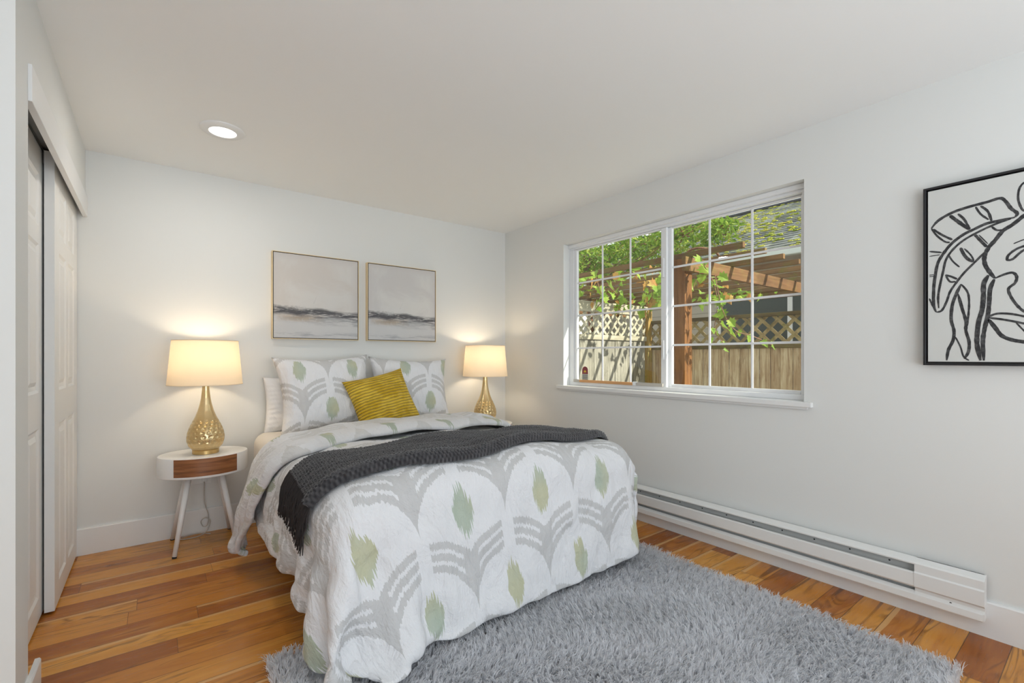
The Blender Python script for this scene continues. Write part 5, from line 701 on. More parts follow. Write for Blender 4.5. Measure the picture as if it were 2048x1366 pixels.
[12,-1,0,1,0,-1,0,1,-1,1,-1,0,1,0,0,-1,0,1,0,0,1,-1,1,-1,1,-1,1,0,0,0,0,0,1,0,0,-1,0,0,0,0,0,0,0,0,0,0,0,0,0,0,0,0,0,0,0,0,0,0,-1,1,0,0,0,0,0,-1,0,0,0,0,1,-1,1,0,0,0,0,-1,0,0,0,0,0,0,0,0,-1,1,0,-1,1,-1,1,0,-1,1,-1,0,0,0,0,1,-1,0,0,0,1,-1,0,1,-1],
[11,1,0,-1,0,0,1,-1,1,-1,1,-1,0,0,0,1,0,-1,0,1,-1,1,-1,1,-1,1,-1,1,0,-1,1,0,0,0,-1,1,0,0,-1,1,-1,0,0,0,1,0,-1,1,0,-1,1,0,0,0,-1,0,0,0,1,-1,0,1,0,0,0,0,0,0,0,0,-1,1,-1,1,0,0,-1,1,0,-1,0,0,0,0,0,0,1,-1,0,1,-1,0,0,0,1,-1,0,1,-1,1,-1,0,1,-1,1,-1,0,1,-1,0,1],
[11,0,0,0,0,1,-1,0,0,1,-1,1,0,0,-1,0,0,1,0,0,0,0,1,0,0,0,0,-1,1,0,0,0,0,0,1,-1,0,0,0,0,0,0,0,0,-1,1,0,0,0,0,0,0,0,0,1,0,-1,0,0,0,0,-1,1,0,0,0,0,0,-1,1,0,0,0,0,0,-1,1,-1,0,0,0,0,0,0,0,0,-1,1,0,-1,1,0,-1,1,-1,0,1,-1,1,-1,1,-1,0,0,0,1,-1,0,1,-1,0],
[12,0,0,0,0,-1,0,1,-1,0,0,0,0,0,1,0,0,-1,0,0,1,-1,0,0,1,-1,1,0,-1,1,-1,1,0,0,0,0,0,0,0,-1,1,-1,0,1,0,-1,1,-1,1,0,-1,1,0,0,-1,0,1,0,0,0,0,0,-1,0,1,0,0,-1,1,-1,1,-1,1,-1,0,1,-1,1,-1,1,-1,0,0,0,0,0,1,-1,0,1,-1,0,1,-1,0,1,-1,0,0,0,0,1,-1,1,-1,0,1,-1,0,1,-1],
[11,0,0,0,0,0,1,-1,1,-1,1,0,-1,0,0,0,0,1,0,0,-1,2,-1,1,-1,1,0,0,0,0,0,0,1,0,-1,1,-1,0,0,0,-1,1,0,-1,1,0,0,0,0,0,1,-1,0,0,1,0,-1,0,-1,0,1,0,0,0,0,0,-1,1,0,-1,0,1,0,1,-1,0,0,-1,0,0,0,0,0,0,0,0,-1,0,1,-1,0,1,-1,0,1,-1,0,1,-1,1,-1,0,0,0,1,-1,0,1,-1,0,1],
[11,0,0,0,0,1,-1,0,0,0,0,0,1,0,-1,0,1,-1,0,0,1,-1,1,-1,1,0,-1,1,0,-1,1,0,0,0,0,-1,0,1,0,0,0,-1,0,1,-1,1,-1,1,0,0,-1,0,1,0,-1,1,0,-1,1,0,-1,1,0,0,-1,1,0,0,-1,1,0,0,0,-1,1,-1,1,-1,1,-1,0,0,0,0,0,0,0,1,-1,0,1,-1,0,1,-1,0,1,-1,1,-1,1,-1,1,-1,0,1,-1,0,1,-1,0],
[12,0,-1,1,0,-1,0,1,-1,1,-1,0,0,0,1,0,-1,0,1,0,0,0,0,0,0,0,1,-1,0,0,1,1,0,0,0,0,-1,-1,1,-1,0,0,1,-1,1,-1,1,0,0,0,0,0,-1,1,1,-1,0,0,-1,1,0,0,0,0,0,0,0,0,-1,0,0,1,0,1,-1,0,-1,1,-2,0,1,-1,0,0,0,0,1,-1,0,0,0,0,1,-1,0,1,-1,0,0,0,0,0,0,1,-1,0,1,-1,0,1,-1],
[11,0,1,-1,0,0,1,-1,0,0,1,-1,0,0,0,0,0,1,-1,0,0,0,0,1,0,1,0,0,-1,0,0,1,1,0,0,-1,0,0,-1,0,-2,1,-1,2,-1,1,-1,1,0,1,0,0,0,0,0,1,0,-1,-1,-1,1,0,0,1,1,-1,1,-1,0,0,0,0,1,0,0,0,-2,-1,-1,0,0,1,0,0,0,0,0,0,0,1,-1,0,0,0,0,0,0,1,-1,1,-1,1,-1,0,1,-1,0,1,-1,0,1],
[11,0,0,0,0,1,-1,0,1,-1,0,1,0,-1,0,0,1,-1,0,0,0,1,0,-1,0,0,0,0,1,0,0,0,-1,0,0,-1,0,0,1,0,2,0,1,-1,1,-2,1,-1,0,-1,0,0,-1,0,1,-1,0,1,1,1,0,-1,0,-1,-1,1,-1,0,1,-1,0,0,0,0,0,0,1,0,1,-1,1,0,0,-1,0,0,0,0,0,0,0,1,-1,0,1,-1,0,0,0,0,0,0,1,-1,0,1,-1,0,1,-1,0],
[11,0,0,0,1,-1,0,1,-1,1,-1,0,0,1,0,0,-1,0,1,0,0,-1,0,2,-1,0,0,1,0,0,-1,-2,-1,0,-1,2,0,0,0,2,1,1,-1,0,-1,1,-1,-1,-1,0,1,0,1,0,-2,0,1,0,2,1,0,0,-1,-2,0,-2,1,-1,0,0,-1,0,0,-1,1,1,1,1,1,1,-1,-1,0,0,1,0,-1,0,1,-1,0,0,0,1,-1,0,1,-1,1,-1,1,-1,0,1,-1,0,1,-1,0,1,-1],
[11,1,0,0,-1,0,0,0,0,0,0,0,0,0,0,0,0,1,-1,0,0,0,1,0,1,-1,1,0,-1,1,-1,-1,-2,-1,1,0,1,1,0,1,0,0,1,-1,1,-1,0,-1,-1,0,1,1,0,-1,-1,0,0,2,1,0,0,0,-1,0,-2,0,-1,1,-1,1,0,-1,-1,0,0,0,2,2,0,1,-1,0,-1,1,-1,0,0,0,0,0,1,-1,0,0,0,1,-1,0,0,0,0,1,-1,0,0,0,0,1,-1,0,1],
[12,-1,0,0,0,0,1,-1,1,-1,1,0,-1,0,0,0,0,0,0,0,0,1,-1,0,0,0,0,0,1,0,0,-1,-1,-1,1,0,1,0,1,0,1,-1,-2,1,0,1,0,0,-1,1,-1,1,-1,-1,0,0,1,1,0,0,0,-1,0,-1,1,0,0,0,1,-1,0,0,-1,-1,-1,1,1,0,3,-1,0,-1,0,0,0,0,0,1,-1,0,0,0,1,-1,0,0,0,1,-1,1,-1,0,0,0,1,-1,0,0,1,-1,0],
[11,0,0,0,0,1,-1,0,0,0,0,0,1,-1,0,0,1,-1,1,-1,0,0,1,-1,-1,1,-1,0,0,0,0,0,1,1,-1,0,0,1,0,1,-1,-1,0,-1,1,1,0,0,2,-1,0,-2,0,0,-1,0,1,0,1,-1,-1,0,0,1,0,2,1,0,0,0,1,-1,-1,-1,-1,-1,0,2,-1,1,-1,0,0,0,0,0,0,0,0,1,-1,0,0,0,1,-1,0,0,0,0,0,0,1,-1,0,1,-1,0,0,1,-1]],
[[31,0,0,0,0,0,0,0,0,0,0,0,0,0,0,0,4,-4,0,0,0,0,0,0,0,0,0,0,0,0,0,0,0,0,0,0,0,0,0,0,0,0,0,0,0,0,0,0,0,0,0,0,0,0,0,0,0,0,0,0,0,0,0,0,0,0,0,0,0,1,0,0,0,0,0,1,0,1,0,1,1,1,1,2,3,2,1,1,0,1,0,1,3,3,2,2,3,3,3,4,3,3,3,3,2,2,3,3,3,7,1],
[0,0,0,0,0,0,0,5,-5,0,0,0,0,0,2,6,-5,-3,0,1,6,2,-1,1,-6,-1,0,-1,0,2,7,-3,-2,1,1,2,2,-1,1,-1,0,-1,1,0,0,0,0,1,0,0,0,0,0,0,0,0,1,0,0,0,0,0,0,0,0,0,0,0,0,-1,0,0,0,0,1,-1,0,0,0,0,0,0,1,0,-1,1,1,0,0,-1,0,0,0,0,0,1,-1,1,0,-1,0,1,0,-1,1,0,0,0,0,-12,-7],
[0,0,0,0,1,2,3,-7,1,0,0,0,2,4,2,-5,-5,4,1,3,1,3,1,-5,3,0,0,1,1,0,-6,4,2,-1,1,0,-1,0,-1,3,0,0,-1,0,0,1,0,-1,0,0,0,0,1,0,0,0,-1,0,0,0,0,0,0,0,0,0,0,0,0,0,0,0,0,0,0,0,0,0,0,0,0,0,0,0,0,0,0,0,0,0,1,0,0,0,0,0,1,-1,0,1,0,-1,0,1,-1,1,0,-1,-8,0,-8],
[0,0,0,8,0,-1,-2,3,2,0,-1,0,0,-6,-1,-4,5,4,0,1,-5,1,4,4,0,0,-1,0,0,-1,2,0,-1,1,-1,0,0,0,0,0,-1,1,0,0,1,-1,0,0,0,1,0,0,-1,0,0,0,0,0,0,1,0,0,0,0,0,0,0,-1,0,0,1,0,0,0,-1,0,1,-1,1,-1,0,0,0,0,0,0,0,1,0,0,0,0,0,0,0,0,0,1,0,-1,0,1,0,-1,1,0,-1,-7,0,-9,0],
[0,0,0,3,7,0,0,0,2,-1,0,-2,-2,0,-4,3,2,0,0,0,0,-4,0,4,2,1,1,-1,1,-1,-1,-1,2,0,0,0,0,0,1,-1,0,0,0,1,-1,0,0,0,1,-1,0,0,0,0,0,1,0,0,0,-1,0,0,0,0,0,0,0,1,0,0,-1,0,0,0,0,1,-1,0,0,1,-1,0,0,0,0,0,1,-1,0,1,-1,1,0,0,0,0,1,-1,0,1,0,-1,0,1,0,-1,-6,-1,-9,0,0],
[0,0,2,-2,5,6,-1,1,0,1,0,-1,-1,0,0,0,0,-1,0,0,1,-1,-2,1,0,3,0,0,-1,1,0,0,0,1,0,-1,-1,1,0,0,0,0,1,-1,0,1,0,0,-1,0,0,1,0,0,0,-1,0,0,0,1,0,0,0,0,0,0,0,-1,0,0,0,0,1,0,0,-1,0,1,-1,0,1,0,-1,0,0,0,-1,1,1,-1,1,0,0,0,0,1,-1,1,0,-1,1,0,0,-1,1,-6,-2,-8,0,0,0],
[0,0,2,0,-2,7,4,-1,1,0,1,1,-1,0,0,-1,-1,0,0,-2,1,2,-2,-3,4,0,1,1,-1,-1,1,0,1,-1,0,0,0,0,0,0,1,0,-1,0,1,-1,0,0,0,1,0,-1,0,0,0,1,0,0,0,-1,0,0,0,0,0,0,0,1,0,0,0,0,-1,0,0,0,1,-1,1,-1,0,0,0,0,0,0,1,-1,0,1,0,0,0,0,1,-1,0,0,1,0,-1,1,-1,2,-7,-2,-8,0,0,0,0],
[0,0,3,0,-2,0,8,2,0,0,0,1,0,0,0,0,-1,1,-1,-2,0,1,1,0,0,-1,1,0,0,1,-1,1,-1,0,1,0,-1,1,0,-1,0,0,1,0,-1,1,0,0,0,-1,1,0,0,0,0,-1,1,0,0,0,0,0,0,0,0,0,0,0,0,0,0,0,0,0,0,0,-1,1,-1,1,-1,0,0,0,0,0,-1,1,0,0,1,0,0,-1,1,0,1,-1,0,1,0,-1,2,-6,-3,-8,0,0,0,0,1],
[0,2,1,0,0,-3,2,8,1,0,0,1,1,0,-1,0,0,-1,0,0,-2,1,1,-1,-1,1,0,1,0,0,0,0,0,1,-1,0,1,-1,0,0,1,0,-1,0,1,-1,0,0,1,0,-1,0,0,0,1,0,-1,0,0,0,0,0,0,0,0,0,0,0,0,0,0,0,0,0,0,0,1,-1,0,0,1,-1,0,0,1,-1,1,-1,1,0,-1,1,-1,2,-1,0,0,1,0,-1,0,0,-3,-4,-8,0,0,1,-1,1,-1],
[0,5,-4,1,1,-1,-1,2,8,1,-1,0,0,1,1,-1,0,0,0,-1,0,-2,2,0,0,-1,1,0,0,0,0,0,1,-1,1,-1,0,1,0,0,-1,1,0,0,-1,1,0,0,-1,1,0,0,0,0,0,0,0,0,0,0,0,0,0,0,0,0,0,0,0,0,0,0,0,0,0,0,-1,1,0,0,-1,1,0,-1,0,0,-1,1,0,0,1,-1,1,0,0,0,0,0,0,1,0,-1,-7,-7,0,0,0,-1,1,-1,1],
[0,3,-2,1,-1,1,-1,0,2,9,1,-1,0,0,0,0,0,0,0,0,-2,0,0,1,-1,0,1,0,1,-1,0,1,-1,1,-1,0,1,-1,0,0,1,-1,0,1,0,-1,0,1,0,-1,0,0,1,0,-1,0,0,1,0,0,0,0,0,0,0,0,0,0,0,-1,0,0,0,0,0,1,0,-1,0,0,0,0,0,1,-1,0,0,1,-1,1,0,0,0,0,0,1,0,0,-1,0,0,-6,-9,0,0,0,0,0,0,1,-1],
[0,1,1,0,0,0,0,-1,1,1,10,0,-1,0,0,1,0,-1,0,0,1,-2,-1,1,1,-1,-1,1,0,1,0,-1,1,-1,1,0,0,0,0,0,0,0,0,0,0,0,0,0,0,0,0,1,-1,0,0,0,1,-1,0,0,0,0,0,0,0,0,0,0,0,1,0,-1,0,0,1,-1,0,0,0,0,0,0,0,-1,0,0,0,0,1,-1,0,1,1,-1,0,0,0,0,0,1,-7,-10,2,-1,0,0,1,0,0,0,1],
[0,-2,5,-1,1,-2,0,0,0,1,1,9,1,0,-1,0,0,0,0,0,-1,0,-1,1,0,0,0,0,0,0,0,1,-1,1,-1,0,0,1,-1,1,-1,0,1,-1,0,1,0,-1,0,1,0,-1,0,0,1,0,-1,0,0,1,0,0,0,0,0,0,-1,0,0,0,0,1,0,0,-1,0,0,0,1,-1,1,-1,0,0,0,0,1,-1,0,1,0,0,-1,1,0,1,0,-1,1,-6,-11,1,0,0,1,0,-1,1,0,0,0],
[0,-3,4,0,1,0,-1,1,-1,1,0,3,8,0,0,0,0,0,-1,0,1,-1,0,-1,0,1,-1,1,0,0,0,0,0,0,0,0,0,0,0,0,0,1,-1,0,0,0,0,0,0,0,0,0,1,0,-1,0,0,1,0,-1,0,0,0,0,0,0,1,0,0,-1,0,0,0,0,0,0,0,1,-1,0,0,0,0,0,-1,0,0,0,0,0,1,0,0,0,1,-1,0,2,-7,-11,2,0,-1,1,-1,1,1,-1,1,0,0],
[0,0,0,0,1,1,0,-1,0,0,1,0,3,7,1,0,0,-1,1,-1,-1,1,-1,-1,1,0,0,-1,1,1,-1,0,1,-1,0,1,0,-1,1,-1,1,-1,0,1,0,-1,0,1,0,-1,0,1,-1,0,1,0,0,-1,0,1,0,0,0,0,0,-1,0,0,0,1,0,0,0,0,0,0,0,-1,0,1,-1,0,0,0,1,0,-1,0,1,0,0,0,0,0,0,0,1,-6,-11,1,-1,1,0,0,1,0,-1,2,0,0,0],
[0,1,-1,1,-1,2,0,-1,1,-1,1,0,1,4,6,0,0,1,-1,0,0,0,-1,0,0,0,-1,1,0,0,1,-1,0,0,0,0,0,0,0,1,-1,0,1,-1,0,0,1,-1,0,1,0,-1,0,1,-1,0,1,0,0,-1,0,0,0,0,0,1,0,0,0,0,-1,0,0,0,0,0,0,0,1,-1,0,0,0,0,0,0,0,0,-1,0,0,0,1,0,0,1,-5,-12,2,-2,1,0,1,0,0,0,1,-1,0,1,-1],
[0,3,-1,0,0,-1,1,0,-1,0,0,1,0,1,5,5,0,-1,0,1,-1,0,0,-1,0,0,0,0,0,0,0,1,-1,0,0,0,0,1,-1,0,0,1,-1,0,1,0,-1,0,1,-1,0,1,0,-1,1,0,-1,0,1,0,0,0,0,0,0,0,0,-1,0,0,1,0,0,0,0,0,0,0,-1,0,1,0,-1,1,-1,1,-1,1,0,0,0,0,0,-1,1,-4,-13,2,-1,1,0,-1,0,0,1,0,0,1,0,-1,2],
[3,0,0,-1,0,0,0,0,0,0,-1,1,0,0,1,5,5,1,0,-1,1,-1,0,0,-1,0,1,-1,0,0,0,0,0,1,0,0,0,-1,1,-1,1,-1,1,0,-1,0,1,0,-1,1,0,-1,1,0,-1,1,0,0,-1,0,1,0,0,0,0,-1,0,1,0,0,0,-1,0,0,0,0,0,0,1,0,-1,0,1,-1,0,0,0,0,0,0,-1,0,0,1,-3,-14,2,-1,0,-1,0,1,0,0,0,0,1,-1,0,0,-1],
[3,0,1,0,-1,-1,-1,1,0,-1,1,-1,1,1,-1,1,6,4,0,0,-1,0,0,0,-1,0,0,0,1,0,0,-1,1,-1,0,0,0,1,-1,1,-1,1,-1,0,1,0,-1,0,1,-1,0,1,-1,0,1,-1,0,1,0,0,-1,0,0,0,0,1,0,0,0,-1,0,1,0,0,0,0,0,0,-1,0,1,0,-1,1,0,0,0,0,0,0,1,-1,0,-2,-14,1,-2,0,1,0,0,0,0,0,-1,0,-1,0,0,0,0],
[3,1,-1,1,0,0,-1,0,-1,1,-1,0,0,0,1,1,0,7,2,0,1,0,0,-1,0,0,-1,1,-1,0,0,1,-1,1,0,0,0,-1,1,-1,1,-1,1,0,-1,0,1,0,-1,1,0,-1,1,0,0,0,0,0,0,0,0,0,0,0,0,0,0,0,-1,1,0,0,0,-1,0,0,0,1,0,0,-1,1,0,-1,1,-1,1,0,-1,1,-1,1,-3,-13,-1,-2,1,-1,-1,0,1,-1,0,0,0,0,0,0,0,0,0],
[4,-1,1,-1,1,0,0,-2,0,0,0,0,0,0,1,0,0,0,9,1,0,-1,0,0,0,-1,1,-1,0,1,-1,0,1,-1,0,0,0,1,-1,1,-1,1,-1,0,1,0,-1,1,0,-1,1,0,-1,1,-1,1,0,-1,1,0,0,0,0,0,0,0,0,-1,1,0,0,-1,0,1,0,0,0,-1,0,1,0,-1,1,0,0,0,0,0,1,-1,-1,-3,-10,-3,0,1,-1,0,0,0,-1,0,0,0,1,0,0,0,1,0,1],
[4,0,-1,1,0,0,0,1,-1,0,-1,0,0,0,0,1,0,0,0,10,0,0,0,0,-1,0,0,0,0,-1,1,0,-1,1,0,0,0,0,0,0,0,-1,1,0,-1,1,0,-1,1,0,-1,1,0,0,0,0,0,0,0,0,0,0,0,0,0,0,0,0,0,0,-1,1,0,0,0,0,0,0,0,0,0,0,0,0,0,0,0,-1,-1,-1,-1,-10,-3,1,1,-1,0,-1,1,-1,1,-1,1,0,-1,0,1,1,0,0,1],
[4,0,0,0,-1,1,1,-1,0,-1,0,0,-1,1,0,0,1,0,0,0,8,1,0,-1,0,0,-1,0,0,1,0,-1,1,-1,0,0,0,0,1,-1,1,0,-1,1,0,-1,0,1,-1,1,0,-1,1,-1,1,-1,1,0,-1,1,0,0,0,0,0,0,-1,1,0,-1,1,0,0,-1,0,0,0,0,1,-1,0,1,-1,1,0,0,0,-1,0,-1,-10,-1,0,0,-1,0,0,1,-1,0,0,1,-1,0,1,0,0,0,0,2,-1],
[5,0,0,-1,1,0,-1,1,0,0,0,-1,1,-1,-1,1,0,1,0,1,1,7,0,0,0,-1,0,0,0,0,0,0,0,0,0,1,-1,0,0,0,0,0,0,-1,1,0,0,-1,1,-1,1,0,0,0,0,0,0,0,1,-1,0,0,0,0,0,0,0,0,0,0,0,-1,0,1,-1,0,0,0,0,0,0,-1,1,0,-1,0,0,0,-2,-8,0,-1,0,-1,0,1,0,-1,1,0,0,0,0,1,0,0,1,-1,1,-1,1],
[5,0,-1,0,0,0,1,0,0,0,0,0,-1,0,0,-1,1,0,1,-1,1,2,5,1,-1,0,0,0,0,-1,0,1,-1,1,0,-1,1,-1,0,0,0,0,0,1,-1,0,0,1,-1,0,0,0,0,1,-1,1,-1,1,-1,0,0,1,0,-1,0,0,1,-1,0,0,0,0,0,-1,1,0,0,0,-1,0,0,1,-1,0,1,0,-1,-1,-7,-1,0,-1,0,0,1,-1,0,1,-1,1,0,0,1,-1,0,1,0,1,-1,1,0],
[4,0,1,0,0,0,-1,1,1,0,-1,1,0,0,0,0,-1,1,0,1,0,0,2,4,1,-1,0,-1,0,0,0,0,1,-1,0,0,0,1,-1,1,-1,0,1,-1,0,0,0,0,0,0,0,1,-1,0,0,0,1,-1,1,0,0,-1,0,1,0,-1,0,0,-1,1,-1,0,0,0,0,-1,0,0,0,0,0,0,1,-1,0,0,-1,-6,0,-1,0,0,-1,1,-1,0,1,0,0,0,0,0,0,1,0,0,0,0,0,0,0],
[4,0,1,0,-1,0,1,-1,0,1,1,-1,0,0,0,0,0,1,-1,1,-1,0,0,3,2,1,-1,1,0,0,0,0,-1,1,0,0,0,-1,1,-1,0,0,0,0,0,0,0,-1,1,0,0,-1,1,0,0,0,0,0,0,0,0,0,0,0,0,0,-1,1,0,-1,0,0,0,0,-1,1,-1,0,0,0,0,0,0,0,0,-2,-3,-1,0,0,-1,0,1,-1,1,0,0,-1,1,0,1,0,0,0,0,0,0,0,1,-1,0],
[5,0,-1,1,0,0,0,0,0,0,0,1,0,0,0,1,0,0,0,0,0,0,0,0,2,3,-1,0,0,0,0,0,0,0,0,0,0,0,-1,1,0,0,-1,-1,0,0,1,0,-1,1,-1,1,0,0,0,0,0,1,-1,0,1,0,-1,0,0,0,0,-1,0,0,0,0,-1,0,0,-1,1,-1,0,0,1,-1,0,0,-1,-2,-1,0,0,-1,1,-1,0,0,0,0,0,1,0,0,0,0,0,0,0,0,0,0,0,1,0],
[4,1,0,-1,1,0,-1,1,0,-1,1,0,0,0,0,0,0,0,1,0,0,0,0,-1,0,2,2,-1,0,0,0,0,1,-1,0,0,0,0,0,-1,0,0,0,1,0,0,-1,0,0,0,0,0,0,0,1,0,-1,0,1,0,-1,0,1,0,-1,0,0,0,0,-1,0,0,-1,0,0,0,0,0,0,0,-1,1,-1,0,-2,0,0,0,0,0,-1,1,0,0,0,1,0,0,0,0,-1,1,0,0,0,1,-1,1,-1,0,0],
[5,-1,0,1,0,-1,1,0,0,0,0,0,0,1,0,0,0,0,0,0,0,1,0,0,0,-2,2,1,0,0,0,0,0,0,0,0,0,0,0,0,-1,0,-1,0,0,0,-1,1,0,-1,1,0,0,0,0,0,1,0,0,0,0,0,0,-1,0,0,0,0,-1,0,0,-1,1,-1,0,0,-1,1,-1,0,0,0,0,-1,1,-1,0,0,0,0,0,0,0,1,0,-1,0,0,1,0,0,0,0,0,1,-1,1,-1,1,0,0],
[3,1,0,0,0,1,0,-1,0,1,-1,0,1,-1,0,0,1,0,0,0,0,0,0,0,0,-1,0,1,0,0,0,1,-1,0,0,0,0,0,-1,0,1,-1,0,0,-1,0,1,-1,0,1,0,0,0,0,0,0,0,0,0,0,0,0,0,0,0,0,-1,0,0,0,-1,0,0,0,0,0,0,-1,1,0,-1,-1,0,0,0,1,0,0,0,0,1,0,0,0,0,1,0,0,-1,1,0,0,0,0,0,0,0,0,0,0,0],
[4,0,1,-1,0,0,0,1,0,0,0,0,-1,1,0,0,0,-1,0,0,0,0,0,0,-1,1,0,-1,1,0,0,-1,1,0,0,0,-1,0,1,-1,-1,1,0,-1,0,0,0,0,0,0,-1,0,0,1,0,0,0,0,0,0,1,0,-1,0,0,0,0,-1,0,0,0,0,-1,0,0,0,0,0,0,0,1,-1,0,0,0,0,0,0,1,0,0,1,1,-1,0,0,1,0,0,0,0,0,0,0,0,0,0,0,0,0,0],
[3,0,0,1,0,0,0,0,0,0,0,0,0,0,0,0,-1,1,-1,0,0,-1,-1,0,1,-1,0,1,-1,0,0,0,0,0,0,0,0,0,-1,1,0,-1,0,0,1,-1,0,0,0,0,1,-1,1,-1,0,0,0,0,0,1,-1,0,0,0,0,0,0,0,0,0,0,0,0,1,-1,0,0,1,-1,0,0,1,-1,0,0,0,1,0,0,1,0,0,-1,1,0,0,0,0,0,0,0,0,1,0,-1,1,-1,1,0,0,-1],
[4,0,0,0,0,0,0,0,0,-1,0,1,0,-1,1,-1,1,-1,0,-1,0,-1,0,0,-1,1,-1,0,0,0,0,0,0,0,0,0,0,0,0,0,0,0,0,1,-1,1,-1,0,1,-1,0,1,-1,0,0,0,0,0,0,0,0,0,0,0,0,0,0,0,0,0,0,0,1,-1,1,0,0,-1,0,0,0,0,1,-1,0,0,0,0,0,1,0,0,1,0,0,0,0,0,0,0,1,-1,0,0,1,-1,1,-1,0,0,0],
[3,0,0,0,0,0,0,0,0,1,0,-1,0,0,0,0,-1,0,1,-1,-1,0,0,0,-1,0,0,0,0,0,0,0,0,0,0,-1,1,-1,1,-1,1,0,0,0,0,0,1,0,-1,0,0,0,0,0,0,0,0,0,0,-1,0,0,1,0,0,-1,1,0,0,0,1,0,-1,1,-1,0,0,0,1,-1,0,0,0,0,0,0,0,1,0,-1,1,0,0,0,1,0,-1,1,0,0,-1,1,0,0,-1,1,-1,1,0,-1,1],
[3,0,0,0,0,0,0,0,0,-1,1,-1,1,0,-1,1,0,0,-1,0,0,0,0,-2,1,-1,1,-1,0,0,0,0,-1,1,-1,1,-1,1,0,0,0,0,1,-1,1,-1,0,0,0,1,-1,0,0,0,0,0,0,0,-1,1,0,0,-1,0,0,1,0,0,0,0,0,0,1,-1,1,0,0,0,-1,1,-1,0,0,0,0,0,0,0,0,1,-1,1,0,0,0,0,0,0,0,0,0,0,0,0,1,-1,1,-1,0,1,-1],
[2,0,0,0,0,0,0,0,0,1,-1,1,-1,0,1,-1,0,0,0,0,0,-1,0,0,0,0,-1,0,0,0,0,0,0,-1,1,-1,1,0,0,0,0,0,0,0,0,1,0,0,0,-1,1,0,-1,0,0,0,0,-1,1,-1,0,0,1,0,0,0,-1,1,0,1,-1,1,-1,1,0,-1,1,0,0,-1,1,-1,0,0,-1,1,0,0,0,0,1,0,0,0,0,0,0,0,0,0,1,0,-1,0,0,0,0,1,-1,0,1],
[0,0,1,0,0,1,0,0,0,0,0,0,1,0,-1,1,0,-1,0,0,-1,1,-1,0,-1,0,0,0,0,0,0,-1,0,0,0,1,-1,0,0,1,0,0,0,1,-1,0,0,0,1,0,0,-1,1,-1,0,0,-1,1,-1,1,0,-1,0,0,0,0,1,0,0,0,0,0,1,0,-1,1,-1,1,0,0,-1,1,-1,0,0,0,-1,1,0,0,0,0,0,1,-1,1,0,0,0,0,-1,0,1,0,0,0,0,-1,1,0,-1],
[2,0,-1,1,0,0,0,0,0,0,0,0,0,0,0,0,0,0,0,-1,1,-1,0,0,0,0,-1,0,0,0,-1,1,0,0,-1,0,0,1,0,0,0,0,0,0,1,0,0,0,-1,1,-1,1,-1,1,-1,0,0,0,0,-1,0,0,0,0,1,0,0,-1,1,0,1,0,-1,0,1,0,0,-1,1,0,0,-1,0,0,0,-1,1,0,0,0,0,0,1,-1,1,-1,1,-1,1,0,0,0,0,0,0,0,0,0,0,-1,1],
[2,0,0,0,0,-1,1,-1,1,0,0,0,0,0,0,0,0,0,0,0,0,-1,0,0,-1,0,1,-1,0,-1,0,0,0,0,0,0,1,-1,0,0,0,2,0,0,0,0,0,0,0,0,0,-1,1,-1,0,0,0,-1,0,0,0,0,0,0,0,0,0,1,0,0,0,0,1,0,0,0,0,0,-1,0,0,0,0,0,0,0,0,-1,1,0,0,0,0,1,-1,1,-1,1,-1,0,0,0,0,0,0,0,0,0,0,1,-1],
[2,0,0,0,0,0,0,0,0,0,0,0,0,0,0,-1,0,1,-1,1,-1,1,-1,0,0,-1,0,0,-1,1,0,-1,0,0,1,-1,0,0,1,0,0,0,0,0,0,1,0,0,0,0,0,0,-1,0,0,-1,0,0,0,0,0,0,0,0,0,0,1,0,0,0,0,1,0,0,0,0,0,0,0,0,0,0,-1,0,0,0,-1,1,0,0,0,1,-1,0,1,-1,0,0,1,-1,1,0,0,0,-1,1,-1,1,-1,0,0],
[2,0,0,-1,0,1,-1,1,-1,0,1,0,-1,0,1,0,0,-1,1,-1,1,-1,0,-1,1,0,-1,0,0,-1,0,0,0,0,0,0,0,1,-1,1,0,0,0,1,0,0,0,0,0,0,0,0,0,0,-1,0,0,0,-1,0,0,0,0,0,0,1,-1,0,1,0,1,-1,1,0,0,0,0,0,0,0,0,-1,1,-1,-1,0,1,0,-1,1,0,0,0,0,0,0,0,0,0,0,0,0,-1,1,0,0,0,0,0,0,1],
[1,0,0,1,0,-1,1,0,0,0,-1,0,1,0,-1,1,0,0,-1,1,-1,0,0,0,-1,0,0,0,0,0,-1,0,0,0,0,0,0,0,1,0,0,0,1,-1,1,-1,1,0,0,-1,0,0,0,0,1,-1,0,-1,1,-1,0,0,0,1,-1,0,1,0,0,1,-1,1,-1,1,0,0,0,0,0,0,-1,1,-1,0,0,0,0,-1,1,0,0,0,0,0,0,0,1,-1,0,1,-1,0,1,-1,1,-1,1,-1,1,-1,0],
[1,0,0,0,0,1,-1,0,0,0,1,0,-1,0,1,-1,0,0,1,-1,0,0,1,-1,0,-1,0,0,-1,0,1,-1,0,0,0,1,-1,0,0,0,1,0,0,1,0,0,0,0,0,0,0,0,0,-1,0,0,-1,1,-1,0,0,0,0,0,0,0,0,1,0,0,1,-1,1,0,0,0,0,0,0,-1,1,-1,0,0,0,0,-1,1,0,-1,1,0,0,0,0,0,0,0,0,0,0,0,0,0,-1,1,0,0,0,0,0],
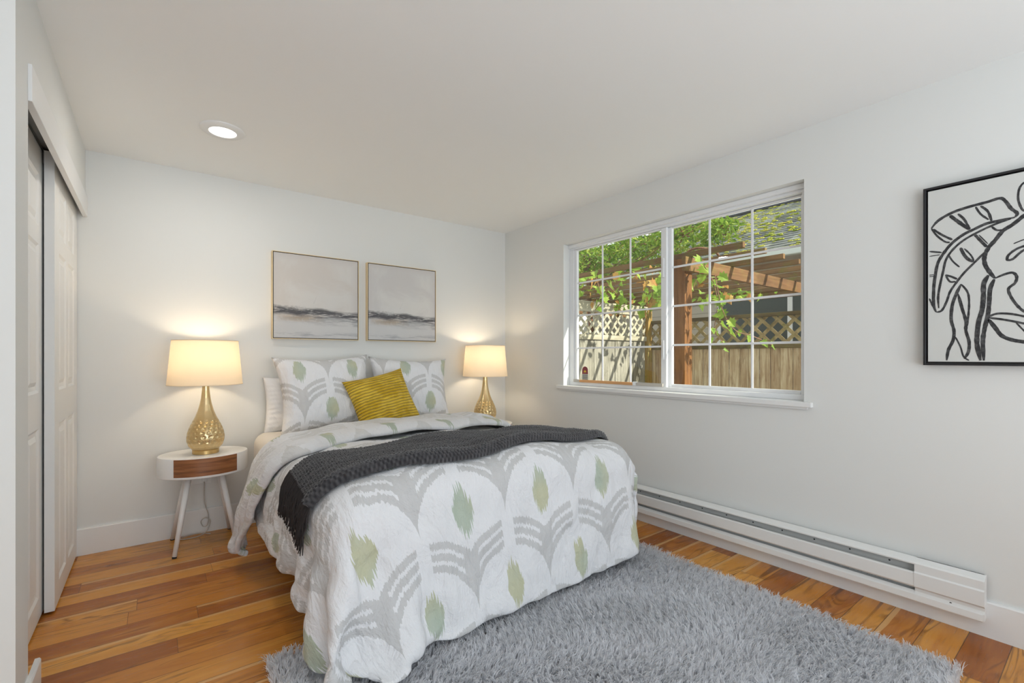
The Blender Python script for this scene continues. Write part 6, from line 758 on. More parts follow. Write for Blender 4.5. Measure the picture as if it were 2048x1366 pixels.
[1,0,1,-1,1,-1,1,-1,1,-1,0,0,0,1,-1,0,0,1,-1,0,0,0,-1,0,0,1,-1,0,0,-1,0,1,-1,0,0,0,1,0,0,0,0,1,0,0,-1,1,0,0,0,0,0,0,-1,0,0,0,0,-1,0,1,-1,1,-1,0,1,0,0,0,0,0,0,1,0,-1,1,0,0,0,0,0,-1,0,0,0,0,0,0,0,-1,1,0,0,0,0,0,1,-1,1,-1,0,0,0,0,0,1,-1,0,0,0,0,0],
[1,0,0,0,0,0,-1,1,0,1,-1,0,1,-1,0,1,0,-1,0,0,1,0,-1,0,-1,0,0,-1,1,0,-1,0,0,0,0,0,0,0,1,0,0,0,0,0,1,0,0,0,0,0,0,-1,0,1,-1,0,0,0,0,-1,0,0,0,0,0,0,0,0,1,0,0,0,0,1,0,0,0,0,-1,1,0,0,0,-1,0,-1,1,0,0,0,0,-1,1,0,0,-1,1,0,0,0,0,0,0,0,-1,1,0,0,0,0,0],
[1,0,0,0,-1,1,0,0,0,0,0,0,0,0,0,0,0,0,0,0,0,-1,1,-1,1,-1,0,0,-1,1,0,-1,1,0,-1,1,0,0,-1,1,0,0,0,1,0,0,-1,1,0,0,-1,1,0,-1,0,0,-1,0,0,0,1,-1,1,0,0,0,0,0,0,0,0,0,1,-1,0,0,1,-1,1,-1,0,0,0,0,0,0,0,-1,1,0,0,0,0,0,0,1,-1,0,0,0,0,0,0,0,1,-1,-1,1,0,0,0],
[1,0,-1,1,0,0,0,0,-1,0,1,0,0,0,0,0,0,0,0,0,-1,1,-1,1,-1,0,0,0,0,-1,0,1,-1,0,1,-1,0,1,0,0,0,0,1,-1,0,0,1,-1,0,0,1,-1,0,0,0,-1,1,0,0,0,-1,1,-1,0,0,0,1,0,-1,1,0,1,-1,1,-1,1,-1,1,-1,0,0,0,0,0,0,0,0,0,0,0,-1,1,0,0,0,-1,1,0,0,0,0,0,0,0,0,0,0,0,-1,1,0],
[1,0,0,0,0,0,0,0,0,0,0,0,0,0,0,0,0,0,0,0,0,0,0,-1,0,0,0,0,0,0,0,-1,1,0,0,0,0,0,0,0,0,0,0,0,1,0,-1,1,0,-1,0,0,0,0,0,0,0,0,0,0,0,-1,1,0,0,0,-1,1,0,0,1,-1,0,0,1,-1,0,0,0,1,0,-1,0,0,0,0,0,0,0,0,1,-1,0,1,-1,1,-1,0,0,0,0,0,0,0,0,0,1,-1,0,0,0],
[1,0,0,-1,1,-1,1,0,0,0,0,0,-1,1,0,0,0,0,0,0,0,-1,0,0,0,0,0,0,0,0,0,0,0,-1,0,1,0,-1,1,0,1,-1,0,1,-1,0,1,-1,0,1,-1,0,0,0,0,0,0,0,0,-1,1,0,0,0,0,0,0,0,0,0,0,0,0,0,0,0,0,0,1,-1,0,0,0,0,0,0,0,0,0,0,0,0,0,-1,1,0,0,0,0,0,0,0,0,0,-1,1,-1,1,0,0,0],
[0,0,0,1,-1,1,-1,0,1,0,-1,0,1,-1,1,-1,0,0,1,-1,0,0,0,0,0,0,0,0,0,0,0,0,0,0,0,0,0,0,0,0,0,0,0,0,0,0,0,0,0,0,0,0,0,0,0,0,0,0,-1,1,0,0,0,0,0,0,0,0,0,0,0,0,0,0,0,0,0,0,-1,1,0,0,0,0,0,0,0,0,0,0,0,1,-1,1,-1,0,0,0,0,0,1,0,-1,0,1,-1,0,0,0,0,-1],
[0,0,1,-1,1,0,0,0,-1,0,1,0,0,0,0,0,0,0,-1,1,-1,1,-1,0,0,0,0,0,0,0,0,0,0,0,0,0,0,1,-1,0,0,1,-1,0,0,0,0,0,0,0,0,0,0,0,0,0,0,0,1,0,-1,0,0,0,0,0,0,0,0,0,-1,1,0,0,0,0,0,0,0,-1,0,1,0,0,0,0,0,1,-1,0,0,0,0,0,0,0,0,0,0,0,-1,0,1,0,-1,1,0,0,0,0,0],
[1,0,0,0,0,-1,1,0,0,0,0,0,-1,1,-1,0,0,0,0,0,0,0,0,0,0,0,0,0,0,0,0,0,0,1,0,-1,0,0,0,0,0,0,0,0,0,0,-1,1,0,-1,1,0,0,0,0,0,0,0,0,0,0,0,0,0,0,0,1,-1,0,0,0,0,0,0,-1,1,0,-1,1,0,0,0,0,0,0,0,0,0,1,0,-1,0,1,-1,0,0,0,0,0,0,1,0,-1,0,1,-1,0,0,0,0,0],
[1,0,-1,1,-1,1,-1,0,0,0,0,0,1,-1,1,0,0,-1,1,-1,0,-1,1,0,0,0,0,0,0,0,0,1,-1,0,0,0,1,-1,1,-1,0,-1,1,-1,0,0,1,-1,0,1,-1,1,0,0,0,0,0,0,0,0,0,1,0,-1,0,1,-1,0,1,-1,0,-1,0,0,1,-1,0,1,-1,1,0,0,0,0,0,1,-1,0,0,0,0,0,0,0,1,-1,0,0,0,0,0,0,0,0,0,0,0,0,0,0,0],
[0,0,1,-1,1,-1,1,0,0,0,-1,1,-1,1,-1,0,0,1,-1,0,0,0,0,0,0,0,0,0,0,1,0,-1,1,0,0,0,-1,0,0,0,0,0,0,0,0,0,-1,1,0,-1,1,-1,1,0,0,0,0,0,0,1,0,-1,0,1,0,-1,0,0,0,0,0,0,0,0,-1,0,0,0,1,-1,0,0,0,1,0,0,1,0,-1,0,1,0,-1,0,0,0,1,-1,1,0,-1,0,0,0,0,0,1,-1,0,0,0],
[0,1,-1,1,-1,1,-1,0,0,0,1,-1,1,-1,0,1,-1,0,0,0,0,0,-1,0,1,0,0,0,1,-1,1,0,0,0,-1,0,1,0,-1,1,-1,0,-1,0,0,0,1,-1,0,1,-1,1,-1,0,0,2,0,0,0,-1,1,0,0,0,-1,0,1,0,-1,0,0,0,-1,0,0,1,0,-1,0,0,1,0,0,0,0,0,0,0,1,0,-1,0,0,1,-1,0,0,0,0,0,0,0,0,0,0,0,0,0,1,-1,1],
[1,-1,0,0,0,0,0,0,1,0,-1,0,0,0,1,-1,0,0,0,0,0,0,0,0,-1,1,0,1,-1,1,-1,1,-1,0,1,0,-1,0,1,-1,0,0,0,0,0,-1,0,0,0,0,1,-1,1,0,0,0,0,0,1,0,-1,1,0,-1,1,0,-1,0,0,0,-1,0,1,-1,1,-1,0,0,0,1,-1,1,0,0,1,0,0,0,-1,0,1,-1,1,-1,0,1,-1,1,-1,0,0,0,1,0,-1,0,0,0,0,0,0],
[0,1,0,-1,1,-1,1,0,-1,0,1,0,-1,1,-1,0,1,-1,0,0,-1,0,1,0,0,0,1,-1,1,-1,1,0,0,0,0,0,0,0,-1,0,0,0,0,-1,0,0,0,0,0,0,0,1,-1,1,0,0,0,1,-1,1,0,0,0,0,0,0,-1,0,0,0,0,0,-1,0,0,0,0,1,-1,0,1,-1,1,0,0,0,0,0,1,0,-1,1,-1,0,1,-1,0,0,0,0,0,0,0,0,0,0,0,0,0,0,0],
[1,-1,0,1,-1,1,-1,0,1,0,-1,0,1,-1,0,0,0,0,-1,0,1,0,-1,0,1,0,0,1,-1,1,0,0,0,0,0,0,0,-1,0,0,0,0,-1,1,-1,1,-1,0,0,0,0,0,1,0,0,0,1,-1,1,0,0,0,-1,1,0,-1,1,-1,0,-1,1,-1,0,1,-1,0,0,0,1,-1,0,1,0,0,0,0,1,0,0,-1,1,-1,1,0,-1,0,1,-1,1,-1,1,0,-1,0,1,0,-1,1,-1,1,-1],
[0,0,1,-1,1,-1,1,-1,0,0,0,0,0,0,1,-1,0,0,0,0,0,-1,1,0,0,0,0,0,1,0,0,0,1,-1,0,0,-1,1,0,-1,0,-1,1,-1,0,0,0,0,0,0,0,0,0,0,1,0,0,1,0,-1,1,0,0,0,0,0,-1,1,-1,0,-1,1,0,-1,0,0,0,0,0,1,0,-1,0,1,0,1,-1,0,0,1,-1,1,-1,0,0,1,-1,1,-1,1,-1,0,0,0,0,0,0,0,0,0,0],
[1,0,-1,1,-1,1,-1,1,-1,0,1,0,-1,1,-1,1,-1,0,0,0,-1,1,-1,1,0,0,0,1,0,0,0,0,0,0,0,0,0,0,-1,0,0,0,-1,0,1,-1,0,0,0,1,0,0,0,0,0,1,0,0,0,0,0,0,0,0,-1,1,0,-1,0,0,0,-1,0,0,0,0,0,0,0,0,0,1,0,0,0,0,1,0,0,0,0,-1,1,-1,1,-1,0,0,0,0,0,0,1,0,-1,0,1,-1,1,-1,1],
[0,0,1,-1,0,0,0,0,1,0,-1,0,1,-1,0,0,0,0,0,-1,1,-1,1,-1,1,0,1,-1,0,1,0,0,0,0,0,-1,1,-1,0,0,0,0,0,0,-1,0,0,0,0,0,0,0,1,0,0,0,0,0,0,1,0,0,0,0,0,-1,0,0,0,0,0,0,-1,0,0,0,0,0,0,0,0,1,0,0,1,0,-1,1,-1,0,0,1,-1,1,-1,1,0,-1,1,-1,1,0,-1,0,0,1,-1,0,0,0,0],
[0,1,-1,1,0,0,0,0,-1,0,1,0,-1,0,1,-1,0,0,0,0,0,0,-1,1,0,0,0,1,0,-1,1,0,0,0,0,0,-1,1,0,0,-2,0,0,0,0,0,0,0,1,-1,0,1,-1,1,0,0,0,1,0,0,0,0,0,0,0,0,0,0,-1,0,0,-1,1,-1,0,0,0,0,0,1,0,-1,1,0,0,0,1,-1,1,0,0,-1,1,-1,1,-1,0,1,-1,1,-1,0,0,0,1,-1,0,1,-1,1,-1],
[1,-1,1,-1,0,0,0,0,1,0,-1,0,1,0,-1,0,0,0,0,0,-1,1,0,0,0,1,-1,0,1,0,0,0,0,0,0,0,0,-1,0,0,0,0,0,-1,0,0,0,0,0,0,1,-1,1,0,0,0,1,-1,1,0,0,0,0,-1,1,-1,0,0,0,0,-1,1,-1,1,-1,0,0,0,1,-1,1,0,0,0,0,0,0,1,0,-1,0,1,-1,1,-1,0,1,-1,0,0,0,0,1,0,-1,0,1,-1,0,0,0],
[1,0,-1,1,0,0,0,0,-1,0,1,0,-1,0,0,1,0,-1,0,0,0,-1,1,0,0,0,1,0,-1,1,-1,0,0,1,-1,1,0,-1,0,0,0,0,-1,1,0,0,0,0,-1,1,-1,1,0,0,1,-1,0,1,-1,0,1,-1,1,0,-1,1,0,-1,0,0,0,-1,1,-1,1,0,0,0,-1,1,-1,1,0,0,0,1,0,-1,0,1,0,-1,0,0,0,1,-1,1,0,0,0,0,-1,0,0,1,-1,0,1,-1,1],
[0,1,0,-1,1,-1,1,-1,1,0,-1,0,1,0,0,-1,0,0,0,0,0,0,0,0,0,0,0,0,1,0,0,0,0,0,0,-1,0,1,-1,0,0,-1,1,-1,0,0,0,0,1,-1,1,0,0,0,0,1,-1,0,1,0,-1,1,-1,1,0,-1,0,0,0,0,0,0,-1,1,-1,0,0,0,1,-1,1,0,0,0,0,0,0,1,0,-1,0,1,0,0,0,-1,1,-1,0,0,0,0,0,0,1,-1,0,1,-1,1,-1],
[1,-1,1,0,-1,1,-1,1,-1,0,1,0,-1,0,1,0,-1,1,-1,0,0,0,-1,1,0,0,0,0,0,0,0,1,-1,0,0,0,0,0,0,0,0,0,0,0,0,0,0,0,-1,1,0,-1,0,1,0,0,1,-1,0,0,1,-1,1,-1,0,1,-1,0,1,-1,0,0,0,0,0,0,0,0,-1,1,0,0,0,0,0,0,0,0,0,1,0,-1,0,0,0,1,-1,0,1,-1,1,0,0,0,-1,0,1,-1,1,-1,1],
[1,0,-1,1,0,0,0,0,0,0,0,0,0,0,-1,0,1,-1,1,-1,0,0,1,-1,0,0,1,0,0,-1,1,-1,1,-1,1,0,-1,0,0,0,0,0,-1,1,-1,0,0,0,1,0,-1,1,0,-1,1,0,0,1,-1,1,-1,1,-1,0,0,0,0,0,0,0,0,0,0,-1,1,0,0,0,0,0,0,0,-1,1,0,0,0,0,0,0,0,1,0,0,0,-1,0,1,-1,1,-1,0,0,0,1,0,-1,1,-1,1,-1],
[1,0,0,0,0,0,0,0,0,0,-1,0,1,0,0,0,-1,0,0,1,0,-1,0,0,0,1,-1,0,0,1,-1,0,0,1,-1,0,0,0,0,0,0,0,0,0,0,0,0,0,0,-1,1,0,0,0,0,0,0,0,0,0,0,0,0,0,0,0,0,0,0,0,0,0,0,0,0,0,0,0,0,0,0,0,0,0,0,0,1,-1,1,-1,1,-1,0,0,0,1,0,-1,1,-1,1,-1,1,0,-1,0,1,-1,1,-1,1],
[0,1,0,0,0,-1,1,0,0,0,0,0,0,0,0,0,0,0,0,-1,0,1,-1,0,0,0,0,0,0,0,0,0,0,0,0,0,0,0,0,0,0,0,0,0,0,0,0,0,0,1,-1,0,0,1,-1,0,0,0,0,0,0,0,0,0,0,0,0,0,0,0,0,0,0,1,-1,0,0,0,0,0,0,0,1,-1,0,0,0,0,0,1,-1,0,1,-1,1,-1,0,1,-1,1,-1,1,-1,0,1,0,-1,1,-1,0,0],
[1,0,0,-1,1,0,0,0,0,0,0,0,0,0,0,0,0,0,-1,1,-1,0,0,0,1,-1,0,0,0,0,0,0,0,-1,1,0,0,0,0,-1,1,0,0,0,1,-1,0,1,-1,0,0,0,0,0,0,0,0,0,0,-1,1,-1,1,0,0,0,0,0,0,0,0,0,0,0,0,0,0,0,1,-1,0,0,0,0,0,0,0,1,-1,0,0,1,-1,1,-1,1,0,-1,1,-1,1,-1,1,0,-1,0,1,-1,1,0,0],
[2,-1,0,1,-1,1,-1,0,0,0,0,1,-1,0,0,0,0,0,0,-1,1,-1,0,1,-1,0,0,0,0,-1,1,0,-1,1,-1,0,1,0,0,0,0,0,1,-1,0,1,0,-1,0,0,1,0,0,-1,0,0,-1,0,1,0,-1,1,-1,1,0,-1,1,0,0,0,0,0,1,-1,1,0,0,0,-1,1,-1,0,0,1,-1,0,-1,1,0,0,1,-1,1,-1,1,-1,0,1,-1,1,-1,1,-1,0,1,0,-1,1,-1,1,-1],
[1,0,0,0,0,0,0,0,0,0,1,-1,0,0,0,0,0,0,0,0,0,0,0,-1,0,0,0,0,-1,1,-1,0,1,-1,1,0,0,-1,1,0,0,0,0,1,-1,0,0,1,0,0,-1,0,0,0,0,-1,1,0,-1,1,0,-1,1,-1,0,1,0,0,0,0,0,1,-1,1,-1,0,0,0,1,-1,1,-1,0,0,0,0,0,-1,1,0,0,1,-1,1,-1,1,0,-1,1,-1,1,0,0,0,-1,0,1,-1,1,-1,1],
[1,0,0,0,0,0,0,0,1,-1,0,0,1,-1,0,0,0,0,0,0,-1,0,0,0,0,0,0,-1,1,-1,1,-1,0,1,-1,0,0,1,0,0,0,1,-1,0,1,0,0,-1,1,-1,1,-1,0,0,0,0,0,-1,1,-1,0,1,-1,0,1,0,-1,1,0,0,1,-1,1,-1,1,0,0,0,-1,1,-1,1,-1,0,0,0,0,0,0,1,-1,0,1,0,0,-1,1,0,-1,1,-1,0,1,-1,1,0,-1,1,-1,1,-1],
[1,0,1,-1,0,0,1,-1,0,1,-1,0,0,1,0,-1,0,0,0,0,0,0,0,-1,0,0,0,0,-1,1,-1,1,-1,0,0,1,0,0,0,0,0,0,1,0,0,0,0,0,-1,1,-1,1,-1,0,0,0,0,0,-1,0,0,0,0,1,-1,0,1,0,0,0,0,1,-1,1,0,0,0,0,0,-1,1,-1,0,0,0,-1,1,0,0,0,0,0,0,0,1,0,-1,1,0,0,0,0,-1,1,0,0,0,-1,1,-1,1],
[2,0,-1,1,0,0,-1,1,-1,0,1,0,-1,0,0,1,0,-1,0,0,0,0,-1,1,-1,0,-1,1,0,-1,0,0,1,-1,1,-1,0,0,0,1,0,0,0,0,0,1,0,0,0,0,0,-1,1,-1,0,0,-1,0,0,0,0,0,0,0,0,0,1,0,0,0,0,0,1,0,0,0,0,0,0,0,-1,0,1,-1,0,0,0,0,0,0,1,0,0,0,-1,1,0,-1,1,-1,1,-1,1,0,-1,0,1,0,0,0,0],
[1,0,0,0,0,0,0,0,1,0,-1,0,1,0,0,-1,0,1,-1,0,0,-1,1,-1,0,0,0,-1,0,1,0,-1,0,1,-1,0,1,0,0,1,0,0,0,0,0,-1,1,0,0,-1,1,0,-1,0,-1,1,0,0,0,-1,0,0,1,-1,0,1,-1,0,0,2,0,0,0,0,0,0,0,0,0,0,0,0,-1,0,0,0,-1,1,0,0,0,0,0,0,1,-1,1,0,-1,1,-1,1,-1,0,1,0,-1,1,-1,1,-1],
[1,1,0,-1,1,-1,1,0,-1,0,1,0,0,0,-1,1,0,-1,1,-1,0,0,-1,1,0,-1,0,0,0,-1,1,1,-1,0,0,0,-1,1,0,0,0,0,1,0,0,0,0,0,0,0,-1,0,0,0,0,-1,0,0,0,1,-1,0,-1,1,1,-1,1,0,0,0,0,0,0,1,0,0,0,0,0,0,0,0,0,-1,0,0,0,0,0,0,0,1,0,0,0,0,-1,1,0,0,0,0,0,0,0,0,0,-1,1,-1,1],
[2,-1,0,1,-1,1,-1,0,1,0,-1,0,0,0,1,-1,0,1,-1,1,-1,-1,1,0,0,0,0,0,0,0,-1,0,1,-1,0,0,0,-1,1,0,0,1,-1,1,0,0,0,0,0,0,0,0,0,0,-1,0,0,-1,0,0,0,0,1,-1,0,0,0,1,0,0,0,1,0,0,0,0,0,0,0,0,0,-1,0,1,-1,0,0,0,0,0,1,-1,0,1,-1,1,0,0,0,-1,1,0,0,0,-1,0,1,0,0,0,0],
[1,0,1,-1,1,-1,1,0,-1,0,1,0,0,0,0,0,0,0,0,-1,0,1,0,-1,1,0,0,-1,0,0,0,1,-1,0,-1,0,0,0,0,0,1,-1,1,0,0,0,0,0,0,0,0,-1,0,0,0,0,-1,1,-1,0,0,0,0,0,1,0,0,-1,1,0,0,0,1,-1,1,0,0,0,0,0,0,0,0,-1,1,-1,0,0,0,1,-1,1,0,0,0,0,0,-1,1,0,0,-1,1,0,0,0,0,0,-1,1,0],
[2,0,-1,1,-1,1,-1,0,1,0,-1,1,-1,0,0,1,0,-1,0,0,0,0,0,2,-1,0,0,0,0,-1,0,0,0,0,0,-1,0,0,0,0,0,1,0,-1,1,0,0,0,0,0,-1,1,-1,0,0,0,0,0,0,-1,0,0,0,1,0,-1,1,0,0,0,1,0,-1,1,0,0,1,0,-1,1,0,0,-1,0,-1,0,0,0,1,-1,1,-1,1,-1,1,0,0,0,0,0,-1,1,0,-1,1,0,-1,1,0,0,-1],
[1,0,0,0,0,0,1,0,-1,0,1,-1,1,0,0,0,0,0,0,-1,0,1,1,0,0,0,0,0,-1,1,-1,1,0,0,-1,-1,-1,0,0,0,0,0,0,1,0,0,0,0,0,-1,1,-1,1,-1,0,0,0,0,-1,0,0,0,0,1,1,0,-1,-1,1,0,0,0,1,0,0,1,0,0,1,0,1,-1,0,-2,0,-1,0,0,0,1,-1,1,0,0,0,0,0,0,-1,1,0,0,-1,1,0,0,0,-1,1,-1,1],
[1,1,0,-1,1,-1,0,0,0,1,-1,1,-1,1,-1,0,0,0,0,0,0,1,0,2,0,0,0,-1,0,0,1,-2,0,0,-1,-1,-1,1,0,1,0,0,0,0,-1,1,-1,0,0,1,-1,1,-1,0,0,0,1,0,0,-1,0,-1,0,1,0,1,-1,1,-2,1,0,0,0,1,1,1,1,0,1,0,0,-2,-2,0,-1,0,0,0,0,0,1,0,-1,1,0,-1,1,0,0,0,0,0,0,0,-1,0,1,0,0,0,0],
[1,0,0,0,0,1,-1,0,1,-1,1,-1,1,-1,1,0,-1,0,0,0,0,0,1,0,-1,1,-1,0,0,-1,0,0,1,-2,1,0,1,1,1,-2,-1,0,0,0,1,0,0,0,0,-1,1,-1,0,0,0,-1,1,0,1,-1,-1,1,0,0,-1,1,0,1,1,-1,-1,0,0,0,-1,-2,-1,1,0,1,0,1,0,1,0,1,-1,1,-1,0,0,0,1,0,0,0,0,0,0,0,0,-1,1,0,0,0,0,0,-1,1,0],
[2,-1,0,1,-1,0,0,0,0,0,0,0,0,0,0,-1,1,0,0,0,-1,0,0,0,1,-2,0,0,0,1,0,0,-1,1,-1,2,1,0,0,1,-3,0,0,0,0,0,0,1,-1,1,-1,0,0,0,0,0,0,0,1,1,-1,-2,0,0,0,1,1,1,0,0,-1,-1,1,-1,0,1,-1,0,-1,-2,0,1,2,0,1,-1,0,0,1,-1,1,0,-1,0,0,1,-1,0,1,-1,1,0,0,-1,1,0,-1,1,0,0,-1],
[0,1,0,-1,1,0,0,0,0,0,0,0,0,0,0,0,0,0,-1,0,1,-1,0,0,-2,-1,0,1,0,1,1,-1,0,-1,2,-1,2,0,0,-2,1,0,0,0,1,-1,1,-1,1,-1,0,0,0,0,0,1,0,0,-1,0,0,0,0,-1,0,0,1,0,1,0,0,-1,0,0,0,0,1,-1,0,0,-1,1,0,0,0,0,1,-1,0,1,-1,0,1,0,0,0,0,0,-1,1,-1,1,-1,1,0,0,0,-1,1,-1,1],
[1,0,0,0,0,0,0,0,-1,1,-1,1,-1,1,-1,1,-1,0,0,0,0,0,-1,0,-1,-1,0,0,2,0,0,0,-1,1,0,1,-1,0,-1,1,1,0,0,1,-1,0,0,0,0,0,0,0,0,0,0,1,1,0,-1,-1,-1,1,-1,0,-1,0,0,1,0,1,0,1,-1,0,0,0,0,0,0,0,0,0,0,0,0,0,-1,1,0,0,0,0,0,0,1,-1,0,1,0,0,0,-1,1,0,-1,0,1,0,0,0,0],
[1,-1,1,0,-1,0,1,0,0,-1,1,-1,1,-1,0,0,0,0,0,0,-1,0,0,-1,0,1,-1,1,0,1,0,0,-1,0,-1,1,-1,-2,0,1,3,0,1,-1,0,0,0,0,0,0,0,0,0,0,2,0,-1,-1,-1,0,1,0,1,-2,1,-1,0,-1,1,-1,2,0,0,0,0,0,0,0,0,0,2,-2,0,0,0,0,1,-1,0,0,0,0,1,0,-1,1,0,-1,1,-1,0,1,0,-1,1,0,-1,1,-1,1,-1]]]
_d = np.array(DUVET_STEPS)
DP = np.moveaxis(np.cumsum(np.cumsum(_d, axis=1), axis=2), 0, -1).astype(np.float64) * .002
for _ in range(2): DP[1:-1, 1:-1] = DP[1:-1, 1:-1] * .5 + (DP[:-2, 1:-1] + DP[2:, 1:-1] + DP[1:-1, :-2] + DP[1:-1, 2:]) * .125
_t = np.clip((DP[..., 1] - 2.15) / .95, 0, 1); DP[..., 2] -= .065 * _t * _t * (3 - 2 * _t) * np.clip(DP[..., 2] / .7, 0, 1)   # lies lower towards the pillows
NVd, NUd = DP.shape[:2]
DU0, DW0, DH = .185, 1.27, .0225
gu, gw = np.meshgrid(DU0 + DH * np.arange(NUd), DW0 + DH * np.arange(NVd))
for cu_, sg_ in ((.80, -1), (2.0, 1)):
    du_ = np.maximum(0, sg_ * (gu - cu_)); dw_ = np.maximum(0, 1.95 - gw)
    a_ = du_ / abs((DU0 if sg_ < 0 else 2.68) - cu_); b_ = dw_ / (1.95 - DW0); m_ = (a_ > 0) & (b_ > 0)
    f_ = np.where(m_, np.maximum(a_, b_) / ((a_ ** 2.1 + b_ ** 2.1) ** (1 / 2.1) + 1e-9), 1)
    gu = np.where(m_, cu_ + sg_ * du_ * f_, gu); gw = np.where(m_, 1.95 - dw_ * f_, gw)
_tx = np.gradient(DP, axis=1); _ty = np.gradient(DP, axis=0); DN = np.cross(_tx, _ty); DN /= np.linalg.norm(DN, axis=-1, keepdims=True) + 1e-9
def on_duvet(u, w):
    """point and normal of the duvet's upper face at cloth coordinates"""
    fi = min(max((u - DU0) / DH, 0), NUd - 1.001); fj = min(max((w - DW0) / DH, 0), NVd - 1.001)
    i, j = int(fi), int(fj); a, b = fi - i, fj - j
    def L(A): return (A[j, i] * (1 - a) + A[j, i + 1] * a) * (1 - b) + (A[j + 1, i] * (1 - a) + A[j + 1, i + 1] * a) * b
    n = L(DN); return Vector(L(DP)), Vector(n).normalized()
Vd = DP.reshape(-1, 3).copy()
# small creases, growing towards the hem
for k_ in range(len(Vd)):
    p = Vd[k_]; low = min(1, max(0, (.70 - p[2]) / .25))
    amp = .006 + .015 * low; rg_ = (.45 - abs(nz(gu.ravel()[k_] * 13 + 3 * nz(p[0] * 3, p[2] * 3), gw.ravel()[k_] * 3.2, 8)) * 1.6) * low * .014
    p = p + DN.reshape(-1, 3)[k_] * rg_
    Vd[k_] = p + DN.reshape(-1, 3)[k_] * (amp * (nz(gu.ravel()[k_] * 9, gw.ravel()[k_] * 5, 2) + .6 * nz(gu.ravel()[k_] * 19, gw.ravel()[k_] * 11, 5)))
Fd = [(j * NUd + i, j * NUd + i + 1, (j + 1) * NUd + i + 1, (j + 1) * NUd + i) for j in range(NVd - 1) for i in range(NUd - 1)]
duvet = mesh_obj('duvet', Vd, Fd, M_duvet, None, True, np.stack([gu.ravel(), gw.ravel()], -1))
md = duvet.modifiers.new('thickness', 'SOLIDIFY'); md.thickness = .016; md.offset = -1
md = duvet.modifiers.new('smooth', 'SUBSURF'); md.levels = 1; md.render_levels = 1
tag(duvet, 'white duvet printed with grey striped fans and green drops, spread over the bed', 'duvet')

# turned-back top edge, with its corner hanging down on the left
def flap(u, v):
    # v: 0 at the fold, positive towards the foot on the upper layer
    P, n = drape(u, VF + v, .028 + .03 * math.exp(-(v / .05) ** 2))
    return P
us2 = np.linspace(TX0 - .72, TX1 + .28, 120); vs2 = np.linspace(-.12, .36, 40)
def flapfn(u, v):
    hang = max(0.0, TX0 - u)
    vv = v * (1 - .0 * hang)
    P, n = drape(u, VF + vv, 0)
    th = .030 + .022 * nz(u * 4, v * 5, 7)
    if v < 0: th -= .05 * (v / -.12) ** 2
    if v > .30: th -= .03 * ((v - .30) / .06) ** 2
    th += .022 * math.exp(-((u - 1.98) / .16) ** 2) * (1 if v < .15 else .3)
    P = P + n * th
    q_ = max(0.0, min(1.0, (.92 - u) / .34)); P.y -= .20 * q_ * q_ * (3 - 2 * q_)
    if u < TX0:
        P.x -= hang * .17; P.y += hang * .25
        w = min(1, hang / .64)
        yc = 3.08; P.y = P.y * (1 - .75 * w ** 1.5) + yc * (.75 * w ** 1.5)
    return P
M_back = cloth_pattern('duvet_reverse_cotton', period=.405, vper=.70, shift=(-.60, .18), ink=(.68, .675, .67), base=(.80, .80, .82))
fl = grid_mesh('turned_back_edge', M_back, flapfn, us2, vs2, duvet, 1, lambda u, v: (u, v + .13), .03)

# --- knitted throw -----------------------------------------------------
M_throw = Mat('charcoal_knit', (.055, .055, .062), .95, spec=.15, **{'Sheen Weight': .4})
tu, tv, _ = M_throw.xyz(M_throw.coord('UV'))
_k = ((tu * 360).sin() * ((tv * 300).sin()))
M_throw.set('Base Color', M_throw.mix((_k * .5 + .5) * M_throw.noise(M_throw.coord('UV'), 40, 3), (.022, .021, .024), (.14, .135, .14)))
def throw_y(u, t):
    a = max(0.0, min(1.0, (u - .6) / 1.5))
    lo = 1.90 + .10 * a + .012 * math.sin(u * 9) + .11 * max(0.0, min(1.0, (1.0 - u) / .4))
    hi = 2.42 + .0 * a + .010 * math.sin(u * 7 + 1) - .06 * math.sin(a * math.pi) * 0
    return lo + (hi - lo) * t
def thr(u, t):
    y = throw_y(u, t); P, n = on_duvet(u, y)
    e = min(t, 1 - t); edge = min(1, e / .05)
    rid = .0045 * math.sin(u * 360) * math.sin(t * 60 * math.pi) + .004 * nz(u * 60, t * 60)
    th = .014 + .026 * math.sqrt(edge) * (1 if t < .5 else .75) + rid + .006 * nz(u * 6, t * 5, 2)
    if t < .16: th += .012 * math.sin(t / .16 * math.pi)
    return P + n * th
us3 = np.linspace(.58, 2.24, 620); ts = np.linspace(0, 1, 130)
throw = grid_mesh('throw_blanket', M_throw, thr, us3, ts, None, 0, lambda u, t: (u, throw_y(u, t)), .012)
tag(throw, 'charcoal chunky knit throw with tassels laid across the patterned duvet', 'blanket')
M_fringe = Mat('charcoal_yarn', (.045, .040, .040), .95, spec=.15)
fb = MB()
for i in range(150):
    t = (i + .5) / 150; u0 = .585
    P, n = on_duvet(u0, throw_y(u0, t)); P = P + n * .028
    L_ = .13 + .05 * rng.random(); sway = rng.normal(0, .012); a = Vector((-.006 + rng.normal(0, .008), sway, 0))
    pts = [P]
    for k in range(1, 6):
        s = k / 5; q, nn = on_duvet(u0 - L_ * s, throw_y(u0, t))
        pts.append(q + nn * (.022 + .008 * rng.random()) + Vector((rng.normal(0, .002), sway * s * 1.5 + rng.normal(0, .003) - .03 * s, 0)))
    fb.tube(pts, [.0030, .0032, .003, .003, .0028, .0018], 5)
fr_ = fb.build('fringe', M_fringe, throw, True); fr_['kind'] = 'stuff'

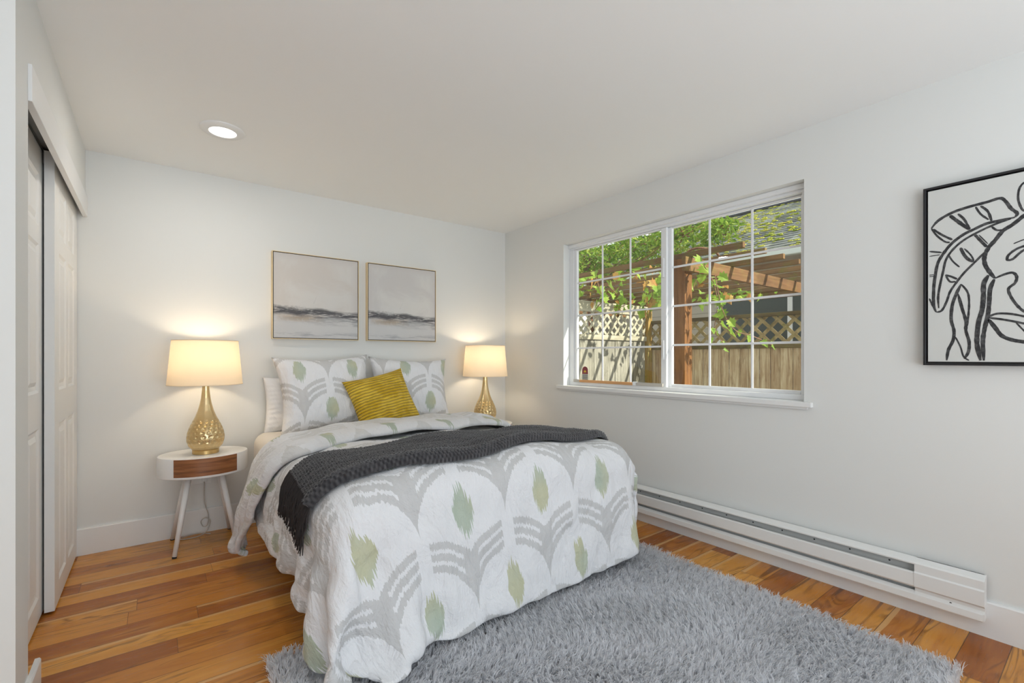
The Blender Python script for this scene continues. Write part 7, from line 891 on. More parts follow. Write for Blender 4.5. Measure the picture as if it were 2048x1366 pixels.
# --- pillows -----------------------------------------------------------
def pillow(name, w, h, t, mat, M, n=56, pinch=.07, wr=.010, seed=0, sub=1, uvo=(0, 0)):
    V = []; UV = []; F = []
    for side in (1, -1):
        for j in range(n + 1):
            for i in range(n + 1):
                a = -1 + 2 * i / n; b = -1 + 2 * j / n
                x = a * w / 2 * (1 - pinch * (1 - b * b) * abs(a) ** 3 * 1.0) ; z = b * h / 2 * (1 - pinch * (1 - a * a) * abs(b) ** 3)
                prof = max(0.0, (1 - a ** 4) * (1 - b ** 4)) ** .55
                prof *= (.80 + .20 * (1 - a * a) * (1 - b * b))
                y = -side * t / 2 * prof
                k = (1 - abs(a) ** 8) * (1 - abs(b) ** 8)
                y += -side * (wr * nz(a * 3.1 + seed, b * 2.3, side) + wr * .6 * nz(a * 8 + seed, b * 5, side + 3)) * k
                # seam puckers
                ed = max(abs(a), abs(b)); y += -side * .004 * math.sin((a if abs(b) > abs(a) else b) * 38 + 3 * nz(a * 2, b * 2, seed)) * max(0, (ed - .6) / .4) * k
                V.append(M @ Vector((x, y, z))); UV.append((a * w / 2 + uvo[0], b * h / 2 + uvo[1]))
        o_ = (0 if side == 1 else (n + 1) ** 2)
        for j in range(n):
            for i in range(n):
                q = (o_ + j * (n + 1) + i, o_ + j * (n + 1) + i + 1, o_ + (j + 1) * (n + 1) + i + 1, o_ + (j + 1) * (n + 1) + i)
                F.append(q if side == 1 else q[::-1])
    me = mesh_obj(name, V, F, mat, None, True, UV)
    bm = bmesh.new(); bm.from_mesh(me.data); bmesh.ops.remove_doubles(bm, verts=bm.verts[:], dist=.0008); bm.to_mesh(me.data); bm.free()
    me.data.shade_smooth()
    return me
def place(x, y, z, tilt=0, roll=0, yaw=0):
    return Matrix.Translation((x, y, z)) @ Matrix.Rotation(R(yaw), 4, 'Z') @ Matrix.Rotation(R(-tilt), 4, 'X') @ Matrix.Rotation(R(-roll), 4, 'Y')
G = 'patterned euro shams standing against the wall'
p1 = pillow('pillow', .69, .57, .23, M_sham, place(1.005, 3.545, .925, 17, 2, 2), seed=1, pinch=.13, wr=.014, uvo=(.01, .355))
tag(p1, 'large patterned pillow on the left, nearer the closet, leaning on the wall', 'pillow', G)
p2 = pillow('pillow', .68, .56, .22, M_sham, place(1.685, 3.575, .915, 16, -2, -3), seed=5, pinch=.13, wr=.014, uvo=(-.12, .33))
tag(p2, 'large patterned pillow on the right, nearer the window lamp, behind the mustard cushion', 'pillow', G)
p3 = pillow('pillow', .62, .40, .13, M_whitecloth, place(.925, 3.722, .845, 6, 0, 0), seed=8)
tag(p3, 'plain white pillow mostly hidden behind the left patterned pillow', 'pillow')
M_must = Mat('mustard_velvet', (.56, .36, .030), .75, spec=.2, **{'Sheen Weight': .6, 'Sheen Roughness': .4})
qu, qv, _ = M_must.xyz(M_must.coord('UV'))
M_must.set('Sheen Tint', (.9, .75, .3, 1))
wq = M_must.noise(M_must.coord('UV'), 9, 2)
chan = ((qv + (wq - .5) * .02) * (math.pi / .0215)).sin().abs().pow(.5)
stit = ((qu * 90 + wq * 2).sin() * .5 + .5)
M_must.bump(chan * 1.0 + stit * .25 + M_must.noise(M_must.coord('UV'), 30, 3) * .4, 1.0, .018)
M_must.set('Base Color', M_must.mix(M_must.noise(M_must.coord('UV'), 7, 4, .6).step(.4, .62), (.62, .38, .020), (.80, .54, .06)))
p4 = pillow('cushion', .47, .43, .17, M_must, place(1.345, 3.335, .868, 26, 13, -4), seed=3, pinch=.09, wr=.010)
tag(p4, 'mustard yellow quilted velvet cushion propped in front of the patterned pillows', 'cushion')

# --- nightstands -------------------------------------------------------
M_wal = Mat('walnut_veneer', (.30, .12, .045), .35)
gx, gy, gz = M_wal.xyz(M_wal.coord())
gn = M_wal.noise(M_wal.vec(gx * 2, gy * 2, gz * 28), 2.2, 5, .6, .8)
M_wal.set('Base Color', M_wal.ramp(gn, [(.25, (.13, .045, .018)), (.5, (.30, .115, .042)), (.75, (.45, .19, .075))]))
def nightstand(loc, label, rz=0):
    t = thing('nightstand', label, 'nightstand', loc, rz, 'round white nightstands either side of the bed')
    rx, ry_ = .243, .205
    body = MB().lathe([(0, .455), (.985, .455), (1.0, .459), (1.0, .573), (.992, .578), (0, .578)], 96, rx, ry_)
    b = autosmooth(body.build('tabletop', M_white, t))
    # drawer front follows the curve
    mb = MB(); n = 24; a0, a1 = R(228), R(312)
    V = []
    for i in range(n + 1):
        a = a0 + (a1 - a0) * i / n
        for k, z in ((1.0 - .03, .470), (1.008, .470), (1.008, .5755), (1.0 - .03, .5755)):
            V.append((rx * k * math.cos(a), ry_ * k * math.sin(a), z))
    F = []
    for i in range(n):
        for k in range(4): F.append((i * 4 + k, i * 4 + (k + 1) % 4, (i + 1) * 4 + (k + 1) % 4, (i + 1) * 4 + k))
    F += [(0, 1, 2, 3), (n * 4, n * 4 + 3, n * 4 + 2, n * 4 + 1)]
    mb.add(V, F); tag(autosmooth(mb.build('drawer', M_wal, t)), 'curved walnut drawer front')
    for sx_, sy_ in ((-1, -1), (-1, 1), (1, -1), (1, 1)):
        p0 = (sx_ * .085, sy_ * .075, .456); p1_ = (sx_ * .160, sy_ * .175, .008)
        lg = MB().tube([p0, p1_], [.017, .0125], 20).build('leg', M_white, t, True)
        ft = MB().tube([(p1_[0], p1_[1], .008), (p1_[0], p1_[1], 0)], .0125, 16).build('foot_pad', M_dark, lg)
    return t
nightstand((.255, 3.585, 0), 'round white nightstand with walnut drawer, left of the bed by the closet')
nightstand((2.455, 3.585, 0), 'round white nightstand half hidden behind the duvet, in the corner by the window')

# --- table lamps -------------------------------------------------------
M_gold = Mat('champagne_gold_glass', (.56, .42, .20), .20, .75)
gg = M_gold.noise(M_gold.coord(), 7, 2, .5, .4)
M_gold.set('Base Color', M_gold.ramp(gg, [(.3, (.66, .47, .21)), (.7, (.80, .64, .38))]))
M_goldb = Mat('brushed_gold', (.62, .44, .19), .3, .9)
M_shade = Mat('lamp_shade_linen', (.90, .82, .68), .9)
nt = M_shade.nt; dfu = M_shade.b; tl = nt.nodes.new('ShaderNodeBsdfTranslucent'); tl.inputs[0].default_value = (.60, .50, .36, 1)
ms = nt.nodes.new('ShaderNodeMixShader'); ms.inputs[0].default_value = .42
nt.links.new(dfu.outputs[0], ms.inputs[1]); nt.links.new(tl.outputs[0], ms.inputs[2]); nt.links.new(ms.outputs[0], M_shade.out.inputs[0])
M_shtrim = Mat('shade_trim', (.70, .60, .45), .7)
M_bulb = Mat('bulb', (1, 1, 1), .5); M_bulb.set('Emission Color', (1, .80, .56, 1)); M_bulb.set('Emission Strength', 85.0)
def lamp_body():
    prof = [(0.0, .066), (.045, .070), (.075, .1115), (.125, .1150)]
    # (height, radius) pairs of the teardrop
    P = [(.022, .066), (.032, .078), (.052, .092), (.080, .1015), (.105, .1030), (.135, .0985), (.165, .089), (.200, .073), (.235, .057), (.270, .044), (.310, .0335), (.350, .0260), (.400, .0205), (.455, .0180)]
    zs = np.linspace(P[0][0], P[-1][0], 210); rr = np.interp(zs, [p[0] for p in P], [p[1] for p in P])
    k = np.exp(-np.linspace(-2, 2, 9) ** 2); k /= k.sum(); rr = np.convolve(np.pad(rr, 4, mode='edge'), k, 'valid')
    N = 216; dim = []
    for r_ in range(7):
        zc = .056 + r_ * .0285 - .0006 * r_ * r_; rad_d = .0150 - .0009 * r_
        rc = float(np.interp(zc, zs, rr)); cnt = max(6, int(2 * math.pi * rc / (.037 - .0016 * r_)))
        for c_ in range(cnt):
            a = 2 * math.pi * (c_ + .5 * (r_ % 2)) / cnt
            dim.append((rc * math.cos(a), rc * math.sin(a), zc, rad_d))
    D = np.array(dim)
    V = []
    for z, r_ in zip(zs, rr):
        for i in range(N):
            a = 2 * math.pi * i / N; p = np.array([r_ * math.cos(a), r_ * math.sin(a), z])
            d = np.sqrt(((D[:, :3] - p) ** 2).sum(1)) / D[:, 3]; m = d.min()
            dep = -.0048 * (1 - m * m) if m < 1 else 0.0
            if 1 <= m < 1.25: dep = .0006 * math.sin((m - 1) / .25 * math.pi)
            V.append((p[0] + dep * math.cos(a), p[1] + dep * math.sin(a), z))
    F = [(i * N + k, i * N + (k + 1) % N, (i + 1) * N + (k + 1) % N, (i + 1) * N + k) for i in range(len(zs) - 1) for k in range(N)]
    F.append(tuple(range(N))[::-1])
    return V, F
LV, LF = lamp_body()
def lamp(loc, label, power):
    t = thing('table_lamp', label, 'lamp', loc, 0, 'gold table lamps on the nightstands')
    b = mesh_obj('body', LV, LF, M_gold, t, True); tag(b, 'dimpled champagne gold teardrop body')
    autosmooth(MB().lathe([(0, 0), (.071, 0), (.073, .002), (.073, .024), (.070, .026), (0, .026)], 64).build('foot_ring', M_goldb, t))
    nk = autosmooth(MB().lathe([(.018, .452), (.019, .456), (.019, .470), (.012, .474), (.009, .500), (.014, .505), (.014, .555), (.010, .56), (0, .56)], 24).build('socket', M_goldb, t))
    bl = MB().lathe([(.012, .56), (.014, .575), (.027, .60), (.030, .62), (.024, .642), (.010, .652), (0, .653)], 24).build('bulb', M_bulb, t, True)
    sh = MB(); n = 96
    sh.lathe([(.205, .437), (.180, .716)], n)
    s_ = sh.build('lamp_shade', M_shade, t, True)
    for rr_, zz in ((.2055, .438), (.1805, .715)):
        MB().lathe([(rr_ - .0015, zz - .002), (rr_ + .0012, zz - .002), (rr_ + .0012, zz + .002), (rr_ - .0015, zz + .002), (rr_ - .0015, zz - .002)], n).build('shade_rim', M_shtrim, s_)
    sp = MB()
    for k in range(3):
        a = k * 2 * math.pi / 3 + .4; sp.tube([(0, 0, .700), (.179 * math.cos(a), .179 * math.sin(a), .712)], .0016, 6)
    sp.tube([(.016, 0, .50), (.045, 0, .60), (.010, 0, .700), (0, 0, .700), (-.010, 0, .700), (-.045, 0, .60), (-.016, 0, .50)], .0014, 6)
    sp.build('harp', M_goldb, t)
    return t
lamp((.262, 3.565, .578), 'gold dimpled lamp with lit cream shade, left of the bed beside the closet', 70)
lamp((2.415, 3.565, .578), 'gold lamp with lit shade in the corner by the window, right of the bed', 70)

# --- lamp cord and outlet ----------------------------------------------
def catmull(pts, n=10):
    pts = [Vector(p) for p in pts]; P = [pts[0]] + pts + [pts[-1]]; out = []
    for i in range(1, len(P) - 2):
        for k in range(n):
            t = k / n; a, b, c, d = P[i - 1:i + 3]
            out.append(.5 * ((2 * b) + (-a + c) * t + (2 * a - 5 * b + 4 * c - d) * t * t + (-a + 3 * b - 3 * c + d) * t ** 3))
    return out + [pts[-1]]
M_cord = Mat('cord_clear', (.50, .47, .43), .4)
y_ = 3.765
cord = MB().tube(catmull([(.269, 3.795, .352), (.269, 3.772, .335), (.268, y_, .27), (.272, y_, .20), (.292, y_, .12), (.285, y_ - .01, .06), (.262, y_, .05), (.250, y_, .085), (.272, y_, .105), (.300, y_ - .01, .085), (.285, 3.74, .03), (.24, 3.72, .006), (.17, 3.71, .004), (.13, 3.73, .006), (.17, 3.755, .010), (.25, 3.75, .012), (.30, 3.72, .006)], 10), .0028, 8).build('power_cord', M_cord, None, True)
tag(cord, 'thin pale lamp cord looping down from the outlet under the left nightstand', 'cord')
ot = thing('wall_outlet', 'white wall outlet with plug behind the left nightstand', 'outlet', (.255, WB, .365))
MB().bbox(-.058, .058, -.006, 0, -.036, .036, .002).build('cover_plate', M_plug, ot)
MB().bbox(.000, .030, -.03, -.006, -.02, .012, .004).build('plug', M_plug, ot)

# --- pictures over the bed --------------------------------------------
def abstract_mat(name, tint, seed):
    m = Mat(name, rough=.7)
    x, y, z = m.xyz(m.coord())          # object space: x -0.315..0.315, z -0.315..0.315
    wob = m.noise(m.vec(x * 2.2 + seed, 0, z * 2), 1.6, 5, .6, .3) - .5
    fine = m.noise(m.vec(x * 5 + seed, 1, z * 38), 1.4, 6, .7, .5)
    fine2 = m.noise(m.vec(x * 26, seed, z * 26), 1.0, 6, .7, 1.0)
    soft = m.noise(m.vec(x * 3 + seed * 2, 2, z * 3), 1.1, 4, .55, .6)
    base = m.mix(soft.step(.38, .62), (.62, .585, .55), (.66, .645, .62)) if tint else m.mix(soft.step(.38, .62), (.60, .585, .575), (.67, .665, .645))
    edge = ((x.abs() / .315).mx(z.abs() / .315) + (soft - .5) * .5)
    base = m.mix(edge.step(.78, 1.05) * .55, base, (.53, .49, .48))
    # lower water: cooler
    zl = z + wob * .05
    base = m.mix((zl * -1.0).step(.12, .17) * .8, base, (.60, .60, .60))
    # dark horizon band with brushed gaps
    slope = z + .120 + x * .045 + wob * .035
    up = (slope.abs() / (m.noise(m.vec(x * 4 + seed, 3, 0), 1.3, 3) * .050 + .012))
    band = (1.0 - up.mn(1.0)).pow(.55) * fine.step(.30, .62)
    tail = ((z + .160 + x * .05 + wob * .03).abs() / .055)
    band2 = (1.0 - tail.mn(1.0)).pow(.6) * fine.step(.40, .60) * (x + .5).clamp()
    tanp = (1.0 - ((x + .12) / .17).abs().mn(1.0)).pow(.4) * (1.0 - ((z + .160 + wob * .02) / .030).abs().mn(1.0)).pow(.5) * fine2.step(.25, .55)
    base = m.mix(tanp * .9, base, (.44, .33, .22))
    base = m.mix(band2, base, (.22, .225, .24))
    tex = (x + .2).step(.0, .2)
    base = m.mix((band * 1.5).clamp() * .92, base, (.055, .055, .065))
    trees = (1.0 - ((x + .20) / .12).abs().mn(1.0)).pow(.5) * (1.0 - ((z + .100) / .030).abs().mn(1.0)).pow(.7) * fine2.step(.42, .56)
    base = m.mix(trees * .9, base, (.09, .085, .09))
    low = (1.0 - ((z + .285 + wob * .03) / .028).abs().mn(1.0)) * fine.step(.42, .62)
    base = m.mix(low * .7, base, (.28, .29, .32))
    spk = m.noise(m.vec(x * 9 + 4, seed, z * 3.5), 2.2, 4, .7, .8).step(.66, .72) * (z * -1.0).step(-.05, .1)
    base = m.mix(spk * .35, base, (.35, .33, .33))
    m.set('Base Color', base); m.bump(fine2, .1, .003)
    return m
M_fr_gold = Mat('pale_gold_frame', (.78, .62, .38), .4, .25); M_fr_in = Mat('dark_reveal', (.05, .04, .035), .6)
def art(xc, zc, half, label, tint, seed):
    t = thing('framed_picture', label, 'picture', (xc, WB, zc), 0, 'two abstract landscape canvases above the bed')
    hw, hh = half; D = .042
    mb = MB(); w = .0045
    mb.bbox(-hw, -hw + w, -D, 0, -hh, hh, .0008, 1).bbox(hw - w, hw, -D, 0, -hh, hh, .0008, 1).bbox(-hw + w, hw - w, -D, 0, hh - w, hh, .0008, 1).bbox(-hw + w, hw - w, -D, 0, -hh, -hh + w, .0008, 1)
    mb.build('frame', M_fr_gold, t)
    MB().box(-hw + w, hw - w, -D + .012, -.004, -hh + w, hh - w).build('reveal', M_fr_in, t)
    MB().bbox(-hw + w + .0055, hw - w - .0055, -D + .001, -.006, -hh + w + .0055, hh - w - .0055, .001, 1).build('canvas', abstract_mat('canvas_' + ('warm' if tint else 'cool'), tint, seed), t)
art(1.000, 1.646, (.318, .322), 'abstract landscape canvas over the left pillow, nearer the closet', True, 1.3)
art(1.703, 1.646, (.315, .322), 'abstract landscape canvas over the right pillow, nearer the window', False, 1.3)

# --- line drawing on the window wall ----------------------------------
M_black = Mat('black_frame', (.012, .012, .014), .35); M_canvas = Mat('offwhite_canvas', (.64, .645, .62), .75)
M_canvas.bump(M_canvas.noise(M_canvas.coord(), 300, 2), .1, .002)
M_paint = Mat('black_brush_paint', (.035, .035, .038), .7)
pn = M_paint.noise(M_paint.coord(), 60, 4, .7); M_paint.set('Base Color', M_paint.ramp(pn, [(.45, (.022, .022, .024)), (.75, (.12, .12, .12))]))
AY0, AY1, AZ0, AZ1 = -.245, .556, 1.154, 1.953
ac = Vector((WR, (AY0 + AY1) / 2, (AZ0 + AZ1) / 2))
big = thing('framed_line_drawing', 'black framed canvas with a bold black brush line drawing of a face and leaves', 'picture', ac)
hw = (AY1 - AY0) / 2
mb = MB(); w = .010
mb.bbox(-.042, 0, -hw, -hw + w, -hw, hw, .001, 1).bbox(-.042, 0, hw - w, hw, -hw, hw, .001, 1).bbox(-.042, 0, -hw + w, hw - w, hw - w, hw, .001, 1).bbox(-.042, 0, -hw + w, hw - w, -hw, -hw + w, .001, 1)
mb.build('frame', M_black, big)
MB().box(-.022, -.004, -hw + w, hw - w, -hw + w, hw - w).build('backing', M_black, big)
MB().bbox(-.038, -.020, -hw + w + .006, hw - w - .006, -hw + w + .006, hw - w - .006, .001, 1).build('canvas', M_canvas, big)
STROKES = [([(0.528, 1.77), (0.503, 1.801), (0.456, 1.825), (0.405, 1.836), (0.351, 1.842), (0.313, 1.848), (0.297, 1.832), (0.281, 1.798), (0.264, 1.774), (0.27, 1.759)], 0.0115), ([(0.27, 1.759), (0.304, 1.756), (0.351, 1.752), (0.39, 1.736), (0.425, 1.719), (0.461, 1.688), (0.487, 1.65), (0.506, 1.61), (0.515, 1.554), (0.52, 1.497), (0.52, 1.424), (0.512, 1.391)], 0.0115), ([(0.281, 1.755), (0.322, 1.745), (0.37, 1.725), (0.42, 1.697), (0.456, 1.662), (0.479, 1.62), (0.488, 1.572), (0.498, 1.516), (0.505, 1.459), (0.503, 1.408)], 0.0086), ([(0.528, 1.77), (0.509, 1.733), (0.482, 1.701), (0.466, 1.695)], 0.0072), ([(0.522, 1.765), (0.493, 1.734), (0.458, 1.705)], 0.0086), ([(0.466, 1.813), (0.445, 1.787), (0.42, 1.757), (0.402, 1.739)], 0.013), ([(0.44, 1.814), (0.42, 1.785), (0.405, 1.743)], 0.0086), ([(0.385, 1.831), (0.37, 1.797), (0.346, 1.767)], 0.0072), ([(0.37, 1.831), (0.348, 1.802), (0.337, 1.759)], 0.0086), ([(0.535, 1.667), (0.493, 1.655)], 0.0072), ([(0.535, 1.645), (0.498, 1.646)], 0.0043), ([(0.535, 1.56), (0.519, 1.56)], 0.0036), ([(0.535, 1.553), (0.519, 1.553)], 0.0036), ([(0.535, 1.455), (0.522, 1.414)], 0.0058), ([(0.232, 1.77), (0.245, 1.76), (0.276, 1.731), (0.304, 1.711), (0.327, 1.676), (0.346, 1.649), (0.358, 1.614), (0.356, 1.579), (0.341, 1.543), (0.327, 1.518)], 0.0144), ([(0.351, 1.64), (0.385, 1.598), (0.42, 1.555), (0.445, 1.516), (0.466, 1.476), (0.477, 1.435), (0.493, 1.397), (0.512, 1.391)], 0.0086), ([(0.432, 1.665), (0.42, 1.631), (0.405, 1.608), (0.39, 1.599)], 0.0115), ([(0.42, 1.659), (0.4, 1.628), (0.39, 1.602)], 0.0058), ([(0.387, 1.712), (0.37, 1.684), (0.351, 1.653)], 0.0101), ([(0.375, 1.709), (0.348, 1.666)], 0.0043), ([(0.336, 1.735), (0.322, 1.718), (0.306, 1.715)], 0.0072), ([(0.471, 1.64), (0.456, 1.609), (0.435, 1.581)], 0.0065), ([(0.482, 1.553), (0.461, 1.543), (0.443, 1.53)], 0.0086), ([(0.479, 1.549), (0.466, 1.522), (0.448, 1.52)], 0.0072), ([(0.327, 1.518), (0.299, 1.531), (0.276, 1.534), (0.265, 1.516), (0.27, 1.491), (0.288, 1.47), (0.281, 1.436), (0.263, 1.398), (0.245, 1.374), (0.223, 1.359)], 0.0094), ([(0.232, 1.641), (0.245, 1.637), (0.267, 1.628), (0.288, 1.608), (0.291, 1.589), (0.276, 1.59), (0.258, 1.61), (0.245, 1.621), (0.228, 1.627)], 0.0086), ([(0.274, 1.652), (0.245, 1.663), (0.223, 1.663)], 0.0043), ([(0.346, 1.534), (0.36, 1.499), (0.361, 1.444), (0.365, 1.39), (0.375, 1.343), (0.38, 1.288), (0.38, 1.24), (0.37, 1.175)], 0.0158), ([(0.329, 1.515), (0.341, 1.476), (0.344, 1.422), (0.348, 1.368), (0.358, 1.308), (0.363, 1.254), (0.36, 1.175)], 0.0144), ([(0.43, 1.507), (0.445, 1.467), (0.458, 1.419), (0.462, 1.355), (0.453, 1.305), (0.456, 1.263), (0.471, 1.221), (0.477, 1.175)], 0.0115), ([(0.43, 1.507), (0.41, 1.47), (0.405, 1.428), (0.407, 1.373), (0.412, 1.317)], 0.0072), ([(0.44, 1.466), (0.427, 1.402), (0.415, 1.345), (0.415, 1.304), (0.405, 1.255), (0.407, 1.213), (0.42, 1.182)], 0.0108), ([(0.448, 1.277), (0.432, 1.234), (0.422, 1.192), (0.405, 1.175)], 0.0058), ([(0.348, 1.358), (0.322, 1.37), (0.285, 1.367), (0.245, 1.354), (0.21, 1.339)], 0.0086), ([(0.346, 1.355), (0.304, 1.345), (0.267, 1.333), (0.245, 1.325), (0.206, 1.313)], 0.0086), ([(0.346, 1.348), (0.327, 1.313), (0.308, 1.279), (0.281, 1.261), (0.245, 1.251), (0.206, 1.246)], 0.0144), ([(0.267, 1.33), (0.245, 1.296), (0.219, 1.263)], 0.0058), ([(0.236, 1.891), (0.247, 1.891), (0.258, 1.871), (0.261, 1.832), (0.252, 1.791), (0.243, 1.776)], 0.0072)]
mb = MB()
def stroke(pts, w, seed):
    P = [Vector((0, a - ac.y, b - ac.z)) for a, b in pts]
    C_ = catmull(P, 7) if len(P) > 2 else [P[0].lerp(P[1], k / 6) for k in range(7)]
    L_ = []; Rr = []
    lim = hw - w_in
    for i, p in enumerate(C_):
        d = (C_[min(i + 1, len(C_) - 1)] - C_[max(i - 1, 0)])
        if d.length < 1e-6: d = Vector((0, 1, 0))
        d.normalize(); n = Vector((0, -d.z, d.y))
        e = min(i, len(C_) - 1 - i) / max(1, len(C_) - 1)
        ww = w / 2 * (1 + .25 * nz(i * .45, seed)) * min(1, .45 + e * 6)
        for lst, s_ in ((L_, 1), (Rr, -1)):
            q = p + n * ww * s_; q.y = max(-lim, min(lim, q.y)); q.z = max(-lim, min(lim, q.z)); q.x = -.0383 - .0001 * (seed % 7); lst.append(q)
    v = L_ + Rr; m_ = len(L_)
    mb.add(v, [(i, i + 1, m_ + i + 1, m_ + i) for i in range(m_ - 1)])
w_in = .016
for i, (pts, w_) in enumerate(STROKES):
    stroke(pts, w_, i)
    if i > 4: stroke([(.31 - a, b) for a, b in pts], w_, i + 40)
ob = mb.build('brush_strokes', M_paint, big)

# --- baseboard heater --------------------------------------------------
ht = thing('baseboard_heater', 'long white electric baseboard heater running under the window', 'heater', (WR, 0, 0))
HY0, HY1 = .36, 3.10
X0 = -.017
mb = MB()
mb.prism([(X0, .078), (X0 - .004, .078), (X0 - .004, .262), (X0, .262)], 'y', HY0, HY1)                       # back plate
mb.prism([(X0 - .004, .266), (X0 - .004, .262), (-.060, .249), (-.062, .243), (-.065, .243), (-.065, .249), (-.060, .254), (-.028, .266)], 'y', HY0, HY1)   # top hood
mb.build('back_housing', M_heater, ht)
mb = MB(); mb.prism([(-.070, .203), (-.067, .208), (-.058, .209), (-.058, .206), (-.065, .203), (-.067, .150), (-.060, .142), (-.063, .139), (-.072, .148)], 'y', HY0 + .22, HY1)
mb.build('front_panel', M_heater, ht)
mb = MB(); mb.prism([(X0 - .004, .082), (X0 - .004, .078), (-.068, .078), (-.070, .082), (-.068, .108), (-.052, .122), (-.050, .119), (-.064, .106), (-.064, .082)], 'y', HY0, HY1)
mb.build('lower_lip', M_heater, ht)
MB().box(-.036, -.034, HY0 + .2, HY1, .1, .256).build('inner_reflector', M_heater_in, ht)
mb = MB()
y = HY0 + .9
while y < HY1: mb.box(-.056, -.030, y, y + .0008, .15, .2085); y += .009
mb.build('heating_fins', M_heater_in, ht)
y = HY0 + .32; hole = None
while y < HY1:
    if hole is None:
        hole = MB().lathe([(0, 0), (.0042, 0)], 12).build('vent_hole', M_dark, ht); hole.rotation_euler = (0, R(-90), 0)
    else:
        hole = hole.copy(); COL.objects.link(hole)
    hole.location = (-.0365, y, .222); y += .16
mb = MB()
mb.prism([(X0, .266), (-.028, .266), (-.062, .2525), (-.067, .248), (-.067, .213), (-.073, .207), (-.073, .146), (-.056, .134), (-.056, .121), (-.066, .110), (-.066, .083), (X0, .083)], 'y', HY0 - .006, HY0 + .222)
autosmooth(mb.build('end_cap', M_heater, ht), 20)
MB().lathe([(0, .002), (.004, .002), (.005, 0)], 14).build('screw', M_heater_in, ht)
ht.children[-1].rotation_euler = (0, R(-90), 0); ht.children[-1].location = (-.061, HY0 + .10, .116)
M_lblink = Mat('label_print', (.30, .30, .29), .6)
lb = MB(); 
for i in range(34):
    for j in range(5):
        if rng.random() < .75: lb.box(-.0368, -.0362, HY0 + .30 + i * .008, HY0 + .30 + i * .008 + .003 + .004 * rng.random(), .124 + j * .006, .1265 + j * .006)
lb.build('rating_label', M_lblink, ht)

# --- shag rug ----------------------------------------------------------
RX0, RX1, RY0, RY1 = .345, 2.40, .37, 2.01
M_rug = Mat('grey_shag', (.36, .36, .37), .95, spec=.1)
oi = M_rug.noise(M_rug.coord(), 45, 3, .7); big_n = M_rug.noise(M_rug.coord(), 5, 3, .6)
_tl = M_rug.nt.nodes.new('ShaderNodeBsdfTranslucent'); _tl.inputs[0].default_value = (.92, .925, .95, 1)
_mx = M_rug.nt.nodes.new('ShaderNodeMixShader'); _mx.inputs[0].default_value = .52
M_rug.nt.links.new(M_rug.b.outputs[0], _mx.inputs[1]); M_rug.nt.links.new(_tl.outputs[0], _mx.inputs[2]); M_rug.nt.links.new(_mx.outputs[0], M_rug.out.inputs[0])
M_rug.set('Base Color', M_rug.ramp(oi * .7 + big_n * .3, [(.3, (.48, .475, .47)), (.46, (.78, .78, .80)), (.66, (.93, .935, .96))]))
def shag():
    sp = .0135
    xs = np.arange(RX0, RX1, sp); ys_ = np.arange(RY0, RY1, sp)
    gx, gy = np.meshgrid(xs, ys_); cxs = gx.ravel() + rng.uniform(-.006, .006, gx.size); cys = gy.ravel() + rng.uniform(-.006, .006, gx.size)
    nc = cxs.size
    # lean of each tuft: smooth flow + randomness
    th = np.sin(cxs * 5.1 + 1.3 * np.sin(cys * 4.3)) * 1.4 + np.cos(cys * 6.3 + cxs * 2.2) * 1.6 + rng.normal(0, .9, nc)
    lean = rng.uniform(.010, .036, nc)
    K = 7
    cx_ = np.repeat(cxs, K) + rng.normal(0, .0028, nc * K); cy_ = np.repeat(cys, K) + rng.normal(0, .0028, nc * K)
    tha = np.repeat(th, K) + rng.normal(0, .38, nc * K); ln = np.repeat(lean, K) * rng.uniform(.6, 1.25, nc * K)
    hgt = np.repeat(rng.uniform(.028, .044, nc), K) * rng.uniform(.8, 1.1, nc * K)
    n = nc * K; w = rng.uniform(.0011, .0020, n); wa = rng.uniform(0, np.pi, n)
    wx, wy = np.cos(wa) * w, np.sin(wa) * w
    dx, dy = np.cos(tha) * ln, np.sin(tha) * ln
    curl = rng.normal(0, .004, (n, 2))
    V = np.empty((n, 7, 3), np.float32)
    for k, (f, hf, ww) in enumerate(((0, 0, .9), (.28, .55, 1.0), (.72, .9, .8))):
        px = cx_ + dx * f + curl[:, 0] * f; py = cy_ + dy * f + curl[:, 1] * f; pz = .006 + hgt * hf
        V[:, 2 * k, 0] = px - wx * ww; V[:, 2 * k, 1] = py - wy * ww; V[:, 2 * k, 2] = pz
        V[:, 2 * k + 1, 0] = px + wx * ww; V[:, 2 * k + 1, 1] = py + wy * ww; V[:, 2 * k + 1, 2] = pz
    V[:, 6, 0] = cx_ + dx * 1.1 + curl[:, 0]; V[:, 6, 1] = cy_ + dy * 1.1 + curl[:, 1]; V[:, 6, 2] = .006 + hgt * (.88 + .1 * rng.random(n))
    base = (np.arange(n) * 7)[:, None]
    q = np.concatenate([base + [[0, 1, 3, 2]], base + [[2, 3, 5, 4]]], 0); t3 = base + [[4, 5, 6]]
    me = bpy.data.meshes.new('pile')
    nv = n * 7; nq = len(q); nt_ = len(t3)
    me.vertices.add(nv); me.vertices.foreach_set('co', V.ravel())
    me.loops.add(nq * 4 + nt_ * 3); me.loops.foreach_set('vertex_index', np.concatenate([q.ravel(), t3.ravel()]).astype(np.int32))
    me.polygons.add(nq + nt_)
    ls = np.concatenate([np.arange(nq) * 4, nq * 4 + np.arange(nt_) * 3]).astype(np.int32)
    me.polygons.foreach_set('loop_start', ls)
    me.update(calc_edges=True); me.materials.append(M_rug.m); me.shade_smooth()
    return me
rug = thing('shag_rug', 'light grey shag rug on the wooden floor under the foot of the bed', 'rug', (0, 0, 0))
MB().bbox(RX0, RX1, RY0, RY1, 0, .007, .003, 1).build('backing', M_rug, rug)
pile = link(bpy.data.objects.new('pile', shag())); pile.parent = rug; pile['kind'] = 'stuff'

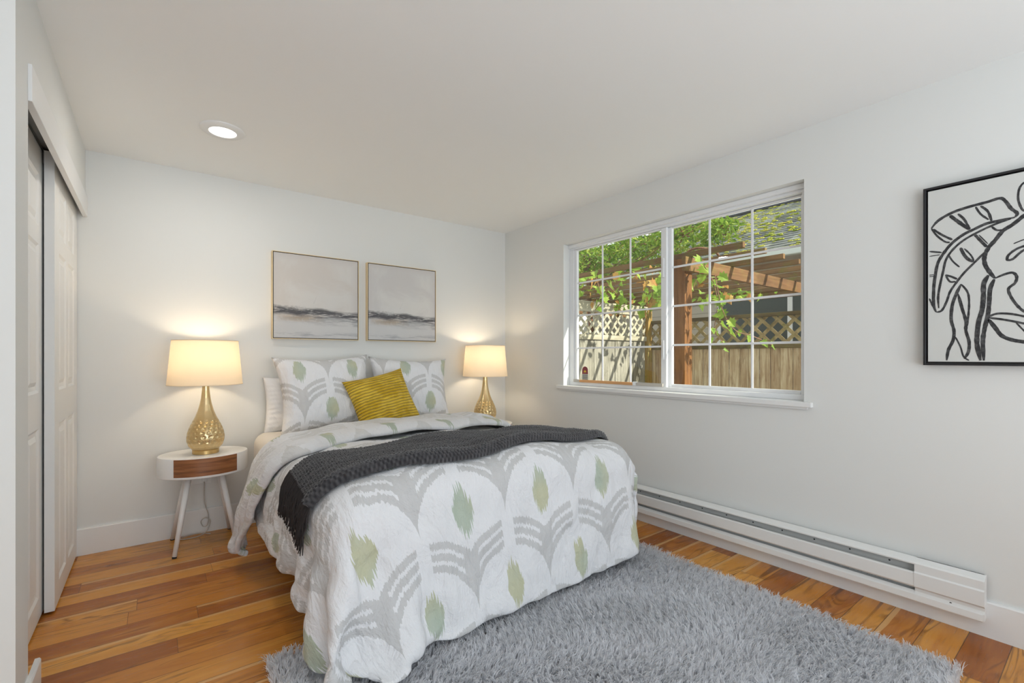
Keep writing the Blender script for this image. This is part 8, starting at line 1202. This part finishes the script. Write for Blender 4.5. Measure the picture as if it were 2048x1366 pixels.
# --- recessed ceiling light -------------------------------------------
M_led = Mat('led_lens', (1, 1, 1), .5); M_led.set('Emission Color', (1, .97, .92, 1)); M_led.set('Emission Strength', 3.0)
def downlight(x, y, label, power=4):
    t = thing('ceiling_light', label, 'ceiling light', (x, y, H))
    autosmooth(MB().lathe([(.108, 0), (.108, -.004), (.102, -.010), (.072, -.016), (.066, -.014), (.066, -.006)], 64).build('trim_ring', M_trim, t))
    MB().lathe([(0, -.0125), (.055, -.0125), (.0665, -.010)], 48).build('lens', M_led, t, True)
    ld = bpy.data.lights.new('ceiling_lamp', 'AREA'); ld.shape = 'DISK'; ld.size = .12; ld.energy = power; ld.color = (1, .95, .88)
    lo = link(bpy.data.objects.new('ceiling_lamp', ld)); lo.parent = t; lo.location = (0, 0, -.018)
downlight(.300, 3.015, 'round white recessed ceiling light, lit, above the left nightstand')
# ================================================================== OUTSIDE
M_patio = Mat('patio_concrete', (.42, .41, .38), .9)
M_patio.bump(M_patio.noise(M_patio.coord(), 30, 4), .3, .01)
struct(MB().box(WR + .16, 16, -6, 16, -.30, -.15).build('ground', M_patio))
M_ext = Mat('exterior_siding_white', (.70, .70, .68), .7)
struct(MB().box(WR + .10, WR + .60, -3, 5.2, 2.58, 2.68).build('roof_eave', M_ext))

def wood(name, c0, c1, c2, axis='z', scale=1.0, rough=.75, mossy=0):
    m = Mat(name, rough=rough, spec=.25); g = m.xyz(m.coord())
    v = {'z': m.vec(g[0] * 12, g[1] * 12, g[2] * .8), 'y': m.vec(g[0] * 12, g[1] * .8, g[2] * 12), 'x': m.vec(g[0] * .8, g[1] * 12, g[2] * 12)}[axis]
    n1 = m.noise(v, 2.0 * scale, 6, .65, .7)
    n0 = m.noise(m.coord(), 2.2, 3, .6)
    col = m.ramp(n1 * .75 + n0 * .25, [(.30, c0), (.50, c1), (.70, c2)])
    oi_ = m.nt.nodes.new('ShaderNodeObjectInfo'); rd = X(m.nt, oi_.outputs['Random'])
    col = m.mix(rd.step(.35, 1.0) * .35, col, c0)
    st = m.noise({'z': m.vec(g[0] * 3, g[1] * 5, g[2] * .9 + rd * 9), 'y': m.vec(g[0], g[1] * .5, g[2]), 'x': m.vec(g[0] * .5, g[1], g[2])}[axis], 3.0, 5, .7, .5)
    col = m.mix(st.step(.52, .66) * .55, col, tuple(q * .8 for q in c0))
    if mossy: col = m.mix(m.noise(m.coord(), 7, 4, .7).step(.50, .66) * mossy, col, (.16, .17, .035))
    m.set('Base Color', col); m.bump(n1, .4, .01); return m
M_post = wood('stained_cedar_post', (.09, .036, .012), (.19, .080, .024), (.27, .125, .04))
M_slat = wood('pergola_slat_wood', (.10, .055, .025), (.20, .115, .05), (.34, .20, .09), 'y', mossy=.55)
M_beam = wood('pergola_beam_wood', (.09, .042, .016), (.17, .085, .034), (.26, .15, .07), 'x', mossy=.25)
M_fence = wood('weathered_cedar', (.22, .115, .05), (.50, .38, .235), (.74, .66, .47), 'z', 1.3)
M_fgrey = wood('weathered_grey_fence', (.13, .12, .09), (.28, .265, .22), (.46, .43, .36), 'z', 1.3)
M_rail = wood('mossy_dark_rail', (.05, .035, .015), (.12, .085, .035), (.20, .16, .06), 'y', mossy=.5)
M_lat = wood('lattice_strips', (.17, .12, .05), (.33, .25, .12), (.50, .40, .22), 'x', .6, mossy=.45)
M_latw = wood('lattice_grey', (.26, .23, .16), (.45, .42, .32), (.62, .58, .48), 'x', .6)
M_fpost = wood('mossy_fence_post', (.17, .10, .02), (.36, .22, .07), (.44, .36, .12), 'z', mossy=.6)

# pergola
perg = thing('pergola', 'brown timber pergola on square posts outside the window', 'pergola', (4.04, 2.58, -.15))
def pp(name, mb, mat, o=None):
    q = mb.build(name, mat, perg); q.data.transform(Matrix.Translation((-4.04, -2.58, .15))); return q
for px_, py_ in ((4.04, 2.58), (4.04, 6.3), (7.9, 2.58)):
    pp('post', MB().bbox(px_ - .062, px_ + .062, py_ - .062, py_ + .062, -.15, 2.125, .006), M_post)
for y_ in (2.50, 6.22):
    pp('beam', MB().bbox(3.93, 8.0, y_ - .022, y_ + .018, 2.0, 2.13, .004), M_beam)
pp('brace_block', MB().bbox(3.93, 4.16, 2.645, 2.685, 2.0, 2.13, .004), M_beam)
for k in range(11):
    x_ = 4.03 + .385 * k; e = 1.985 + .01 * math.sin(k * 5)
    pp('slat', MB().bbox(x_ - .021, x_ + .021, e, 6.6, 2.132, 2.182, .003), M_slat)

# fence parallel to the window wall
FX, FYc = 6.7, 4.9
def clip_strip(cx_, a0, a1, b0, b1, w):
    """a diagonal strip |s|<w/2 clipped to a rectangle, returned as an outline (a,b)"""
    return None
def lattice(mb, a0, a1, b0, b1, pitch, w, depth, put):
    """crossing strips inside the rectangle a0..a1 x b0..b1; put(a,b,d)->xyz"""
    Hh = b1 - b0
    for sgn, d0 in ((1, 0.0), (-1, depth)):
        s = a0 - Hh
        hw_ = w * math.sqrt(2) / 2
        while s < a1 + Hh:
            # centre line a = s + t (sgn 1) or a = s - t, t in 0..Hh
            poly = []
            A = [(s - hw_, 0), (s + hw_, 0), (s + hw_ + sgn * Hh, Hh), (s - hw_ + sgn * Hh, Hh)]
            # clip against a0 and a1
            def clip(P, f):
                out = []
                for i in range(len(P)):
                    p, q = P[i], P[(i + 1) % len(P)]; fp, fq = f(p), f(q)
                    if fp >= 0: out.append(p)
                    if fp * fq < 0:
                        t = fp / (fp - fq); out.append((p[0] + (q[0] - p[0]) * t, p[1] + (q[1] - p[1]) * t))
                return out
            A = clip(A, lambda p: p[0] - a0)
            if A: A = clip(A, lambda p: a1 - p[0])
            if len(A) >= 3:
                n_ = len(A); v = [put(p[0], b0 + p[1], d0) for p in A] + [put(p[0], b0 + p[1], d0 + depth * .95) for p in A]
                mb.add(v, [tuple(range(n_)), tuple(range(n_, 2 * n_))[::-1]] + [(i, (i + 1) % n_, (i + 1) % n_ + n_, i + n_) for i in range(n_)])
            s += pitch
    return mb
fr = thing('wooden_fence', 'weathered brown board fence topped with diagonal lattice, facing the window behind the pergola post', 'fence', (FX, 2.4, -.15))
def fp(parent, name, mb, mat):
    q = mb.build(name, mat, parent); q.data.transform(Matrix.Translation(-Vector(parent.location))); return q
y = 0.0; i = 0; bo = MB()
yb = -1.0
while yb < FYc - .05:
    wv = .135 + .02 * math.sin(i * 2.7); d = .006 * math.sin(i * 1.9)
    fp(fr, 'board', MB().bbox(FX + d, FX + .018 + d, yb, min(yb + wv, FYc - .03), -.14, 1.33, .002, 1), M_fence)
    yb += wv + .006; i += 1
fp(fr, 'rail', MB().bbox(FX - .03, FX + .05, -1, FYc, 1.31, 1.39, .004), M_rail)
fp(fr, 'cap_rail', MB().bbox(FX - .05, FX + .07, -1, FYc, 1.745, 1.795, .004), M_rail)
fp(fr, 'lattice', lattice(MB(), -1, FYc, 1.39, 1.745, .205, .045, .010, lambda a, b, d: (FX + .002 + d, a, b)), M_lat)
for y_ in (4.70, 2.2, -.3):
    fp(fr, 'post', MB().bbox(FX + .025, FX + .11, y_ - .045, y_ + .045, -.15, 1.745, .004), M_fpost)
# second fence, square to it
fl_ = thing('wooden_fence', 'sunlit grey board fence with lattice top running across at the left of the window view', 'fence', (4.9, FYc, -.15))
xb_ = 2.99; i = 0
while xb_ < FX - .12:
    wv = .15 + .02 * math.sin(i * 3.1)
    fp(fl_, 'board', MB().bbox(xb_, min(xb_ + wv, FX - .1), FYc + .004 * math.sin(i * 2.3), FYc + .018 + .004 * math.sin(i * 2.3), -.14, 1.46, .002, 1), M_fgrey)
    xb_ += wv + .006; i += 1
fp(fl_, 'rail', MB().bbox(2.99, FX - .1, FYc - .03, FYc + .04, 1.455, 1.53, .004), M_latw)
fp(fl_, 'cap_board', MB().bbox(2.99, FX - .1, FYc - .035, FYc + .02, 1.875, 2.03, .004), M_latw)
fp(fl_, 'lattice', lattice(MB(), 2.99, FX - .1, 1.53, 1.875, .165, .040, .010, lambda a, b, d: (a, FYc - .008 + d, b)), M_latw)
fp(fl_, 'post', MB().bbox(FX - .13, FX - .02, FYc - .06, FYc + .05, -.15, 1.97, .005), M_fpost)

# neighbouring house
M_siding = Mat('beige_siding', (.50, .45, .38), .7)
sx_, sy_, sz_ = M_siding.xyz(M_siding.coord())
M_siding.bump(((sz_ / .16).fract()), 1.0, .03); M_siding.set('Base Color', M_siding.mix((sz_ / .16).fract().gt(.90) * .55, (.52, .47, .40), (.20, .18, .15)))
M_gutter = Mat('gutter_paint', (.62, .66, .62), .45)
M_shing = Mat('mossy_shingles', (.10, .105, .10), .9)
qx, qy, qz = M_shing.xyz(M_shing.coord())
tab = M_shing.white(M_shing.vec((qy / .30).floor(), (qz / .112).floor(), 0))
sh_c = M_shing.ramp(tab * .5 + M_shing.noise(M_shing.coord(), 18, 3) * .5, [(.25, (.085, .09, .085)), (.5, (.19, .20, .185)), (.8, (.33, .34, .31))])
ms_ = M_shing.noise(M_shing.vec(qx * 2, qy, qz * 2), 5, 5, .75, .4)
msl = M_shing.noise(M_shing.vec(qx, qy, qz), .55, 2)
sh_c = M_shing.mix((ms_ + (msl - .5) * .35 - .02).step(.53, .62), sh_c, M_shing.mix(M_shing.noise(M_shing.coord(), 40, 2).step(.35, .65), (.20, .24, .02), (.48, .46, .05)))
M_shing.set('Base Color', sh_c); M_shing.bump(ms_, .6, .03)
M_darkwin = Mat('dark_window_screen', (.06, .075, .075), .3)
house = thing('neighbour_house', 'beige house with a mossy shingle roof and white framed window beyond the fence', 'house', (9.0, 5, -.15))
def hp(name, mb, mat, parent=None):
    q = mb.build(name, mat, parent or house); q.data.transform(Matrix.Translation(-Vector(house.location))); return q
hp('wall', MB().box(8.95, 13, -4, 13, -.15, 2.85), M_siding)
def rz_(x): return 2.93 + (x - 8.25) * .56
mb = MB(); n_ = 26
for k in range(n_):
    xa = 8.25 + (11.25 - 8.25) * k / n_; xb2 = 8.25 + (11.25 - 8.25) * (k + 1.25) / n_
    za, zb = rz_(xa), rz_(xb2)
    mb.prism([(xa, za), (xa, za + .030), (xb2, zb + .004), (xb2, zb - .01)], 'y', -4.3, 13.3) if False else None
    v = []
    for yy in (-4.3, 13.3): v += [(xa, yy, za), (xa, yy, za + .030), (xb2, yy, zb + .004), (xb2, yy, zb - .012)]
    mb.add(v, [(0, 1, 2, 3), (7, 6, 5, 4), (0, 4, 5, 1), (1, 5, 6, 2), (2, 6, 7, 3), (3, 7, 4, 0)])
roof = hp('roof', mb, M_shing)
mb = MB(); v = []
for yy in (-4.3, 13.3): v += [(8.25, yy, 2.90), (8.25, yy, 2.93), (11.25, yy, 4.60), (14.2, yy, 2.93), (14.2, yy, 2.90), (11.25, yy, 4.56)]
mb.add(v, [(0, 1, 2, 3, 4, 5), (11, 10, 9, 8, 7, 6), (0, 6, 7, 1), (2, 8, 9, 3), (3, 9, 10, 4), (4, 10, 11, 5), (5, 11, 6, 0), (1, 7, 8, 2)])
hp('roof_deck', mb, M_siding)
hp('ridge_cap', MB().bbox(11.15, 11.35, -4.3, 13.3, 4.595, 4.65, .01), Mat('ridge_dark', (.05, .05, .055), .9))
hp('soffit', MB().box(8.27, 9.0, -4.2, 13.2, 2.84, 2.87), M_siding)
hp('gutter', MB().bbox(8.13, 8.26, -4.3, 13.3, 2.84, 2.95, .02, 3), M_gutter)
# moss cushions on the shingle edges
ms = MB(); ico = bmesh.new(); bmesh.ops.create_icosphere(ico, subdivisions=1, radius=1); iv = [p.co.copy() for p in ico.verts]; ifc = [[q.index for q in f.verts] for f in ico.faces]; ico.free()
for _ in range(2600):
    k = rng.integers(0, n_); yy = rng.uniform(-1, 12.5); cl = nz(yy * .6, k * .16, 3)
    if cl < -.12: continue
    xa = 8.25 + 3.0 * k / n_ + rng.uniform(-.01, .05); za = rz_(xa) + .03; s = rng.uniform(.012, .034)
    ms.add([(xa + p.x * s, yy + p.y * s * 2.0, za + p.z * s * .7) for p in iv], ifc)
M_moss = Mat('roof_moss', (.32, .36, .04), .95); M_moss.set('Base Color', M_moss.ramp(M_moss.noise(M_moss.coord(), 6, 3), [(.35, (.20, .26, .02)), (.65, (.58, .52, .07))]))
mo = hp('moss', ms, M_moss, roof); mo['kind'] = 'stuff'
# its window: y 3.0 .. 4.9
wf = MB()
WYa, WYb, Wz0, Wz1 = 2.9, 4.92, .95, 2.42
for a, b in ((WYa, WYa + .07), (3.54, 3.62), (WYb - .07, WYb)): wf.bbox(8.90, 8.96, a, b, Wz0, Wz1, .004)
wf.bbox(8.90, 8.96, WYa, WYb, Wz0 - .07, Wz0, .004).bbox(8.90, 8.96, WYa, WYb, Wz1, Wz1 + .07, .004)
wfo = hp('window', wf, M_vinyl); hp('pane', MB().box(8.925, 8.93, WYa, WYb, Wz0, Wz1), M_darkwin, wfo)

ob_ = thing('outbuilding', 'pale sunlit low building seen through the far lattice at the left of the window', 'building', (5.6, 8.3, -.15))
def op(name, mb, mat):
    q = mb.build(name, mat, ob_); q.data.transform(Matrix.Translation(-Vector(ob_.location))); return q
M_pale = Mat('pale_render', (.80, .77, .70), .8)
op('wall', MB().box(3.2, 8.1, 7.3, 9.5, -.15, 2.25), M_pale)
op('roof', MB().bbox(3.0, 8.12, 7.1, 9.7, 2.25, 2.36, .01), M_latw)

# --- foliage -----------------------------------------------------------
def leaf_mat(name, a, b, c):
    m = Mat(name, rough=.5, spec=.3)
    g = m.nt.nodes.new('ShaderNodeObjectInfo')
    n = m.noise(m.coord(), 7, 3, .7); m.set('Base Color', m.ramp(n, [(.32, a), (.5, b), (.68, c)]))
    tl = m.nt.nodes.new('ShaderNodeBsdfTranslucent'); tl.inputs[0].default_value = (*[min(1, q * 1.3) for q in b], 1)
    mxn = m.nt.nodes.new('ShaderNodeMixShader'); mxn.inputs[0].default_value = .35
    m.nt.links.new(m.b.outputs[0], mxn.inputs[1]); m.nt.links.new(tl.outputs[0], mxn.inputs[2]); m.nt.links.new(mxn.outputs[0], m.out.inputs[0])
    return m
M_leaf = leaf_mat('tree_leaf', (.035, .085, .010), (.16, .27, .03), (.48, .47, .10))
M_vine = leaf_mat('grape_leaf', (.12, .24, .025), (.24, .38, .05), (.45, .50, .10))
M_dry = leaf_mat('dry_leaf', (.28, .12, .03), (.45, .24, .07), (.55, .42, .12))
M_bark = wood('branch_bark', (.12, .06, .03), (.24, .13, .08), (.34, .20, .13), 'z')
def leaf(mb, P, size, kind='lance', d=None):
    """one leaf blade: fold along the midrib, bent tip"""
    ax = Vector(d) if d is not None else Vector((rng.normal(), rng.normal(), rng.normal(-.5, .7)))
    ax.normalize(); side = ax.cross(Vector((rng.normal(), rng.normal(), rng.normal()))).normalized(); up = ax.cross(side)
    if kind == 'lance':
        o = [(0, 0), (.3, .17), (.65, .15), (1, 0)]
        L_ = [P + ax * (a * size) + side * (b * size) + up * (b * size * .35 - .12 * a * a * size) for a, b in o]
        R_ = [P + ax * (a * size) - side * (b * size) + up * (b * size * .35 - .12 * a * a * size) for a, b in o[1:3]]
        mid = [P + ax * (a * size) + up * (-.12 * a * a * size) for a in (.3, .65)]
        mb.add([L_[0], L_[1], L_[2], L_[3], R_[0], R_[1], mid[0], mid[1]], [(0, 1, 6), (1, 2, 7, 6), (2, 3, 7), (0, 6, 4), (6, 7, 5, 4), (7, 3, 5)])
    else:
        o = [(0, .02), (-.12, .28), (.10, .25), (.12, .52), (.34, .34), (.50, .46), (.62, .26), (.72, .22), (1.0, 0)]
        pts = [(a, b) for a, b in o] + [(a, -b) for a, b in o[-2::-1]]
        v = [P + ax * ((a) * size) + side * (b * size) + up * (abs(b) * .4 * size - .2 * a * a * size) for a, b in pts]
        c = P + ax * (.35 * size); n_ = len(v)
        mb.add(v + [c], [(i, (i + 1) % n_, n_) for i in range(n_)])
def canopy(name, label, base, blobs, n, size, mat, kind='lance', trunk=.06):
    t = thing(name, label, 'tree', base); b = Vector(base)
    tk = MB(); fo = MB()
    top = Vector(blobs[0][:3]) - b
    tk.tube(catmull([(0, 0, 0), top * .35 + Vector((.1, 0, 0)), top * .7, top], 5), [trunk * (1 - .03 * i) for i in range(16)], 8)
    for bl in blobs:
        c = Vector(bl[:3]) - b; r = Vector(bl[3]) if hasattr(bl[3], '__len__') else Vector((bl[3],) * 3)
        for _ in range(int(10 + 6 * bl[4])):
            d = Vector(rng.normal(size=3)).normalized(); e = c + Vector((d.x * r.x, d.y * r.y, d.z * r.z)) * rng.uniform(.7, 1.05)
            s0 = top * .85 if rng.random() < .3 else c
            m1 = s0.lerp(e, .5) + Vector(rng.normal(size=3)) * .06
            tw = catmull([s0, m1, e], 5); tk.tube(tw, [.010 - .0007 * i for i in range(len(tw))], 5)
            for p in tw[3:]:
                for _k in range(2): leaf(fo, p + Vector(rng.normal(size=3)) * .04, size * rng.uniform(.7, 1.15), kind, (e - s0) + Vector(rng.normal(size=3)) * .5 * (e - s0).length)
        for _ in range(int(n * bl[4])):
            d = Vector(rng.normal(size=3)).normalized() * rng.random() ** .5
            leaf(fo, c + Vector((d.x * r.x, d.y * r.y, d.z * r.z)), size * rng.uniform(.6, 1.2), kind)
    tk.build('branches', M_bark, t, True); f_ = fo.build('foliage', mat, t)
    return t
canopy('leafy_tree', 'leafy tree with glossy green leaves spreading above the far fence and pergola', (6.2, 5.7, -.15),
       [(5.5, 5.2, 2.75, (1.0, 1.1, .55), 1.0), (6.3, 6.3, 3.0, (1.2, 1.2, .75), 1.0), (5.9, 4.3, 2.85, (.7, .8, .38), .55), (5.5, 3.5, 2.78, (.5, .6, .26), .28), (5.35, 2.95, 2.74, (.32, .30, .17), .10)], 1500, .098, M_leaf)
# grape vine on the pergola with hanging shoots
gv = thing('grape_vine', 'grape vine with broad yellow green leaves trailing from the pergola beam and slats', 'vine', (4.22, 2.30, -.15))
gb_ = Vector(gv.location)
st_ = MB(); lf = MB(); dr = MB()
st_.tube([p - gb_ for p in map(Vector, catmull([(4.12, 2.70, -.15), (4.13, 2.69, .8), (4.12, 2.70, 1.6), (4.12, 2.60, 2.19), (4.3, 2.4, 2.21), (4.9, 2.9, 2.23), (4.6, 4.4, 2.22), (4.8, 5.8, 2.22)], 8))], .012, 7)
SH = [([(4.03, 2.394, 2.092), (4.075, 2.297, 1.897), (4.112, 2.269, 1.668), (4.093, 2.283, 1.438), (4.166, 2.227, 1.3)], 17, 0.13), ([(4.093, 2.283, 1.943), (4.052, 2.189, 1.612), (4.141, 2.121, 1.432), (4.266, 2.026, 1.378), (4.408, 1.917, 1.298)], 9, 0.12), ([(4.262, 2.532, 2.045), (4.203, 2.577, 1.849), (4.164, 2.607, 1.701)], 6, 0.12), ([(4.208, 3.077, 2.013), (4.229, 3.06, 1.852), (4.166, 3.109, 1.746), (4.102, 3.158, 1.665)], 14, 0.15), ([(4.487, 3.115, 2.073), (4.487, 3.115, 1.962), (4.443, 3.149, 1.823)], 10, 0.15), ([(3.592, 3.296, 2.031), (3.632, 3.265, 1.877), (3.653, 3.249, 1.775), (3.592, 3.296, 1.672)], 9, 0.13), ([(3.77, 3.285, 1.944), (3.854, 3.222, 1.839), (3.916, 3.174, 1.734), (3.812, 3.254, 1.708)], 9, 0.12)]
for path, n_, s_ in SH:
    c = catmull(path, 8); st_.tube([p - gb_ for p in c], .004, 5)
    for i in range(n_):
        s_ *= .96; p = Vector(c[int((i + .5) / n_ * (len(c) - 1))]) - gb_ + Vector((rng.normal(0, .035), rng.normal(0, .035), rng.normal(0, .02)))
        tgt = dr if (len(path) == 4 and rng.random() < .4) else lf
        leaf(tgt, p, s_ * rng.uniform(.75, 1.2), 'palm', (rng.normal(0, .5) - .15, rng.normal(0, .5) - .2, -.9))
for _ in range(260):
    x_ = rng.uniform(4.1, 7.4); y_ = rng.uniform(3.1, 6.4)
    leaf(lf if rng.random() < .75 else dr, Vector((x_, y_, 2.14 + rng.normal(0, .06))) - gb_, rng.uniform(.07, .13), 'palm')
st_.build('stem', M_bark, gv, True); lf.build('foliage', M_vine, gv); dr.build('dry_leaves', M_dry, gv)
